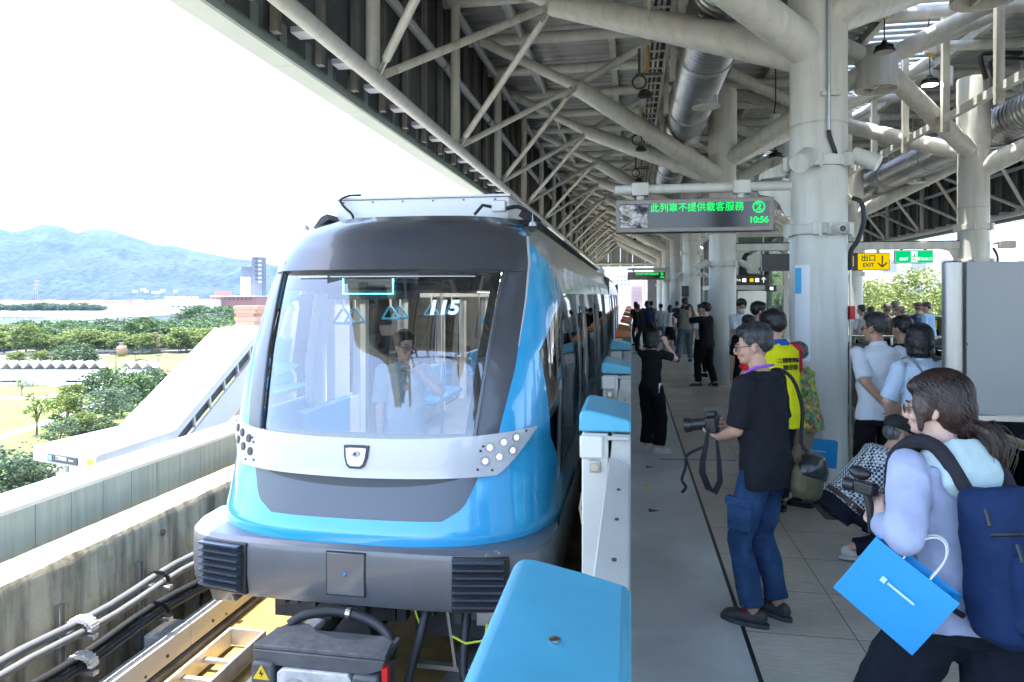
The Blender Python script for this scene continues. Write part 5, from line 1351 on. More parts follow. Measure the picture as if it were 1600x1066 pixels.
spots = [ # px, py(base), px height, proto, label
    (165, 668, 62, 4, 'blue green tree right of the thin young trees, above the entrance roof'),
    (168, 630, 52, 1, 'dark spreading tree in front of the right end of the white tents'),
    (215, 640, 56, 0, 'mid green tree on the slope beside the white sloped roof'),
    (235, 622, 44, 1, 'dark tree touching the upper edge of the white sloped roof'),
    (190, 652, 50, 4, 'blue green tree on the near slope under the dark spreading tree'),
    (104, 668, 52, 2, 'yellow green young tree between the lawn and the path'),
    (112, 640, 40, 2, 'yellow green low tree beside the curved path'),
    (95, 700, 46, 4, 'low blue green tree directly above the entrance canopy sign'),
    (155, 690, 36, 1, 'low dark bush like tree at the canopy corner'),
    (128, 690, 44, 2, 'yellow green shrubby tree behind the entrance canopy'),
    (-30, 800, 90, 4, 'blue green tree cut by the left picture edge beside the wall'),
    (52, 775, 60, 4, 'blue green lower tree left of the entrance canopy post'),
    (34, 620, 30, 3, 'thin sapling by the white tents, at the left'),
    (90, 575, 22, 3, 'thin sapling between the tents and the orange trunked trees'),
    (25, 580, 30, 2, 'yellow green round tree left of the tents, front of the belt'),
    (62, 580, 32, 2, 'yellow green round tree second in front of the belt'),
    (50, 588, 22, 3, 'thin sapling in front of the second yellow green tree'),
    (160, 597, 20, 2, 'small yellow green bush between the tents'),
    (220, 583, 22, 2, 'small yellow green bush beside the dark lamp post'),
    (70, 583, 18, 1, 'small dark shrub left of the broad dark tree'),
]
for px, py, h, k, lab in spots:
    l = gp(px, py); n = dup(protos[k], l, lab, rz=random.random() * 6.28); size(n, h, l, (10, 9, 10, 10, 9)[k])
belt = []
for row, (y0, h0) in enumerate(((552, 40), (546, 40), (539, 40), (531, 34))):
    for i in range(18):
        px = -20 + 24.5 * i + random.uniform(-10, 10) + 12 * (row % 2)
        py = y0 + random.uniform(-3, 3) - (8 if px > 330 else 0) - (0.03 * max(0, px - 250))
        k = random.choice([0, 0, 1, 2, 0]) if row < 3 else random.choice([1, 0, 4])
        if row == 0: k = random.choice([2, 2, 0])
        l = gp(px, py); n = dup(protos[k], l, names[k] + ' tree in the belt between lawn and warehouse, ' + ['front row', 'second row', 'third row', 'back row'][row], rz=random.random() * 6.28)
        n['group'] = names[k] + ' belt trees, ' + ['front row', 'second row', 'third row', 'back row'][row]; n.name = 'belt_tree'
        s = size(n, h0 * random.uniform(0.52, 0.98), l, (10, 9, 10, 10, 9)[k]); n.scale = (s * 1.55, s * 1.55, s)
# tree line beyond the warehouse, and right of the brick block
for i in range(26):
    px = -20 + 9.5 * i if i < 19 else 290 + 15 * (i - 19)
    py = 489 if i < 19 else 512
    l = gp(px, py); k = random.choice([0, 1, 4]); n = dup(protos[k], l, ('small far tree in the line behind the warehouse roof' if i < 19 else 'far tree in the clump below the red brick block'), rz=random.random() * 6.28)
    n.name = 'far_tree'; n['group'] = 'far trees behind the warehouse' if i < 19 else 'far trees below the brick block'
    s = size(n, random.uniform(11, 17) if i < 19 else random.uniform(26, 34), l, 9.5); n.scale = (s * 1.5, s * 1.5, s)
# ---- white tents
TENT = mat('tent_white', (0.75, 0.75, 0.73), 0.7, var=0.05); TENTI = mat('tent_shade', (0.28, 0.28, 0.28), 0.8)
def tent(l, r, lab):
    t = thing('market_tent', lab, 'tent', l, 'white market tents by the lawn')
    x, y, z = l; w = r / 2; f = V(SA, -CA, 0); u = V(CA, SA, 0)   # f: towards the station
    h = 2.3
    for s in (-1, 1):
        MB().prism([l + V(0, 0, h + 1.0), l + u * (s * w * 1.0) + V(0, 0, h), l + u * (s * w * 1.0) + V(0, 0, h + 0.06), l + V(0, 0, h + 1.08)], -f * 2.4).build('roof_slope', TENT, t, fix=True)
    MB().prism([l + u * -w + V(0, 0, 0.35), l + u * w + V(0, 0, 0.35), l + u * w + V(0, 0, h - 0.25), l + u * -w + V(0, 0, h - 0.25)], -f * 0.08).build('wall', TENT, t, fix=True)
    MB().prism([l - f * 2.2 + u * -w, l - f * 2.2 + u * w, l - f * 2.2 + u * w + V(0, 0, h), l - f * 2.2 + V(0, 0, h + 0.9), l - f * 2.2 + u * -w + V(0, 0, h)], -f * 0.05).build('back_wall', TENTI, t, fix=True)
    MB().box(tuple(l + u * (-w) + V(-0.04, -0.04, 0)), tuple(l + u * (-w) + V(0.04, 0.04, h))).build('tent_pole', GALV, t)
for i in range(13):
    px = -8 + 17.3 * i if i < 10 else 196 + 17.5 * (i - 10)
    l = gp(px, 598); tent(l, 17.3 / 1067 * (-SA * l.x + CA * l.y), ('white peaked market tent in the long row at the left' if i < 10 else 'white peaked market tent in the short row beside the sloped roof'))
# ---- lamp posts, rail fence, sculptures
for px, py, h, lab in ((181, 590, 44, 'dark lamp post left on the lawn behind the tents'), (211, 582, 30, 'shorter dark lamp post in the middle of the lawn'), (248, 590, 34, 'dark lamp post beside the white sloped roof'), (279, 552, 48, 'tall dark lamp post on the rail fence'), (60, 556, 16, 'short pale lamp post among the trees'), (300, 551, 14, 'short pale post near the fence end'), (185, 556, 20, 'pale slim lamp post by the fence')):
    l = gp(px, py); d = -SA * l.x + CA * l.y; H = h * d / 1067
    t = thing('lamp_post', lab, 'lamp post', l)
    MB().tube(l, l + V(0, 0, H), 0.09, 0.06, 8).build('pole', DARK, t)
    MB().box(tuple(l + V(-0.5, -0.15, H)), tuple(l + V(0.5, 0.15, H + 0.12))).build('lamp_head', DARK, t)
t = thing('rail_fence', 'low grey rail fence along the back of the lawn', 'fence', gp(250, 553))
a, c = gp(150, 556), gp(345, 549)
MB().bar(a + V(0, 0, 1.0), c + V(0, 0, 1.0), 0.15, 0.5).bar(a + V(0, 0, 0.4), c + V(0, 0, 0.4), 0.1, 0.2).build('rail', mat('fence_grey', (0.2, 0.19, 0.18), 0.7), t)
a2, c2 = gp(0, 561), gp(150, 556)
MB().bar(a2 + V(0, 0, 1.0), c2 + V(0, 0, 1.0), 0.15, 0.5).build('rail', mat('fence_grey2', (0.22, 0.2, 0.18), 0.7), t)
POT = mat('pottery', (0.34, 0.2, 0.12), 0.7, var=0.2)
for px, py, lab in ((190, 557, 'round brown pottery sculpture on the lawn'), (242, 552, 'tall brown pottery sculpture by the fence')):
    l = gp(px, py); tall = 1.6 if px > 200 else 1.0
    tag(MB().lathe([(0.6, 0), (1.1, 0.5 * tall), (1.3, 1.3 * tall), (1.0, 2.2 * tall), (0.5, 2.5 * tall), (0.4, 2.9 * tall), (0.6, 3.1 * tall)], l, 16).build('pottery_sculpture', POT), lab, 'sculpture')
for px, py, lab in ((40, 604, 'white boulder beside the path in the park'), (88, 606, 'white boulder with a reddish foot by the path'), (68, 603, 'white cone shaped boulder between the others')):
    l = gp(px, py); b = MB(); b.ell(l + V(0, 0, 0.8), (1.3, 1.0, 1.3), 10, 7); tag(b.build('white_boulder', TENT), lab, 'boulder')
# ---- warehouse and town
WHW = mat('warehouse_wall', (0.42, 0.47, 0.43), 0.7, var=0.06, vscale=0.3); WHR = mat('warehouse_roof', (0.75, 0.76, 0.75), 0.5)
def blk(px0, px1, ytop, ybase, d, depth, m_, name, parent, z0=None):
    """box whose front face spans px0..px1 at depth d"""
    p, q = at(px0, 462, d=d), at(px1, 462, d=d)
    zt = EYE - (ytop - 462) / 1067 * d; zb = (EYE - (ybase - 462) / 1067 * d) if z0 is None else z0
    back = V(-SA, CA, 0) * depth
    return MB().prism([V(p.x, p.y, zb), V(q.x, q.y, zb), V(q.x, q.y, zt), V(p.x, p.y, zt)], back).build(name, m_, parent, smooth=0, fix=True)
def gable_roof(px0, px1, yeave, yridge, d, depth, m_, name, parent):
    p, q = at(px0, 462, d=d), at(px1, 462, d=d); ze = EYE - (yeave - 462) / 1067 * d; back = V(-SA, CA, 0)
    zr = EYE - (yridge - 462) / 1067 * (d + depth / 2)
    A = [V(p.x, p.y, ze), V(p.x, p.y, zr) + back * depth / 2 * 1.0, V(p.x, p.y, ze) + back * depth]
    return MB().prism(A, V(q.x - p.x, q.y - p.y, 0)).build(name, m_, parent, smooth=0, fix=True)
wh = thing('warehouse', 'long pale green warehouse with a white roof beyond the trees', 'warehouse', at(110, 510, d=300))
blk(-60, 226, 494.5, 515, 300, 30, WHW, 'wall', wh, GZ)
gable_roof(-62, 228, 494.5, 486.5, 299, 32, WHR, 'roof', wh)
blk(60, 160, 503, 515, 292, 8, WHR, 'annex_roof', wh, -9.5); blk(66, 95, 505, 512, 291, 1, DARK, 'annex_opening', wh, GZ)
for k in range(13): blk(-40 + 20 * k, -36 + 20 * k, 497.5, 499.5, 299.5, 0.4, WHR, 'window', wh)
sh = thing('small_shed', 'dark open shed with a pale roof right of the warehouse', 'shed', at(235, 500, d=310))
blk(225, 243, 492, 500, 310, 12, DARK, 'wall', sh, GZ); gable_roof(205, 245, 491, 483, 309, 16, mat('shed_roof', (0.4, 0.42, 0.44), 0.6), 'roof', sh)
fb = thing('factory', 'white flat roofed factory block in front of the hills', 'building', at(280, 480, d=420))
blk(242, 324, 468.5, 484, 420, 30, WHR, 'wall', fb, GZ); blk(270, 324, 471, 484, 415, 4, mat('factory_shade', (0.6, 0.6, 0.6), 0.7), 'front_block', fb, GZ)
for k in range(5): blk(268 + 9 * k, 271 + 9 * k, 478, 480, 414, 0.5, DARK, 'window', fb)
for k in range(9): blk(258 + 6 * k, 259.5 + 6 * k, 463.5, 468.6, 425, 2, WHR, 'roof_vent', fb)
gs = thing('green_shed', 'pale green gable shed below the white factory', 'shed', at(300, 495, d=330))
blk(268, 322, 492, 500, 330, 14, WHW, 'wall', gs, GZ); gable_roof(266, 324, 492, 485.5, 329, 16, mat('green_roof', (0.4, 0.5, 0.42), 0.6), 'roof', gs)
BRK = mat('far_brick', (0.27, 0.12, 0.095), 0.85, var=0.12)
br = thing('brick_block', 'red brick factory building at the foot of the hills', 'building', at(355, 470, d=440))
blk(328, 400, 463.5, 475, 440, 30, BRK, 'wall', br, GZ); blk(335, 350, 454.5, 463.6, 445, 12, BRK, 'upper_wall', br); blk(328, 400, 462.5, 463.4, 439, 31, WHR, 'parapet', br)
for k in range(10): blk(331 + 6.5 * k, 333.5 + 6.5 * k, 466, 469, 439.6, 0.3, DARK, 'window', br)
ct = thing('concrete_tower', 'dark grey unfinished concrete tower beside a white block', 'tower', at(400, 430, d=460))
CDK = mat('tower_grey', (0.12, 0.13, 0.16), 0.8, var=0.2, vscale=0.1)
blk(393, 409, 401.5, 475, 460, 8, CDK, 'tower_shaft', ct, GZ); blk(377, 394, 417, 433, 462, 10, CDK, 'upper_wall', ct); blk(376, 392, 432, 475, 463, 10, WHR, 'white_block', ct, GZ)
for k in range(6): blk(398.5, 401.5, 403.5 + 6.5 * k, 405.5 + 6.5 * k, 459.6, 0.3, BLACK, 'window', ct); blk(404, 408, 407 + 6.5 * k, 409 + 6.5 * k, 459.3, 0.3, WHR, 'ledge', ct)
for k in range(3): blk(375.5 + 0.2, 392.2, 441 + 9 * k, 441.8 + 9 * k, 462.6, 0.3, GALV, 'floor_line', ct)
bt = thing('terracotta_pillar', 'stepped terracotta gate pillar standing left of the train', 'pillar', at(380, 500, d=62))
TER = mat('terracotta', (0.46, 0.25, 0.17), 0.8, var=0.1)
for a, c, y0, y1 in ((364, 402, 478, 484), (366, 399, 484.2, 490), (369, 396, 490.2, 495), (366, 400, 495.2, 502), (368, 397, 502.2, 508)): blk(a, c, y0, y1, 62 - (a - 362) * -0.02, 2.2, TER, 'moulding', bt)
blk(366, 398, 508.2, 560, 62.2, 1.9, mat('pillar_cream', (0.6, 0.5, 0.42), 0.8), 'shaft', bt, GZ)
# red arch bridge and pylon far away
bg_ = thing('arch_bridge', 'far red arched road bridge across the plain', 'bridge', at(60, 475, d=1000))
RBR = mat('bridge_red', (0.55, 0.1, 0.08), 0.6)
for c in (10, 77, 150, 215):
    pts = [at(c - 26 + 52 * k / 14, 475 - 6.5 * math.sin(math.pi * k / 14), d=1000) for k in range(15)]
    MB().path(pts, 0.9, 6).build('arch', RBR, bg_)
    b = MB()
    for k in range(1, 14): b.tube(pts[k], at(c - 26 + 52 * k / 14, 476, d=1000), 0.3, n=4)
    b.build('hanger_cable', RBR, bg_)
MB().bar(at(-80, 476.2, d=1000), at(330, 476.2, d=1000), 6, 1.6).build('deck', mat('bridge_deck', (0.6, 0.58, 0.55), 0.7), bg_)
for k in range(12): MB().bar(at(-60 + 34 * k, 477, d=1000), at(-60 + 34 * k, 477, d=1000) + V(0, 0, -14), 3, 3).build('pier', CONC, bg_)
py_ = thing('power_pylon', 'thin red and white lattice pylon in front of the hills', 'pylon', at(57, 470, d=1100))
b = MB(); base = at(57, 475, d=1100)
for s in (-1, 1):
    b.tube(base + V(s * 3.2, 0, -14), base + V(s * 0.5, 0, 40), 0.35, n=5)
for k in range(8): b.tube(base + V(-3.0 + 0.33 * k, 0, -10 + 6 * k), base + V(2.7 - 0.33 * k, 0, -5 + 6 * k), 0.2, n=4)
for z in (24, 31, 37): b.tube(base + V(-5, 0, z), base + V(5, 0, z), 0.25, n=4)
b.build('lattice', mat('pylon_red', (0.5, 0.25, 0.22), 0.6), py_)
# small houses at the foot of the hills: individual blocks
HM = [mat('house_white', (0.62, 0.6, 0.58), 0.8), mat('house_pink', (0.5, 0.33, 0.29), 0.8), mat('house_grey', (0.4, 0.42, 0.45), 0.8)]
for i in range(24):
    px = 130 + 8.5 * i + random.uniform(-3, 3); h = random.uniform(3, 6)
    if 248 < px < 330: continue
    t = thing('far_house', ['white', 'pink', 'grey'][i % 3] + ' small flat house far away at the foot of the hills', 'house', at(px, 474, d=1250), ['white', 'pink', 'grey'][i % 3] + ' far houses at the foot of the hills')
    blk(px, px + random.uniform(5, 9), 476 - h, 476, 1250 + 15 * (i % 4), 10, HM[i % 3], 'wall', t, GZ)
for i in range(8):
    px = 205 + random.uniform(0, 68); py = 458 - random.uniform(0, 5)
    t = thing('hill_house', 'pale small house on the lower hill slope', 'house', at(px, py, d=1990), 'houses on the hill slope')
    blk(px, px + random.uniform(3, 6), py - 2.5, py + 2, 1990, 12, HM[0], 'wall', t)
# ---- hills
def hills_material():
    s = NT('hill_forest')
    c = s.mix(1.0, s.ramp(s.noise(0.006, 8), [(0.33, (0.014, 0.026, 0.03)), (0.5, (0.024, 0.04, 0.034)), (0.68, (0.042, 0.058, 0.036))]), s.ramp(s.noise(0.05, 6), [(0.38, (0.35, 0.4, 0.45)), (0.6, (1.25, 1.25, 1.1))]), 'MULTIPLY'); s.col(c); s.rough(0.95); s.bump(s.noise(0.045, 6), 1.0, 14.0); return s.m
ridge = [(-900, 380), (-500, 372), (-250, 362), (-120, 352), (-40, 350), (0, 356), (14, 361), (40, 359), (60, 351), (75, 350), (95, 353), (112, 361), (122, 364), (135, 358), (165, 358), (185, 362), (215, 372), (240, 381), (270, 383), (300, 390), (330, 396), (360, 402), (395, 406), (430, 414), (480, 425), (560, 440), (700, 452), (860, 458), (1000, 459)]
def ridge_y(px): return np.interp(px, [a for a, _ in ridge], [c for _, c in ridge])
b = MB(); cols = np.arange(-900, 1001, 5.0); nrow = 26; rgd = 2000.0; depth = 1100.0; vs = []
for j in range(nrow + 1):
    t = j / nrow
    for px in cols:
        d = rgd + depth * t
        p = at(px, 462, d=d)
        top = EYE - (ridge_y(px) - 462) / 1067 * (rgd + depth)
        prof = (t ** 0.8)
        nz = mnoise.fractal(V(p.x * 0.0045, p.y * 0.0045, 0.3), 0.9, 2.1, 6)
        z = GZ - 2 + (top - GZ) * prof + nz * 46 * math.sin(math.pi * min(1, t * 1.02)) + (2.5 * mnoise.noise(V(p.x * 0.06, p.y * 0.06, 2)) * t)
        vs.append(V(p.x, p.y, z))
n = len(cols)
for j in (1, 2):
    for k, px in enumerate(cols):
        d = rgd + depth + 500 * j; p = at(px, 462, d=d); vs.append(V(p.x, p.y, vs[nrow * n + k].z * (1 - 0.5 * j)))
b.add(vs, [(j * n + i, j * n + i + 1, (j + 1) * n + i + 1, (j + 1) * n + i) for j in range(nrow + 2) for i in range(n - 1)])
struct(b.build('hills', hills_material(), smooth=180))

# ---- station entrance with covered escalator
en = thing('entrance_canopy', 'white station entrance canopy with dark name sign and long sloped escalator roof', 'entrance', at(150, 717, d=40))
WR = mat('canopy_white', (0.5, 0.5, 0.49), 0.5, var=0.05, vscale=0.8); WU = mat('canopy_wall', (0.55, 0.56, 0.56), 0.6, var=0.06)
A = at(52, 701, d=42.0); Bp = at(149, 717, d=39.5); zt = -7.45
A.z = Bp.z = zt
Cc = at(272, 676, d=47.0); Dd = at(187, 670, d=48.4); Cc.z = Dd.z = zt
def slab(P, th, name, m_, bev=0.0):
    b = MB(); n = len(P); b.add(P + [p - V(0, 0, th) for p in P], [tuple(range(n)), tuple(range(2 * n - 1, n - 1, -1))] + [(i, n + i, n + (i + 1) % n, (i + 1) % n) for i in range(n)])
    return b.build(name, m_, en, smooth=0, fix=True, bevel=bev)
slab([A, Bp, Cc, Dd], 0.75, 'flat_roof', WR)
up = (Dd - A).normalized(); 
dv = V(0.10, 12.0, 0); E = Dd + V(-1.2, 13.2, 6.4); F = Cc + V(-1.2, 13.2, 6.4)
slab([Dd + V(0, 0.0, 0.001), Cc + V(0, 0, 0.001), F, E], 0.6, 'sloped_roof', WR)
slab([E, F, F + V(-1.0, 14, 0.4), E + V(-1.0, 14, 0.4)], 0.6, 'bridge_roof', WR)
for (p, q, nm) in ((A, Dd, 'roof_edge'), (Dd, E, 'roof_edge'), (Bp, Cc, 'roof_edge'), (Cc, F, 'roof_edge')):
    dr_ = (q - p).normalized(); MB().bar(p + V(0, 0, 0.06) + dr_ * 0.05, q + V(0, 0, 0.06) - dr_ * 0.05, 0.16, 0.14).build(nm, WR, en)
inn = (Dd - Cc).normalized() * 0.5
SW = MB().add([Cc + inn + V(0, 0, -2.0), F + inn + V(0, 0, -2.0), F + inn + V(0, 0, -4.8), Cc + inn + V(0, 0, -4.6)], [(0, 1, 2, 3)]).build('side_wall', WR, en, smooth=0)
m1 = SW.modifiers.new('thickness', 'SOLIDIFY'); m1.thickness = 0.2
OPN = mat('opening_dark', (0.08, 0.09, 0.1), 0.3)
SG_ = MB().add([Cc + inn * 1.6 + V(0, 0, -0.6), F + inn * 1.6 + V(0, 0, -0.6), F + inn * 1.6 + V(0, 0, -2.1), Cc + inn * 1.6 + V(0, 0, -2.1)], [(0, 1, 2, 3)]).build('side_window', OPN, en, smooth=0)
for k in range(6):
    c = Cc.lerp(F, (k + 0.5) / 6) + inn * 1.1; MB().bar(c + V(0, -0.12, -0.6), c + V(0, 0.12, -2.0), 0.14, 0.2).build('window_post', WR, en)
W2 = MB().add([Dd - inn * 0.4 + V(0, 0, -0.6), E - inn * 0.4 + V(0, 0, -0.6), E - inn * 0.4 + V(0, 0, -4.8), Dd - inn * 0.4 + V(0, 0, -4.6)], [(0, 1, 2, 3)]).build('side_wall', WR, en, smooth=0)
for p in (A + (Bp - A) * 0.3 + V(0.3, 0.8, 0),):
    MB().tube(V(p.x, p.y, GZ), V(p.x, p.y, zt - 0.75), 0.16, n=14).build('post', WR, en)
p0 = A + (Bp - A) * 0.55 + V(0, 2.2, 0); p1 = Bp + V(0.1, 1.4, 0); dn = V(0, 5.5, 0)
MB().prism([V(p0.x, p0.y, GZ), V(p1.x, p1.y, GZ), V(p1.x, p1.y, zt - 0.76), V(p0.x - 1.3, p0.y, zt - 0.76)], dn).build('entrance_wall', WU, en, smooth=0, fix=True)
MB().box((p0.x + 0.9, p0.y - 0.05, GZ), (p0.x + 1.35, p0.y + 0.02, zt - 0.9)).box((p0.x + 1.9, p0.y - 0.05, GZ), (p0.x + 2.0, p0.y + 0.02, zt - 0.9)).build('door_frame', OPN, en)
MB().tube(V(p1.x + 0.35, p1.y + 0.2, GZ), V(p1.x + 0.35, p1.y + 0.2, zt - 0.76), 0.2, n=12).build('post', WR, en)
sg = MB(); ex_ = (Bp - A).normalized(); nrm = V(ex_.y, -ex_.x, 0)
def on_face(u0, u1, z0, z1, off, th):
    P = [A + ex_ * u0 + V(0, 0, z0), A + ex_ * u1 + V(0, 0, z0), A + ex_ * u1 + V(0, 0, z1), A + ex_ * u0 + V(0, 0, z1)]
    return MB().prism([p + nrm * off for p in P], nrm * th)
L = (Bp - A).length
sgn = on_face(L * 0.26, L * 0.73, -0.62, -0.18, 0.0, 0.08).build('name_sign', mat('sign_slate', (0.05, 0.06, 0.075), 0.5), en, fix=True)
on_face(L * 0.28, L * 0.325, -0.55, -0.24, 0.081, 0.01).build('sign_icon', mat('icon_cyan', (0.25, 0.6, 0.62), 0.5), sgn, fix=True)
ang = math.atan2(ex_.y, ex_.x)
text_mesh('lettering', '鶯歌車站', 0.26, mat('letter_white', (0.8, 0.8, 0.8), 0.5), Matrix.Translation(A + ex_ * (L * 0.48) + nrm * 0.085 + V(0, 0, -0.36)) @ Matrix.Rotation(ang, 4, 'Z') @ Matrix.Rotation(R(90), 4, 'X'), sgn, depth=0.002, wt=0.005)
text_mesh('lettering', 'Station', 0.16, bpy.data.materials['letter_white'], Matrix.Translation(A + ex_ * (L * 0.64) + nrm * 0.085 + V(0, 0, -0.38)) @ Matrix.Rotation(ang, 4, 'Z') @ Matrix.Rotation(R(90), 4, 'X'), sgn, depth=0.002)
pl = on_face(L * 0.88, L * 0.97, -0.72, -0.15, 0.0, 0.05).build('exit_plate', YEL, en, fix=True)
text_mesh('lettering', '1', 0.4, BLACK, Matrix.Translation(A + ex_ * (L * 0.925) + nrm * 0.055 + V(0, 0, -0.42)) @ Matrix.Rotation(ang, 4, 'Z') @ Matrix.Rotation(R(90), 4, 'X'), pl, depth=0.002)
cpos = at(116, 750, z=GZ + 2); tc_ = V(cpos.x, cpos.y, GZ)
tag(MB().lathe([(0.45, 0), (0.42, 0.3), (0.06, 1.9), (0.04, 2.0)], p0 + V(-0.3, -1.0, GZ - p0.z + 0.3), 14).build('traffic_cone', mat('cone_orange', (0.6, 0.14, 0.07), 0.6)), 'dull orange cone beside the entrance post', 'cone')

# ---- right of the station: buildings and trees
RB = thing('apartment_block', 'large pale apartment block beyond the far track', 'building', at(1500, 400, d=70))
APW = mat('apartment_wall', (0.72, 0.7, 0.69), 0.8, var=0.04)
def xblk(x0, x1, y0, y1, z1, m_, name, parent, z0=GZ): return MB().box((x0, y0, z0), (x1, y1, z1)).build(name, m_, parent)
xblk(45, 62, 60, 90, 16, APW, 'wall', RB)
WND = mat('window_dark', (0.28, 0.29, 0.32), 0.3)
for k in range(6):
    for j in range(5): xblk(44.95, 45.02, 62 + 5 * k, 64.6 + 5 * k, -4.4 + 4 * j, WND, 'window', RB, -6.2 + 4 * j)
for k in range(4):
    for j in range(5): xblk(47 + 4 * k, 49.2 + 4 * k, 59.95, 60.02, -4.4 + 4 * j, WND, 'window', RB, -6.2 + 4 * j)
RB2 = thing('apartment_block', 'pale pink low block seen left of the green exit sign', 'building', at(1400, 440, d=100))
xblk(30, 44, 92, 110, 8.5, mat('apartment_pink', (0.7, 0.6, 0.57), 0.8, var=0.04), 'wall', RB2)
for k in range(4):
    for j in range(4): xblk(31 + 3.3 * k, 32.6 + 3.3 * k, 91.95, 92.02, -4.4 + 3.6 * j, WND, 'window', RB2, -6 + 3.6 * j)
RB3 = thing('office_block', 'white block with rows of windows at the far right edge', 'building', at(1580, 380, d=75))
xblk(40, 56, 36, 50, 9.5, APW, 'wall', RB3)
for k in range(5):
    for j in range(4): xblk(39.95, 40.02, 37.2 + 2.6 * k, 38.4 + 2.6 * k, -3.4 + 3.2 * j, WND, 'window', RB3, -5 + 3.2 * j)
rs = thing('low_roof', 'long low white roof sloping behind the far track', 'roof', at(1380, 450, d=60))
MB().prism([V(20, 44, 0.2), V(38, 44, 3.8), V(38, 44, 3.4), V(20, 44, -0.3)], (0, 26, 0)).build('roof_sheet', WR, rs, fix=True, smooth=0)
MB().box((21, 45, GZ), (37, 69, -0.1)).build('wall', APW, rs)
street = tree('street_tree', 'tall light green tree beyond the far track, left of the grey panel', 'street trees beyond the far track', 9, 10, 2.5, 4.0, 130, 105, 0.15, leaf_mat('leaf_pale', (0.10, 0.15, 0.035), (0.17, 0.22, 0.06), (0.26, 0.3, 0.1)), V(60, 200, GZ))
first_ = True
for px, d, H, k, lab in ((1350, 48, 15, 0, 'green tree between the exit sign and the column'), (1375, 60, 15, 1, 'dark tree behind the exit sign'), (1440, 40, 15.4, 2, 'bright green tree left of the grey panel'), (1475, 42, 14.2, 0, 'mid green tree partly behind the grey panel post'), (1215, 62, 18.5, 1, 'dark green tree seen left of the near column'), (1235, 70, 20, 2, 'yellow green tree beside the near column'), (1205, 80, 15, 2, 'low yellow green tree left of the near column')):
    p = at(px, 462, d=d); p.z = GZ; n = dup(street, p, lab, rz=random.random() * 6.28); n.name = 'street_tree'; s = H / 10; n.scale = (s * 0.8, s * 0.8, s); n['group'] = 'street trees beyond the far track'
for o_ in list(street.children): bpy.data.objects.remove(o_)
bpy.data.objects.remove(street)
# second guideway on the far side
struct(MB().box((9.4, -6, -1.6), (13.2, 59, -1.1)).build('far_track_bed', CONC))
fw = thing('far_guideway_wall', 'white parapet wall beyond the far track', 'wall', (13.3, 20, 0))
MB().box((13.2, -6, -1.6), (13.5, 59, 0.3)).build('wall_panel', WR, fw)
# town seen past the platform end
for i, (px0, px1, yt, d) in enumerate(((930, 960, 440, 160), (962, 985, 428, 200), (986, 1004, 446, 170), (1004, 1030, 436, 220), (905, 930, 446, 230))):
    t = thing('town_building', 'pale town building ' + ORD[i] + ' of those past the platform end', 'building', at(px0, 450, d=d))
    blk(px0, px1, yt, 480, d, 14, [APW, HM[0], HM[1], APW, HM[2]][i], 'wall', t, GZ)
    for k in range(4):
        for j in range(4): blk(px0 + 2 + (px1 - px0) / 4 * k, px0 + 4.5 + (px1 - px0) / 4 * k, yt + 3 + 6 * j, yt + 5.5 + 6 * j, d - 0.3, 0.25, WND, 'window', t)
# ---- haze over the plain
hz = MB().box((-6500, -1500, GZ - 1), (6500, 6000, 460)).build('haze', YEL)
hz.data.materials.clear()
hm = bpy.data.materials.new('haze_air'); hm.use_nodes = True
ht = hm.node_tree; ht.nodes.clear()
ho = ht.nodes.new('ShaderNodeOutputMaterial'); hv = ht.nodes.new('ShaderNodeVolumePrincipled')
hv.inputs['Color'].default_value = (0.26, 0.52, 1.0, 1); hv.inputs['Density'].default_value = 0.00007; hv.inputs['Anisotropy'].default_value = 0.2
ht.links.new(hv.outputs[0], ho.inputs['Volume'])
hz.data.materials.append(hm); stuff(hz)
# ================================================================ PEOPLE
def skin_mat(name, c):
    s = NT(name); s.col(s.ramp(s.noise(14, 4), [(0.3, tuple(x * 0.88 for x in c)), (0.7, tuple(min(1, x * 1.08) for x in c))])); s.rough(0.5)
    s.b.inputs['Subsurface Weight'].default_value = 0.12; s.b.inputs['Subsurface Radius'].default_value = (0.01, 0.004, 0.002); s.bump(s.noise(220, 2), 0.08); return s.m
SKIN = skin_mat('skin', (0.5, 0.3, 0.21)); SKIN2 = skin_mat('skin_tan', (0.42, 0.24, 0.16)); SKIN3 = skin_mat('skin_fair', (0.6, 0.39, 0.3))
def hair_mat(name, c, c2):
    s = NT(name); s.col(s.ramp(s.noise(60, 3, (1, 1, 0.12)), [(0.35, c), (0.7, c2)])); s.rough(0.38); s.bump(s.noise(90, 3, (1, 1, 0.1)), 0.6, 0.01); return s.m
HBLK = hair_mat('hair_black', (0.006, 0.006, 0.007), (0.02, 0.019, 0.02)); HGREY = hair_mat('hair_greying', (0.012, 0.013, 0.015), (0.055, 0.058, 0.062)); HBRN = hair_mat('hair_dark_brown', (0.012, 0.006, 0.005), (0.05, 0.025, 0.018)); HSG = hair_mat('hair_salt_grey', (0.03, 0.03, 0.03), (0.2, 0.2, 0.2))
def cloth(name, c, var=0.12, bump=0.25, c2=None, scale=14, rough=0.85):
    return mat(name, c, rough, var=var, vscale=scale, bump=bump, bscale=420, col2=c2, spec=0.12)
def check_cloth():
    s = NT('checked_cloth'); ck = s.n('TexChecker'); ck.inputs['Scale'].default_value = 48; ck.inputs['Color1'].default_value = (0.62, 0.66, 0.68, 1); ck.inputs['Color2'].default_value = (0.03, 0.045, 0.07, 1)
    s.l.new(s.obj, ck.inputs[0]); s.col(ck.outputs[0]); s.rough(0.85); return s.m
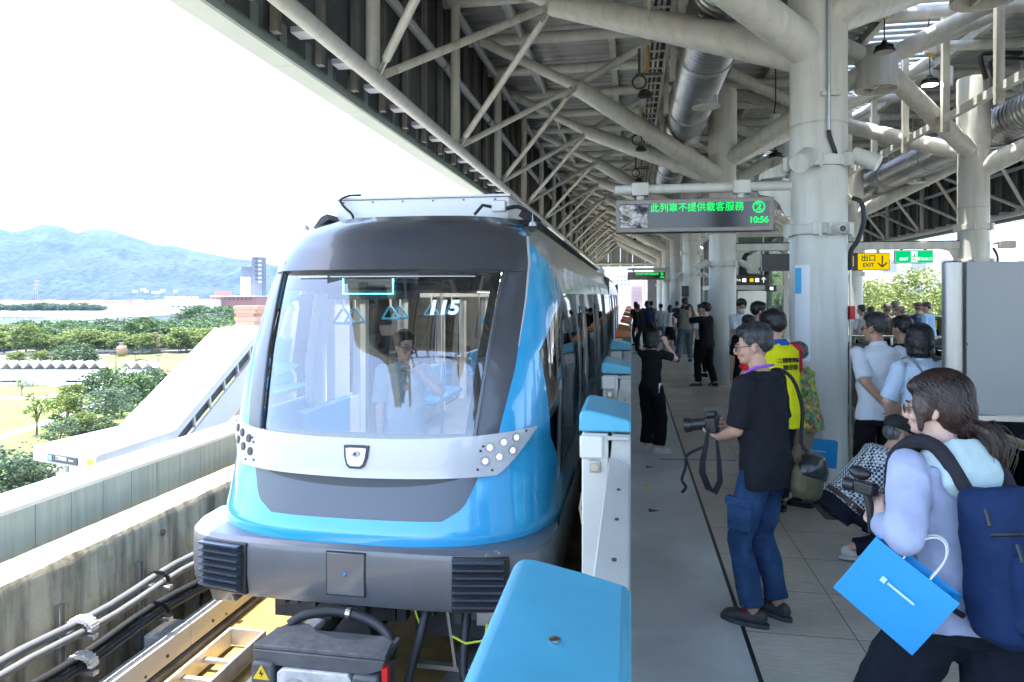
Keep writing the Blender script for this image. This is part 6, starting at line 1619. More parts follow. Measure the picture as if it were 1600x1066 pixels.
def print_cloth():
    s = NT('printed_cloth')
    s.col(s.mix(0.8, s.ramp(s.noise(7, 3), [(0.36, (0.02, 0.16, 0.07)), (0.45, (0.45, 0.38, 0.04)), (0.52, (0.05, 0.32, 0.45)), (0.6, (0.5, 0.16, 0.05)), (0.68, (0.5, 0.5, 0.36))]), s.ramp(s.noise(22, 3), [(0.4, (0.05, 0.2, 0.08)), (0.6, (0.7, 0.55, 0.2))]), 'OVERLAY')); s.rough(0.8); return s.m
_wr = bpy.data.textures.new('cloth_wrinkle', 'CLOUDS'); _wr.noise_scale = 0.16; _wr.noise_depth = 3
_fd = bpy.data.textures.new('cloth_folds', 'MUSGRAVE'); _fd.musgrave_type = 'RIDGED_MULTIFRACTAL'; _fd.noise_scale = 0.2; _fd.octaves = 1.6; _fd.lacunarity = 2.0; _fd.dimension_max = 1.0; _fd.noise_intensity = 0.55
_hr = bpy.data.textures.new('hair_lumps', 'CLOUDS'); _hr.noise_scale = 0.045; _hr.noise_depth = 2
def remesh(o, vox, smooth=3, tex=None, st=0.0):
    r = o.modifiers.new('remesh', 'REMESH'); r.mode = 'VOXEL'; r.voxel_size = vox; r.use_smooth_shade = True
    if smooth:
        s = o.modifiers.new('smooth', 'SMOOTH'); s.iterations = smooth; s.factor = 0.5
    if tex:
        d = o.modifiers.new('folds', 'DISPLACE'); d.texture = tex; d.strength = st; d.mid_level = 0.5; d.texture_coords = 'LOCAL'
        if tex == _wr and vox < 0.012:
            f = o.modifiers.new('creases', 'DISPLACE'); f.texture = _fd; f.strength = min(0.02, st * 0.8); f.mid_level = 0.4; f.texture_coords = 'LOCAL'
            g = o.modifiers.new('soften', 'SMOOTH'); g.iterations = 2; g.factor = 0.4
    return o
def capsule(b, pts, rs, n=12):
    b.path(pts, rs, n)
    b.ell(pts[0], (rs[0] * 0.98,) * 3, 10, 7); b.ell(pts[-1], (rs[-1] * 0.98,) * 3, 10, 7)
def ik(a, t, l1, l2, hint):
    a, t = Vector(a), Vector(t); d = t - a; L = min(d.length, (l1 + l2) * 0.999); dn = d.normalized()
    h = Vector(hint); h = (h - dn * h.dot(dn))
    h = h.normalized() if h.length > 1e-4 else frame(dn)[0]
    x = (l1 * l1 - l2 * l2 + L * L) / (2 * L); y = math.sqrt(max(0, l1 * l1 - x * x))
    return a + dn * x + h * y, a + dn * L
def hand_prims(b, w, d, n, side, curl, fine):
    """palm, four bent fingers and a thumb; side +1 puts the thumb on +a"""
    d = Vector(d).normalized(); n = Vector(n); n = (n - d * n.dot(d)).normalized(); a = d.cross(n)
    Mx = Matrix((a, d, n)).transposed()
    b.ell(w + d * 0.048, (0.041, 0.056, 0.017), 12, 8, Mx); b.ell(w + d * 0.01, (0.028, 0.03, 0.021), 10, 7, Mx)
    for i, (o, L) in enumerate(((-1.5, 0.056), (-0.5, 0.07), (0.5, 0.075), (1.5, 0.067))):
        off = o * side
        p = w + d * (0.092 - 0.006 * abs(o - 0.3)) + a * (0.0215 * off); pts = [p - d * 0.02]; ang = 0.0; q = p; pts.append(q)
        for k, (f, c) in enumerate(((0.45, 0.55), (0.32, 1.0), (0.23, 0.75))):
            ang += curl * c * (1 + 0.12 * o); q = q + (d * math.cos(ang) + n * math.sin(ang) + a * 0.07 * off * (1 - k * 0.5)) * (L * 1.12 * f); pts.append(q)
        b.path(pts, [0.0095, 0.0095, 0.009, 0.0082, 0.007], 8); b.ell(pts[-1], (0.0068,) * 3, 8, 6)
    t0 = w + d * 0.022 + a * (0.03 * side); t1 = t0 + (d * 0.55 + a * 0.75 * side + n * 0.35).normalized() * 0.04; t2 = t1 + (d * 0.9 + a * 0.15 * side + n * (0.25 + 0.5 * curl)).normalized() * 0.034; t3 = t2 + (d * 0.85 - a * 0.1 * side + n * (0.3 + 0.5 * curl)).normalized() * 0.022
    b.path([t0, t1, t2, t3], [0.014, 0.0115, 0.0098, 0.008], 8); b.ell(t3, (0.0078,) * 3, 8, 6)
HANG = dict(L=((-0.25, 0.05, 0.80), (-0.25, -0.6, 0), None, None, 0.45), R=((0.25, 0.05, 0.80), (0.25, -0.6, 0), None, None, 0.45))
class P: pass
def hair_strands(par, HE, Hm, st, hm_, lod, seed):
    """thin tapered locks lying on the hair so that its outline breaks up"""
    rg = np.random.RandomState(seed % 99991); b = MB(); C = V(0, -0.02, 1.645)
    def hull(d):
        best = 0.0
        for c, r in HE:
            o = C - c; ox, oy, oz = o.x / r.x, o.y / r.y, o.z / r.z; dx, dy, dz = d.x / r.x, d.y / r.y, d.z / r.z
            A = dx * dx + dy * dy + dz * dz; B = ox * dx + oy * dy + oz * dz; K = ox * ox + oy * oy + oz * oz - 1; D = B * B - A * K
            if D > 0: best = max(best, (-B + math.sqrt(D)) / A)
        return best
    crown = V(0.15, -0.55, 0.82).normalized(); N = 1100 if lod == 0 else 380; long_ = st in ('bob', 'long', 'pony')
    for _ in range(N):
        a = rg.rand() * 6.283; front = max(0.0, math.sin(a)); lim = 0.72 * front ** 1.5 - 0.25 * (1 - front) - (0.35 if math.sin(a) < -0.2 else 0.0)
        el = lim + (1.5 - lim) * rg.rand() ** 0.8; d = V(math.cos(a) * math.cos(el), math.sin(a) * math.cos(el), math.sin(el))
        fl = d - crown; fl = fl - d * fl.dot(d)
        if st == 'pony': fl = V(0, -0.11, 1.56) - (C + d * 0.1); fl = fl - d * fl.dot(d)
        elif long_: fl = fl + V(0, -0.1, -0.9); fl = fl - d * fl.dot(d)
        if fl.length < 1e-3: continue
        fl.normalize(); fl = (fl + V(*(rg.randn(3) * 0.16))).normalized()
        n = 5; step = (0.16 if long_ else 0.10) * (0.6 + 0.6 * rg.rand()); pts = []; q = d; lift = 0.001 + 0.005 * rg.rand()
        for i in range(n):
            r = hull(q)
            if r < 0.04: break
            pts.append(C + q * (r + lift * (1.0 + (0.9 if i == n - 1 else 0)))); f2 = fl - q * fl.dot(q)
            if f2.length < 1e-3: break
            q = (q + f2.normalized() * step).normalized()
        if len(pts) < 3: continue
        w = (0.0021 if lod == 0 else 0.004) * (0.7 + 0.8 * rg.rand()); rows = []
        for i, p in enumerate(pts):
            t = (pts[min(i + 1, len(pts) - 1)] - pts[max(0, i - 1)]).normalized(); s = t.cross((p - C).normalized()); ww = w * (1 - 0.85 * (i / (len(pts) - 1)) ** 2)
            rows.append([Hm @ (p - s * ww), Hm @ (p + (p - C).normalized() * ww * 0.5), Hm @ (p + s * ww)])
        b.rings(rows, cap=False, close=False)
    if st == 'pony':
        for _ in range(260):
            o = rg.randn(3) * 0.011; e = 0.008 * rg.randn(3)
            P_ = [V(0, -0.105, 1.555), V(0.0, -0.15, 1.54), V(0.005, -0.175, 1.49), V(0.01, -0.165, 1.42), V(0.012, -0.15, 1.36 - 0.04 * rg.rand())]; sc = (0.6, 1.9, 2.1, 1.7, 1.2)
            b.path([Hm @ (p + V(*o) * s + V(*e) * (0.3 if i > 2 else 0)) for i, (p, s) in enumerate(zip(P_, sc))], [0.0012, 0.0015, 0.0015, 0.0012, 0.0004], 4)
    if b.v: b.build('loose_strands', hm_, par, local=True, smooth=180)
def person(label, loc, rz, h, lod, pose=None, top=None, bottom=None, shoes=None, hair=('short', None), skin=None, group=None, female=False, fat=1.0, hide_legs=False):
    pose = pose or {}
    s = h / 1.75
    t = thing('person', label, 'person', (loc[0], loc[1], loc[2] if len(loc) > 2 else 0), group, R(rz)); t.scale = (s, s, s)
    skin = skin or SKIN
    vox = (0.0048, 0.011, 0.019)[lod]; cvox = (0.009, 0.014, 0.022)[lod]
    lean, twist, bend = pose.get('lean', 3), pose.get('twist', 0), pose.get('side', 0)
    pel = V(*pose.get('pelvis', (0, 0, 0)))
    T0 = Matrix.Translation(pel + V(0, 0, 0.95)); U = T0 @ Matrix.Rotation(R(twist), 4, 'Z') @ Matrix.Rotation(R(bend), 4, 'Y') @ Matrix.Rotation(R(-lean), 4, 'X') @ Matrix.Translation(V(0, 0, -0.95))
    hy, hp = pose.get('head', (0, 0)); hr = pose.get('tilt', 0)
    Hm = U @ Matrix.Translation(V(0, 0, 1.50)) @ Matrix.Rotation(R(hy), 4, 'Z') @ Matrix.Rotation(R(hr), 4, 'Y') @ Matrix.Rotation(R(-hp + lean * 0.55), 4, 'X') @ Matrix.Translation(V(0, 0.01, -1.50))
    Wd = 0.93 if female else 1.0
    sh = {1: U @ V(0.172 * Wd, 0, 1.415), -1: U @ V(-0.172 * Wd, 0, 1.415)}
    hip = {1: pel + V(0.09, 0, 0.90), -1: pel + V(-0.09, 0, 0.90)}
    arms = {}; legs = {}
    for sd, key in ((1, 'R'), (-1, 'L')):
        tgt, hint, hd, pn, curl = pose.get(key, HANG[key])
        hint = V(*hint)
        el, wr = ik(sh[sd], V(*tgt), 0.285, 0.25, hint)
        fd = (wr - el).normalized(); hd = Vector(hd) if hd else fd + V(0, 0.1, 0)
        pn = Vector(pn) if pn else V(-sd, 0.0, 0)
        arms[sd] = (el, wr, hd, pn, curl)
    feet = pose.get('feet', ((-0.10, 0.0, 0.085), (0.10, 0.0, 0.085))); kh = pose.get('knee', ((-0.1, 1, 0), (0.1, 1, 0)))
    for sd, i in ((-1, 0), (1, 1)):
        kn, an = ik(hip[sd], V(*feet[i]), 0.43, 0.41, V(*kh[i])); legs[sd] = (kn, an)
    # ---- skin body: head, neck, trunk, limbs and hands in one surface
    b = MB(); hd3 = Hm.to_3x3(); u3 = U.to_3x3()
    def he(c, r, n=14, m=9): b.ell(Hm @ V(*c), r, n, m, hd3)
    he((0, -0.012, 1.648), (0.074, 0.093, 0.098)); he((0, 0.032, 1.598), (0.06, 0.066, 0.088)); he((0, 0.05, 1.548), (0.043, 0.043, 0.034)); he((0, 0.104, 1.6), (0.0135, 0.019, 0.024)); he((0, 0.092, 1.622), (0.011, 0.018, 0.026)); he((0, 0.083, 1.64), (0.045, 0.02, 0.011)); he((0, 0.088, 1.566), (0.022, 0.014, 0.007)); he((0, 0.086, 1.555), (0.02, 0.014, 0.007)); he((0, 0.083, 1.535), (0.018, 0.014, 0.012))
    for sd in (1, -1):
        he((sd * 0.073, 0.0, 1.608), (0.012, 0.02, 0.032)); he((sd * 0.036, 0.07, 1.588), (0.022, 0.022, 0.02))
    b.path([U @ V(0, -0.005, 1.38), U @ V(0, -0.002, 1.46), Hm @ V(0, 0.002, 1.54), Hm @ V(0, 0.0, 1.6)], [0.07, 0.055, 0.053, 0.055], 14)
    def tring(z, hw, hd_, y=0.0, infl=0.0, M=None, n=20):
        M = M or U
        return [M @ V((hw * fat + infl) * math.cos(a) * (1.0), y + (hd_ * fat + infl) * math.sin(a), z) for a in np.linspace(0, 2 * math.pi, n, endpoint=False)]
    PL = Matrix.Translation(pel)
    TR = [(0.86, 0.155, 0.105, -0.005), (0.93, 0.152, 0.108, -0.005), (1.02, 0.135, 0.098, 0.0), (1.12, 0.132, 0.098, 0.004), (1.25, 0.148, 0.108, 0.0), (1.35, 0.155, 0.102, -0.005), (1.41, 0.148, 0.085, -0.008), (1.45, 0.10, 0.066, -0.01), (1.475, 0.06, 0.052, -0.008)]
    if female: TR = [(0.86, 0.16, 0.105, -0.005), (0.93, 0.152, 0.105, -0.005), (1.02, 0.122, 0.088, 0.0), (1.12, 0.118, 0.088, 0.004), (1.25, 0.135, 0.108, 0.012), (1.35, 0.14, 0.096, 0.0), (1.41, 0.134, 0.078, -0.008), (1.45, 0.09, 0.06, -0.01), (1.475, 0.055, 0.048, -0.008)]
    b.rings([tring(z, w, dd, y, M=U if z > 0.95 else PL) for z, w, dd, y in TR])
    for sd in (1, -1):
        el, wr, hd_, pn, curl = arms[sd]
        capsule(b, [sh[sd], sh[sd].lerp(el, 0.5), el], [0.05, 0.046, 0.037]); capsule(b, [el, el.lerp(wr, 0.35), wr], [0.037, 0.038, 0.0255])
        if lod < 2 or True: hand_prims(b, wr, hd_, pn, pose.get('thumb', {}).get(sd, -sd), curl, lod == 0)
        if not hide_legs:
            kn, an = legs[sd]; capsule(b, [hip[sd], hip[sd].lerp(kn, 0.5), kn], [0.082, 0.07, 0.05]); capsule(b, [kn, kn.lerp(an, 0.4), an], [0.05, 0.052, 0.034]); b.ell(an + V(0, 0.05, -0.045), (0.035, 0.09, 0.028), 10, 7)
    body = remesh(b.build('body', skin, t, local=True), vox, 2 if lod == 0 else 1)
    # ---- face details
    for sd in (1, -1):
        if lod < 2:
            e = MB().ell(Hm @ V(sd * 0.029, 0.0835, 1.622), (0.0135, 0.008, 0.0068), 10, 7, hd3).build('eye', EYEW, t, local=True)
            MB().ell(Hm @ V(sd * 0.029, 0.089, 1.622), (0.006, 0.004, 0.006), 8, 6, hd3).build('iris', BLACK_GLOSS, e, local=True)
            MB().path([Hm @ V(sd * 0.015, 0.099, 1.641), Hm @ V(sd * 0.032, 0.097, 1.646), Hm @ V(sd * 0.05, 0.083, 1.641)], [0.003, 0.0045, 0.002], 6).build('eyebrow', hair[1] or HBLK, t, local=True)
    if lod < 2: MB().ell(Hm @ V(0, 0.1005, 1.5605), (0.02, 0.004, 0.0045), 10, 6, hd3).build('mouth', LIPS, t, local=True)
    # ---- hair
    st, hm_ = hair[:2]; hm_ = hm_ or HBLK; k = MB(); HE = []
    def hh(c, r, n=14, m=9): k.ell(Hm @ V(*c), r, n, m, hd3); HE.append((V(*c), V(*r)))
    if st in ('short', 'crop', 'full'):
        g = 0.008 if st == 'full' else 0.0
        hh((0, -0.022, 1.68), (0.082 + g, 0.094 + g, 0.078 + g)); hh((0, -0.045, 1.64), (0.075 + g, 0.066 + g, 0.075 + g)); hh((0, 0.02, 1.71), (0.066 + g, 0.07 + g, 0.042 + g))
        if st == 'full': hh((0, 0.035, 1.70), (0.072, 0.062, 0.045)); hh((0.04, 0.03, 1.68), (0.042, 0.052, 0.045)); hh((-0.04, 0.03, 1.68), (0.042, 0.052, 0.045))
        for sd in (1, -1): hh((sd * 0.066, 0.012, 1.648), (0.016, 0.028, 0.03))
    elif st == 'bob':
        hh((0, -0.02, 1.675), (0.092, 0.102, 0.09)); hh((0, -0.05, 1.6), (0.092, 0.072, 0.11)); hh((0, -0.055, 1.53), (0.09, 0.055, 0.06))
        for sd in (1, -1): hh((sd * 0.075, 0.012, 1.6), (0.028, 0.05, 0.085)); hh((sd * 0.078, -0.01, 1.535), (0.024, 0.045, 0.055))
        hh((0, 0.055, 1.70), (0.068, 0.045, 0.036))
    elif st == 'long':
        hh((0, -0.02, 1.675), (0.09, 0.1, 0.088)); hh((0, -0.055, 1.58), (0.085, 0.06, 0.12)); hh((0, -0.075, 1.45), (0.08, 0.04, 0.12)); hh((0, -0.09, 1.35), (0.06, 0.03, 0.08))
        for sd in (1, -1): hh((sd * 0.074, 0.008, 1.6), (0.024, 0.045, 0.09))
        hh((0, 0.05, 1.70), (0.066, 0.045, 0.036))
    elif st == 'pony':
        hh((0, -0.018, 1.678), (0.09, 0.104, 0.09)); hh((0, -0.048, 1.62), (0.088, 0.075, 0.095)); hh((0, 0.045, 1.70), (0.07, 0.056, 0.04)); hh((0, -0.085, 1.565), (0.05, 0.04, 0.05))
        for sd in (1, -1): hh((sd * 0.072, 0.028, 1.635), (0.024, 0.045, 0.065)); hh((sd * 0.079, 0.045, 1.575), (0.01, 0.014, 0.045))
        k.path([Hm @ V(0, -0.105, 1.555), Hm @ V(0.0, -0.15, 1.54), Hm @ V(0.005, -0.175, 1.49), Hm @ V(0.01, -0.165, 1.42), Hm @ V(0.012, -0.155, 1.37)], [0.02, 0.034, 0.036, 0.028, 0.012], 12)
    elif st == 'cap':
        hh((0, -0.03, 1.63), (0.08, 0.085, 0.07))
    hmesh = remesh(k.build('hair', hm_, t, local=True), (0.005, 0.009, 0.016)[lod], 6 if lod == 0 else 3, _hr if lod < 2 else None, 0.007)
    if lod < 2 and st != 'cap': hair_strands(hmesh, HE, Hm, st, hm_, lod, sum(map(ord, label)))
    if st == 'cap':
        c = MB(); c.rings([[Hm @ V(r * 0.9 * math.cos(a), -0.012 + r * 1.08 * math.sin(a), z) for a in np.linspace(0, 2 * math.pi, 24, endpoint=False)] for r, z in ((0.098, 1.665), (0.1, 1.69), (0.092, 1.73), (0.07, 1.757), (0.03, 1.772))])
        c.build('cap', hair[2], t, local=True); v = MB()
        for i in range(1): v.rings([[Hm @ V(0.075 * math.sin(a), 0.06 + rr * math.cos(a), 1.672 - dz) for a in np.linspace(-1.25, 1.25, 12)] for rr, dz in ((0.02, -0.004), (0.125, 0.012), (0.125, 0.017), (0.02, 0.004))], cap=False, close=False)
        v.build('cap_peak', hair[2], t, local=True)
    # ---- top
    if top:
        m_, sl_len, hem = top[:3]; infl = top[3] if len(top) > 3 else 0.016; sleeve = top[4] if len(top) > 4 else None
        k = MB(); rg_ = []
        lo = [(hem, 0.163 if female else 0.158, 0.112, -0.003)] + [r for r in TR if r[0] > hem + 0.03]
        for z, w, dd, y in lo:
            fl = infl + (0.012 if z < 1.2 else 0.0)
            rg_.append(tring(z, max(w, 0.14 if z < 1.2 and not female else 0.0), max(dd, 0.103), y, fl, M=U if z > 0.93 or lean > 25 else PL.lerp(U, 0.5) if False else U) if z < 1.44 else tring(z, w, dd, y, infl * 1.0))
        k.rings(rg_)
        k2 = k if sleeve is None else MB()
        for sd in (1, -1):
            el, wr = arms[sd][:2]
            b0 = sh[sd]; f = sl_len
            if sleeve is not None: k2 = MB()
            if f <= 1.0:
                e = b0.lerp(el, f); k2.path([b0 - (el - b0) * 0.05, b0.lerp(e, 0.5), e], [0.058 + infl * 0.5, 0.055 + infl * 0.5, 0.052 + infl * 0.75], 16); k2.ell(b0, (0.052 + infl * 0.35,) * 3, 12, 8)
            else:
                w2 = el.lerp(wr, f - 1.0); q = top[5] if len(top) > 5 else 0.0
                k2.path([b0, b0.lerp(el, 0.5), el], [0.06 + infl * 0.6 + q * 0.4, 0.056 + infl + q, 0.05 + infl + q * 1.2], 16); k2.ell(b0, (0.06 + infl * 0.5 + q * 0.4,) * 3, 12, 8); k2.ell(el, (0.05 + infl + q * 1.2,) * 3, 12, 8)
                k2.path([el, el.lerp(w2, 0.5), w2], [0.05 + infl + q * 1.2, 0.046 + infl + q, 0.034 + infl * 0.8], 16)
            if sleeve is not None: remesh(k2.build('sleeve', sleeve, t, local=True), cvox, 3, _wr, 0.012)
        remesh(k.build('shirt', m_, t, local=True), cvox, 3, _wr, 0.026 if lod < 2 else 0.018)
        if pose.get('collar'):
            MB().rings([[U @ V(r * math.cos(a), -0.006 + r * 0.92 * math.sin(a), z + 0.014 * (-math.sin(a))) for a in np.linspace(0, 2 * math.pi, 22, endpoint=False)] for r, z in ((0.082, 1.455), (0.066, 1.498), (0.06, 1.495), (0.07, 1.455))], cap=False).build('collar', pose['collar'], t, local=True)
    # ---- trousers or skirt
    if bottom:
        kind, m_ = bottom[0], bottom[1]; k = MB(); w = bottom[2] if len(bottom) > 2 else 0.0
        k.rings([tring(z, a, d_, y, 0.013, M=PL if lean < 40 else U) for z, a, d_, y in ((0.985, 0.136, 0.098, 0), (0.93, 0.152, 0.112, -0.006), (0.86, 0.16, 0.115, -0.01), (0.80, 0.15, 0.105, -0.008))])
        if kind == 'skirt':
            z0 = bottom[3]; k.rings([tring(z, a, d_, 0, 0, M=PL) for z, a, d_ in ((0.93, 0.155, 0.115), (0.7, 0.2, 0.16), (z0, 0.235, 0.2))])
        else:
            for sd in (1, -1):
                kn, an = legs[sd]; e = kn.lerp(an, 0.93 if kind != 'shorts' else 0.02)
                capsule(k, [hip[sd] + V(0, 0, 0.02), hip[sd].lerp(kn, 0.5), kn], [0.094 + w * 0.2, 0.084 + w * 0.6, 0.066 + w]); k.path([kn, kn.lerp(e, 0.5), e], [0.066 + w, 0.061 + w * 1.1, 0.054 + w * 1.25], 14)
        remesh(k.build('trousers' if kind != 'skirt' else 'skirt', m_, t, local=True), cvox, 3, _wr, 0.024)
    if shoes and not hide_legs:
        for sd, i in ((-1, 0), (1, 1)):
            kn, an = legs[sd]; fy_ = pose.get('footdir', (0, 0))[i]; M = Matrix.Translation(an) @ Matrix.Rotation(R(fy_), 4, 'Z') @ Matrix.Rotation(R(pose.get('footpitch', (0, 0))[i]), 4, 'X')
            o = MB(); m3 = M.to_3x3()
            o.ell(M @ V(0, 0.055, -0.04), (0.044, 0.12, 0.036), 14, 9, m3); o.ell(M @ V(0, -0.03, -0.03), (0.038, 0.05, 0.045), 12, 8, m3); o.ell(M @ V(0, 0.12, -0.05), (0.045, 0.065, 0.026), 12, 8, m3)
            sh_ = remesh(o.build('shoe', shoes[0], t, local=True), 0.008 if lod < 2 else 0.014, 2)
            so = MB(); so.rings([[M @ V(0.05 * math.cos(a) * (1 - 0.12 * (math.sin(a) < 0)), 0.052 + 0.142 * math.sin(a), z) for a in np.linspace(0, 2 * math.pi, 20, endpoint=False)] for z in (-0.085, -0.06)]).build('sole', shoes[1], sh_, local=True)
    p = P(); p.t = t; p.U = U; p.H = Hm; p.arms = arms; p.legs = legs; p.sh = sh; p.s = s
    p.W = Matrix.Translation(t.location) @ Matrix.Rotation(R(rz), 4, 'Z') @ Matrix.Scale(s, 4)
    return p
EYEW = mat('eye_white', (0.6, 0.57, 0.54), 0.25); LIPS = mat('lips', (0.36, 0.15, 0.12), 0.5)
def glasses(p, m_=None, dark=False):
    b = MB()
    for sd in (1, -1):
        b.path([p.H @ V(sd * 0.034 + 0.022 * math.cos(a), 0.108 - 0.01 * abs(math.cos(a)) * (1 if sd * math.cos(a) > 0 else 0), 1.617 + 0.017 * math.sin(a)) for a in np.linspace(0, 2 * math.pi, 18)], 0.0022, 6)
        b.path([p.H @ V(sd * 0.057, 0.1, 1.622), p.H @ V(sd * 0.076, 0.06, 1.624), p.H @ V(sd * 0.08, 0.0, 1.62), p.H @ V(sd * 0.078, -0.02, 1.608)], 0.0022, 6)
    b.path([p.H @ V(-0.012, 0.11, 1.62), p.H @ V(0.012, 0.11, 1.62)], 0.002, 6)
    g = b.build('glasses', m_ or BLACK, p.t, local=True)
    for sd in (1, -1):
        MB().ell(p.H @ V(sd * 0.034, 0.106, 1.617), (0.021, 0.002, 0.016), 14, 5, p.H.to_3x3()).build('lens', LENSD if dark else LENSG, g, local=True)
LENSG = glass('spectacle_lens', (0.92, 0.94, 0.95), 0.8); LENSD = mat('sun_lens', (0.02, 0.018, 0.015), 0.08)
def face_mask(p):
    b = MB(); b.ell(p.H @ V(0, 0.072, 1.562), (0.058, 0.046, 0.046), 14, 9, p.H.to_3x3())
    b.build('face_mask', mat('mask_white', (0.68, 0.66, 0.7), 0.8), p.t, local=True)
def strap(p, pts, w, m_, name='bag_strap', th=0.006):
    """flat band through world-frame-free person-local points"""
    L = []; pts = [Vector(q) for q in pts]
    for i, q in enumerate(pts):
        d = (pts[min(i + 1, len(pts) - 1)] - pts[max(i - 1, 0)]).normalized(); c = V(0, -0.0, 1.2); o = (q - V(0, 0, q.z)); o.z = 0
        o = o.normalized() if o.length > 1e-3 else V(0, -1, 0); sd = d.cross(o).normalized(); L.append([q - sd * w / 2, q + sd * w / 2, q + sd * w / 2 + o * th, q - sd * w / 2 + o * th])
    return MB().rings(L).build(name, m_, p.t, local=True)
def camera_prop(p, c, fwd, label, big=1.0, lens=0.11, hood=False):
    """photo camera built at person-local point c, lens along fwd"""
    c = p.W @ Vector(c); f = (p.W.to_3x3() @ Vector(fwd)).normalized(); u = f.cross(V(0, 0, 1)).normalized(); k = u.cross(f)
    t = thing('camera', label, 'camera', c); Mx = Matrix.Translation(c) @ Matrix((u, f, k)).transposed().to_4x4()
    q = big
    b = MB().box((-0.072 * q, -0.035 * q, -0.05 * q), (0.072 * q, 0.03 * q, 0.04 * q), Mx); b.box((-0.03 * q, -0.03 * q, 0.0402 * q), (0.03 * q, 0.035 * q, 0.072 * q), Mx); b.box((0.0725 * q, -0.03 * q, -0.055 * q), (0.092 * q, 0.055 * q, 0.03 * q), Mx)
    b.build('camera_body', BLACK, t, bevel=0.008)
    b = MB(); b.tube(Mx @ V(0, 0.028 * q, 0), Mx @ V(0, (0.03 + lens) * q, 0), 0.036 * q, n=22); b.tube(Mx @ V(0, (0.03 + lens) * q, 0), Mx @ V(0, (0.07 + lens) * q, 0), 0.039 * q, 0.046 * q, n=22)
    b.build('lens', CAMB, t, smooth=40)
    MB().tube(Mx @ V(0, (0.045 + lens) * q, 0), Mx @ V(0, (0.0715 + lens) * q, 0), 0.032 * q, n=18).build('front_glass', BLACK_GLOSS, t)
    MB().box((-0.04 * q, -0.038 * q, -0.03 * q), (0.045 * q, -0.0352 * q, 0.025 * q), Mx).build('screen', mat('camera_screen', (0.03, 0.12, 0.2), 0.15), t)
    return t, Mx
CAMB = mat('camera_black', (0.015, 0.015, 0.016), 0.4, bump=0.1, bscale=300)
def phone_prop(p, c, nrm, label, name='mobile_phone', m_=None, tall=True):
    c = p.W @ Vector(c); f = (p.W.to_3x3() @ Vector(nrm)).normalized(); u = f.cross(V(0, 0, 1)).normalized(); k = u.cross(f)
    Mx = Matrix.Translation(c) @ Matrix((u, f, k)).transposed().to_4x4(); a, h = (0.038, 0.078) if tall else (0.078, 0.038)
    t = thing(name, label, 'phone', c); MB().box((-a, -0.004, -h), (a, 0.004, h), Mx).build('phone_case', m_ or BLACK, t, bevel=0.003)
    MB().box((-a + 0.004, -0.0048, -h + 0.006), (a - 0.004, -0.0042, h - 0.006), Mx).build('screen', mat('phone_screen', (0.05, 0.06, 0.08), 0.1), t)
    return t
PAPER = mat('bag_blue', (0.02, 0.27, 0.58), 0.42, var=0.05, vscale=5, bump=0.1, bscale=12)
def paper_bag(c, yaw, tilt, w, h, d, label, htop, mark=True):
    c = Vector(c); Mx = Matrix.Translation(c) @ Matrix.Rotation(R(yaw), 4, 'Z') @ Matrix.Rotation(R(tilt), 4, 'Y')
    t = thing('paper_bag', label, 'bag', c); n = 0.002
    b = MB(); O = [(-w / 2, -d / 2), (w / 2, -d / 2), (w / 2 + 0.0, 0), (w / 2, d / 2), (-w / 2, d / 2), (-w / 2, 0)]
    T = [(-w / 2, -d * 0.3), (w / 2, -d * 0.3), (w / 2 - d * 0.2, 0), (w / 2, d * 0.3), (-w / 2, d * 0.3), (-w / 2 + d * 0.2, 0)]
    b.rings([[Mx @ V(x, y, -h / 2) for x, y in O], [Mx @ V(x * 1.0, y, 0) for x, y in [(a[0] * 0.5 + e[0] * 0.5, a[1] * 0.5 + e[1] * 0.5) for a, e in zip(O, T)]], [Mx @ V(x, y, h / 2) for x, y in T], [Mx @ V(x * 0.985, y * 0.93, h / 2) for x, y in T], [Mx @ V(x * 0.985, y * 0.9, h / 2 - 0.05) for x, y in T]], cap=True).build('bag_body', PAPER, t, smooth=20)
    for sy in (-1, 1):
        MB().path([Mx @ V(-w * 0.16, sy * d * 0.27, h / 2 - 0.02), Mx @ V(-w * 0.15, sy * d * 0.2, h / 2 + htop * 0.6), Mx @ V(-w * 0.06, sy * d * 0.1, h / 2 + htop), Mx @ V(w * 0.06, sy * d * 0.1, h / 2 + htop), Mx @ V(w * 0.15, sy * d * 0.2, h / 2 + htop * 0.6), Mx @ V(w * 0.16, sy * d * 0.27, h / 2 - 0.02)], 0.0028, 6).build('handle', mat('bag_cord', (0.7, 0.68, 0.64), 0.7), t)
    if mark:
        MB().box((-w * 0.12, -d * 0.455, 0.018), (w * 0.2, -d * 0.45, 0.026), Mx).box((-w * 0.2, -d * 0.455, 0.012), (-w * 0.14, -d * 0.45, 0.032), Mx).build('bag_print', mat('bag_print', (0.5, 0.7, 0.75), 0.5), t)
    return t
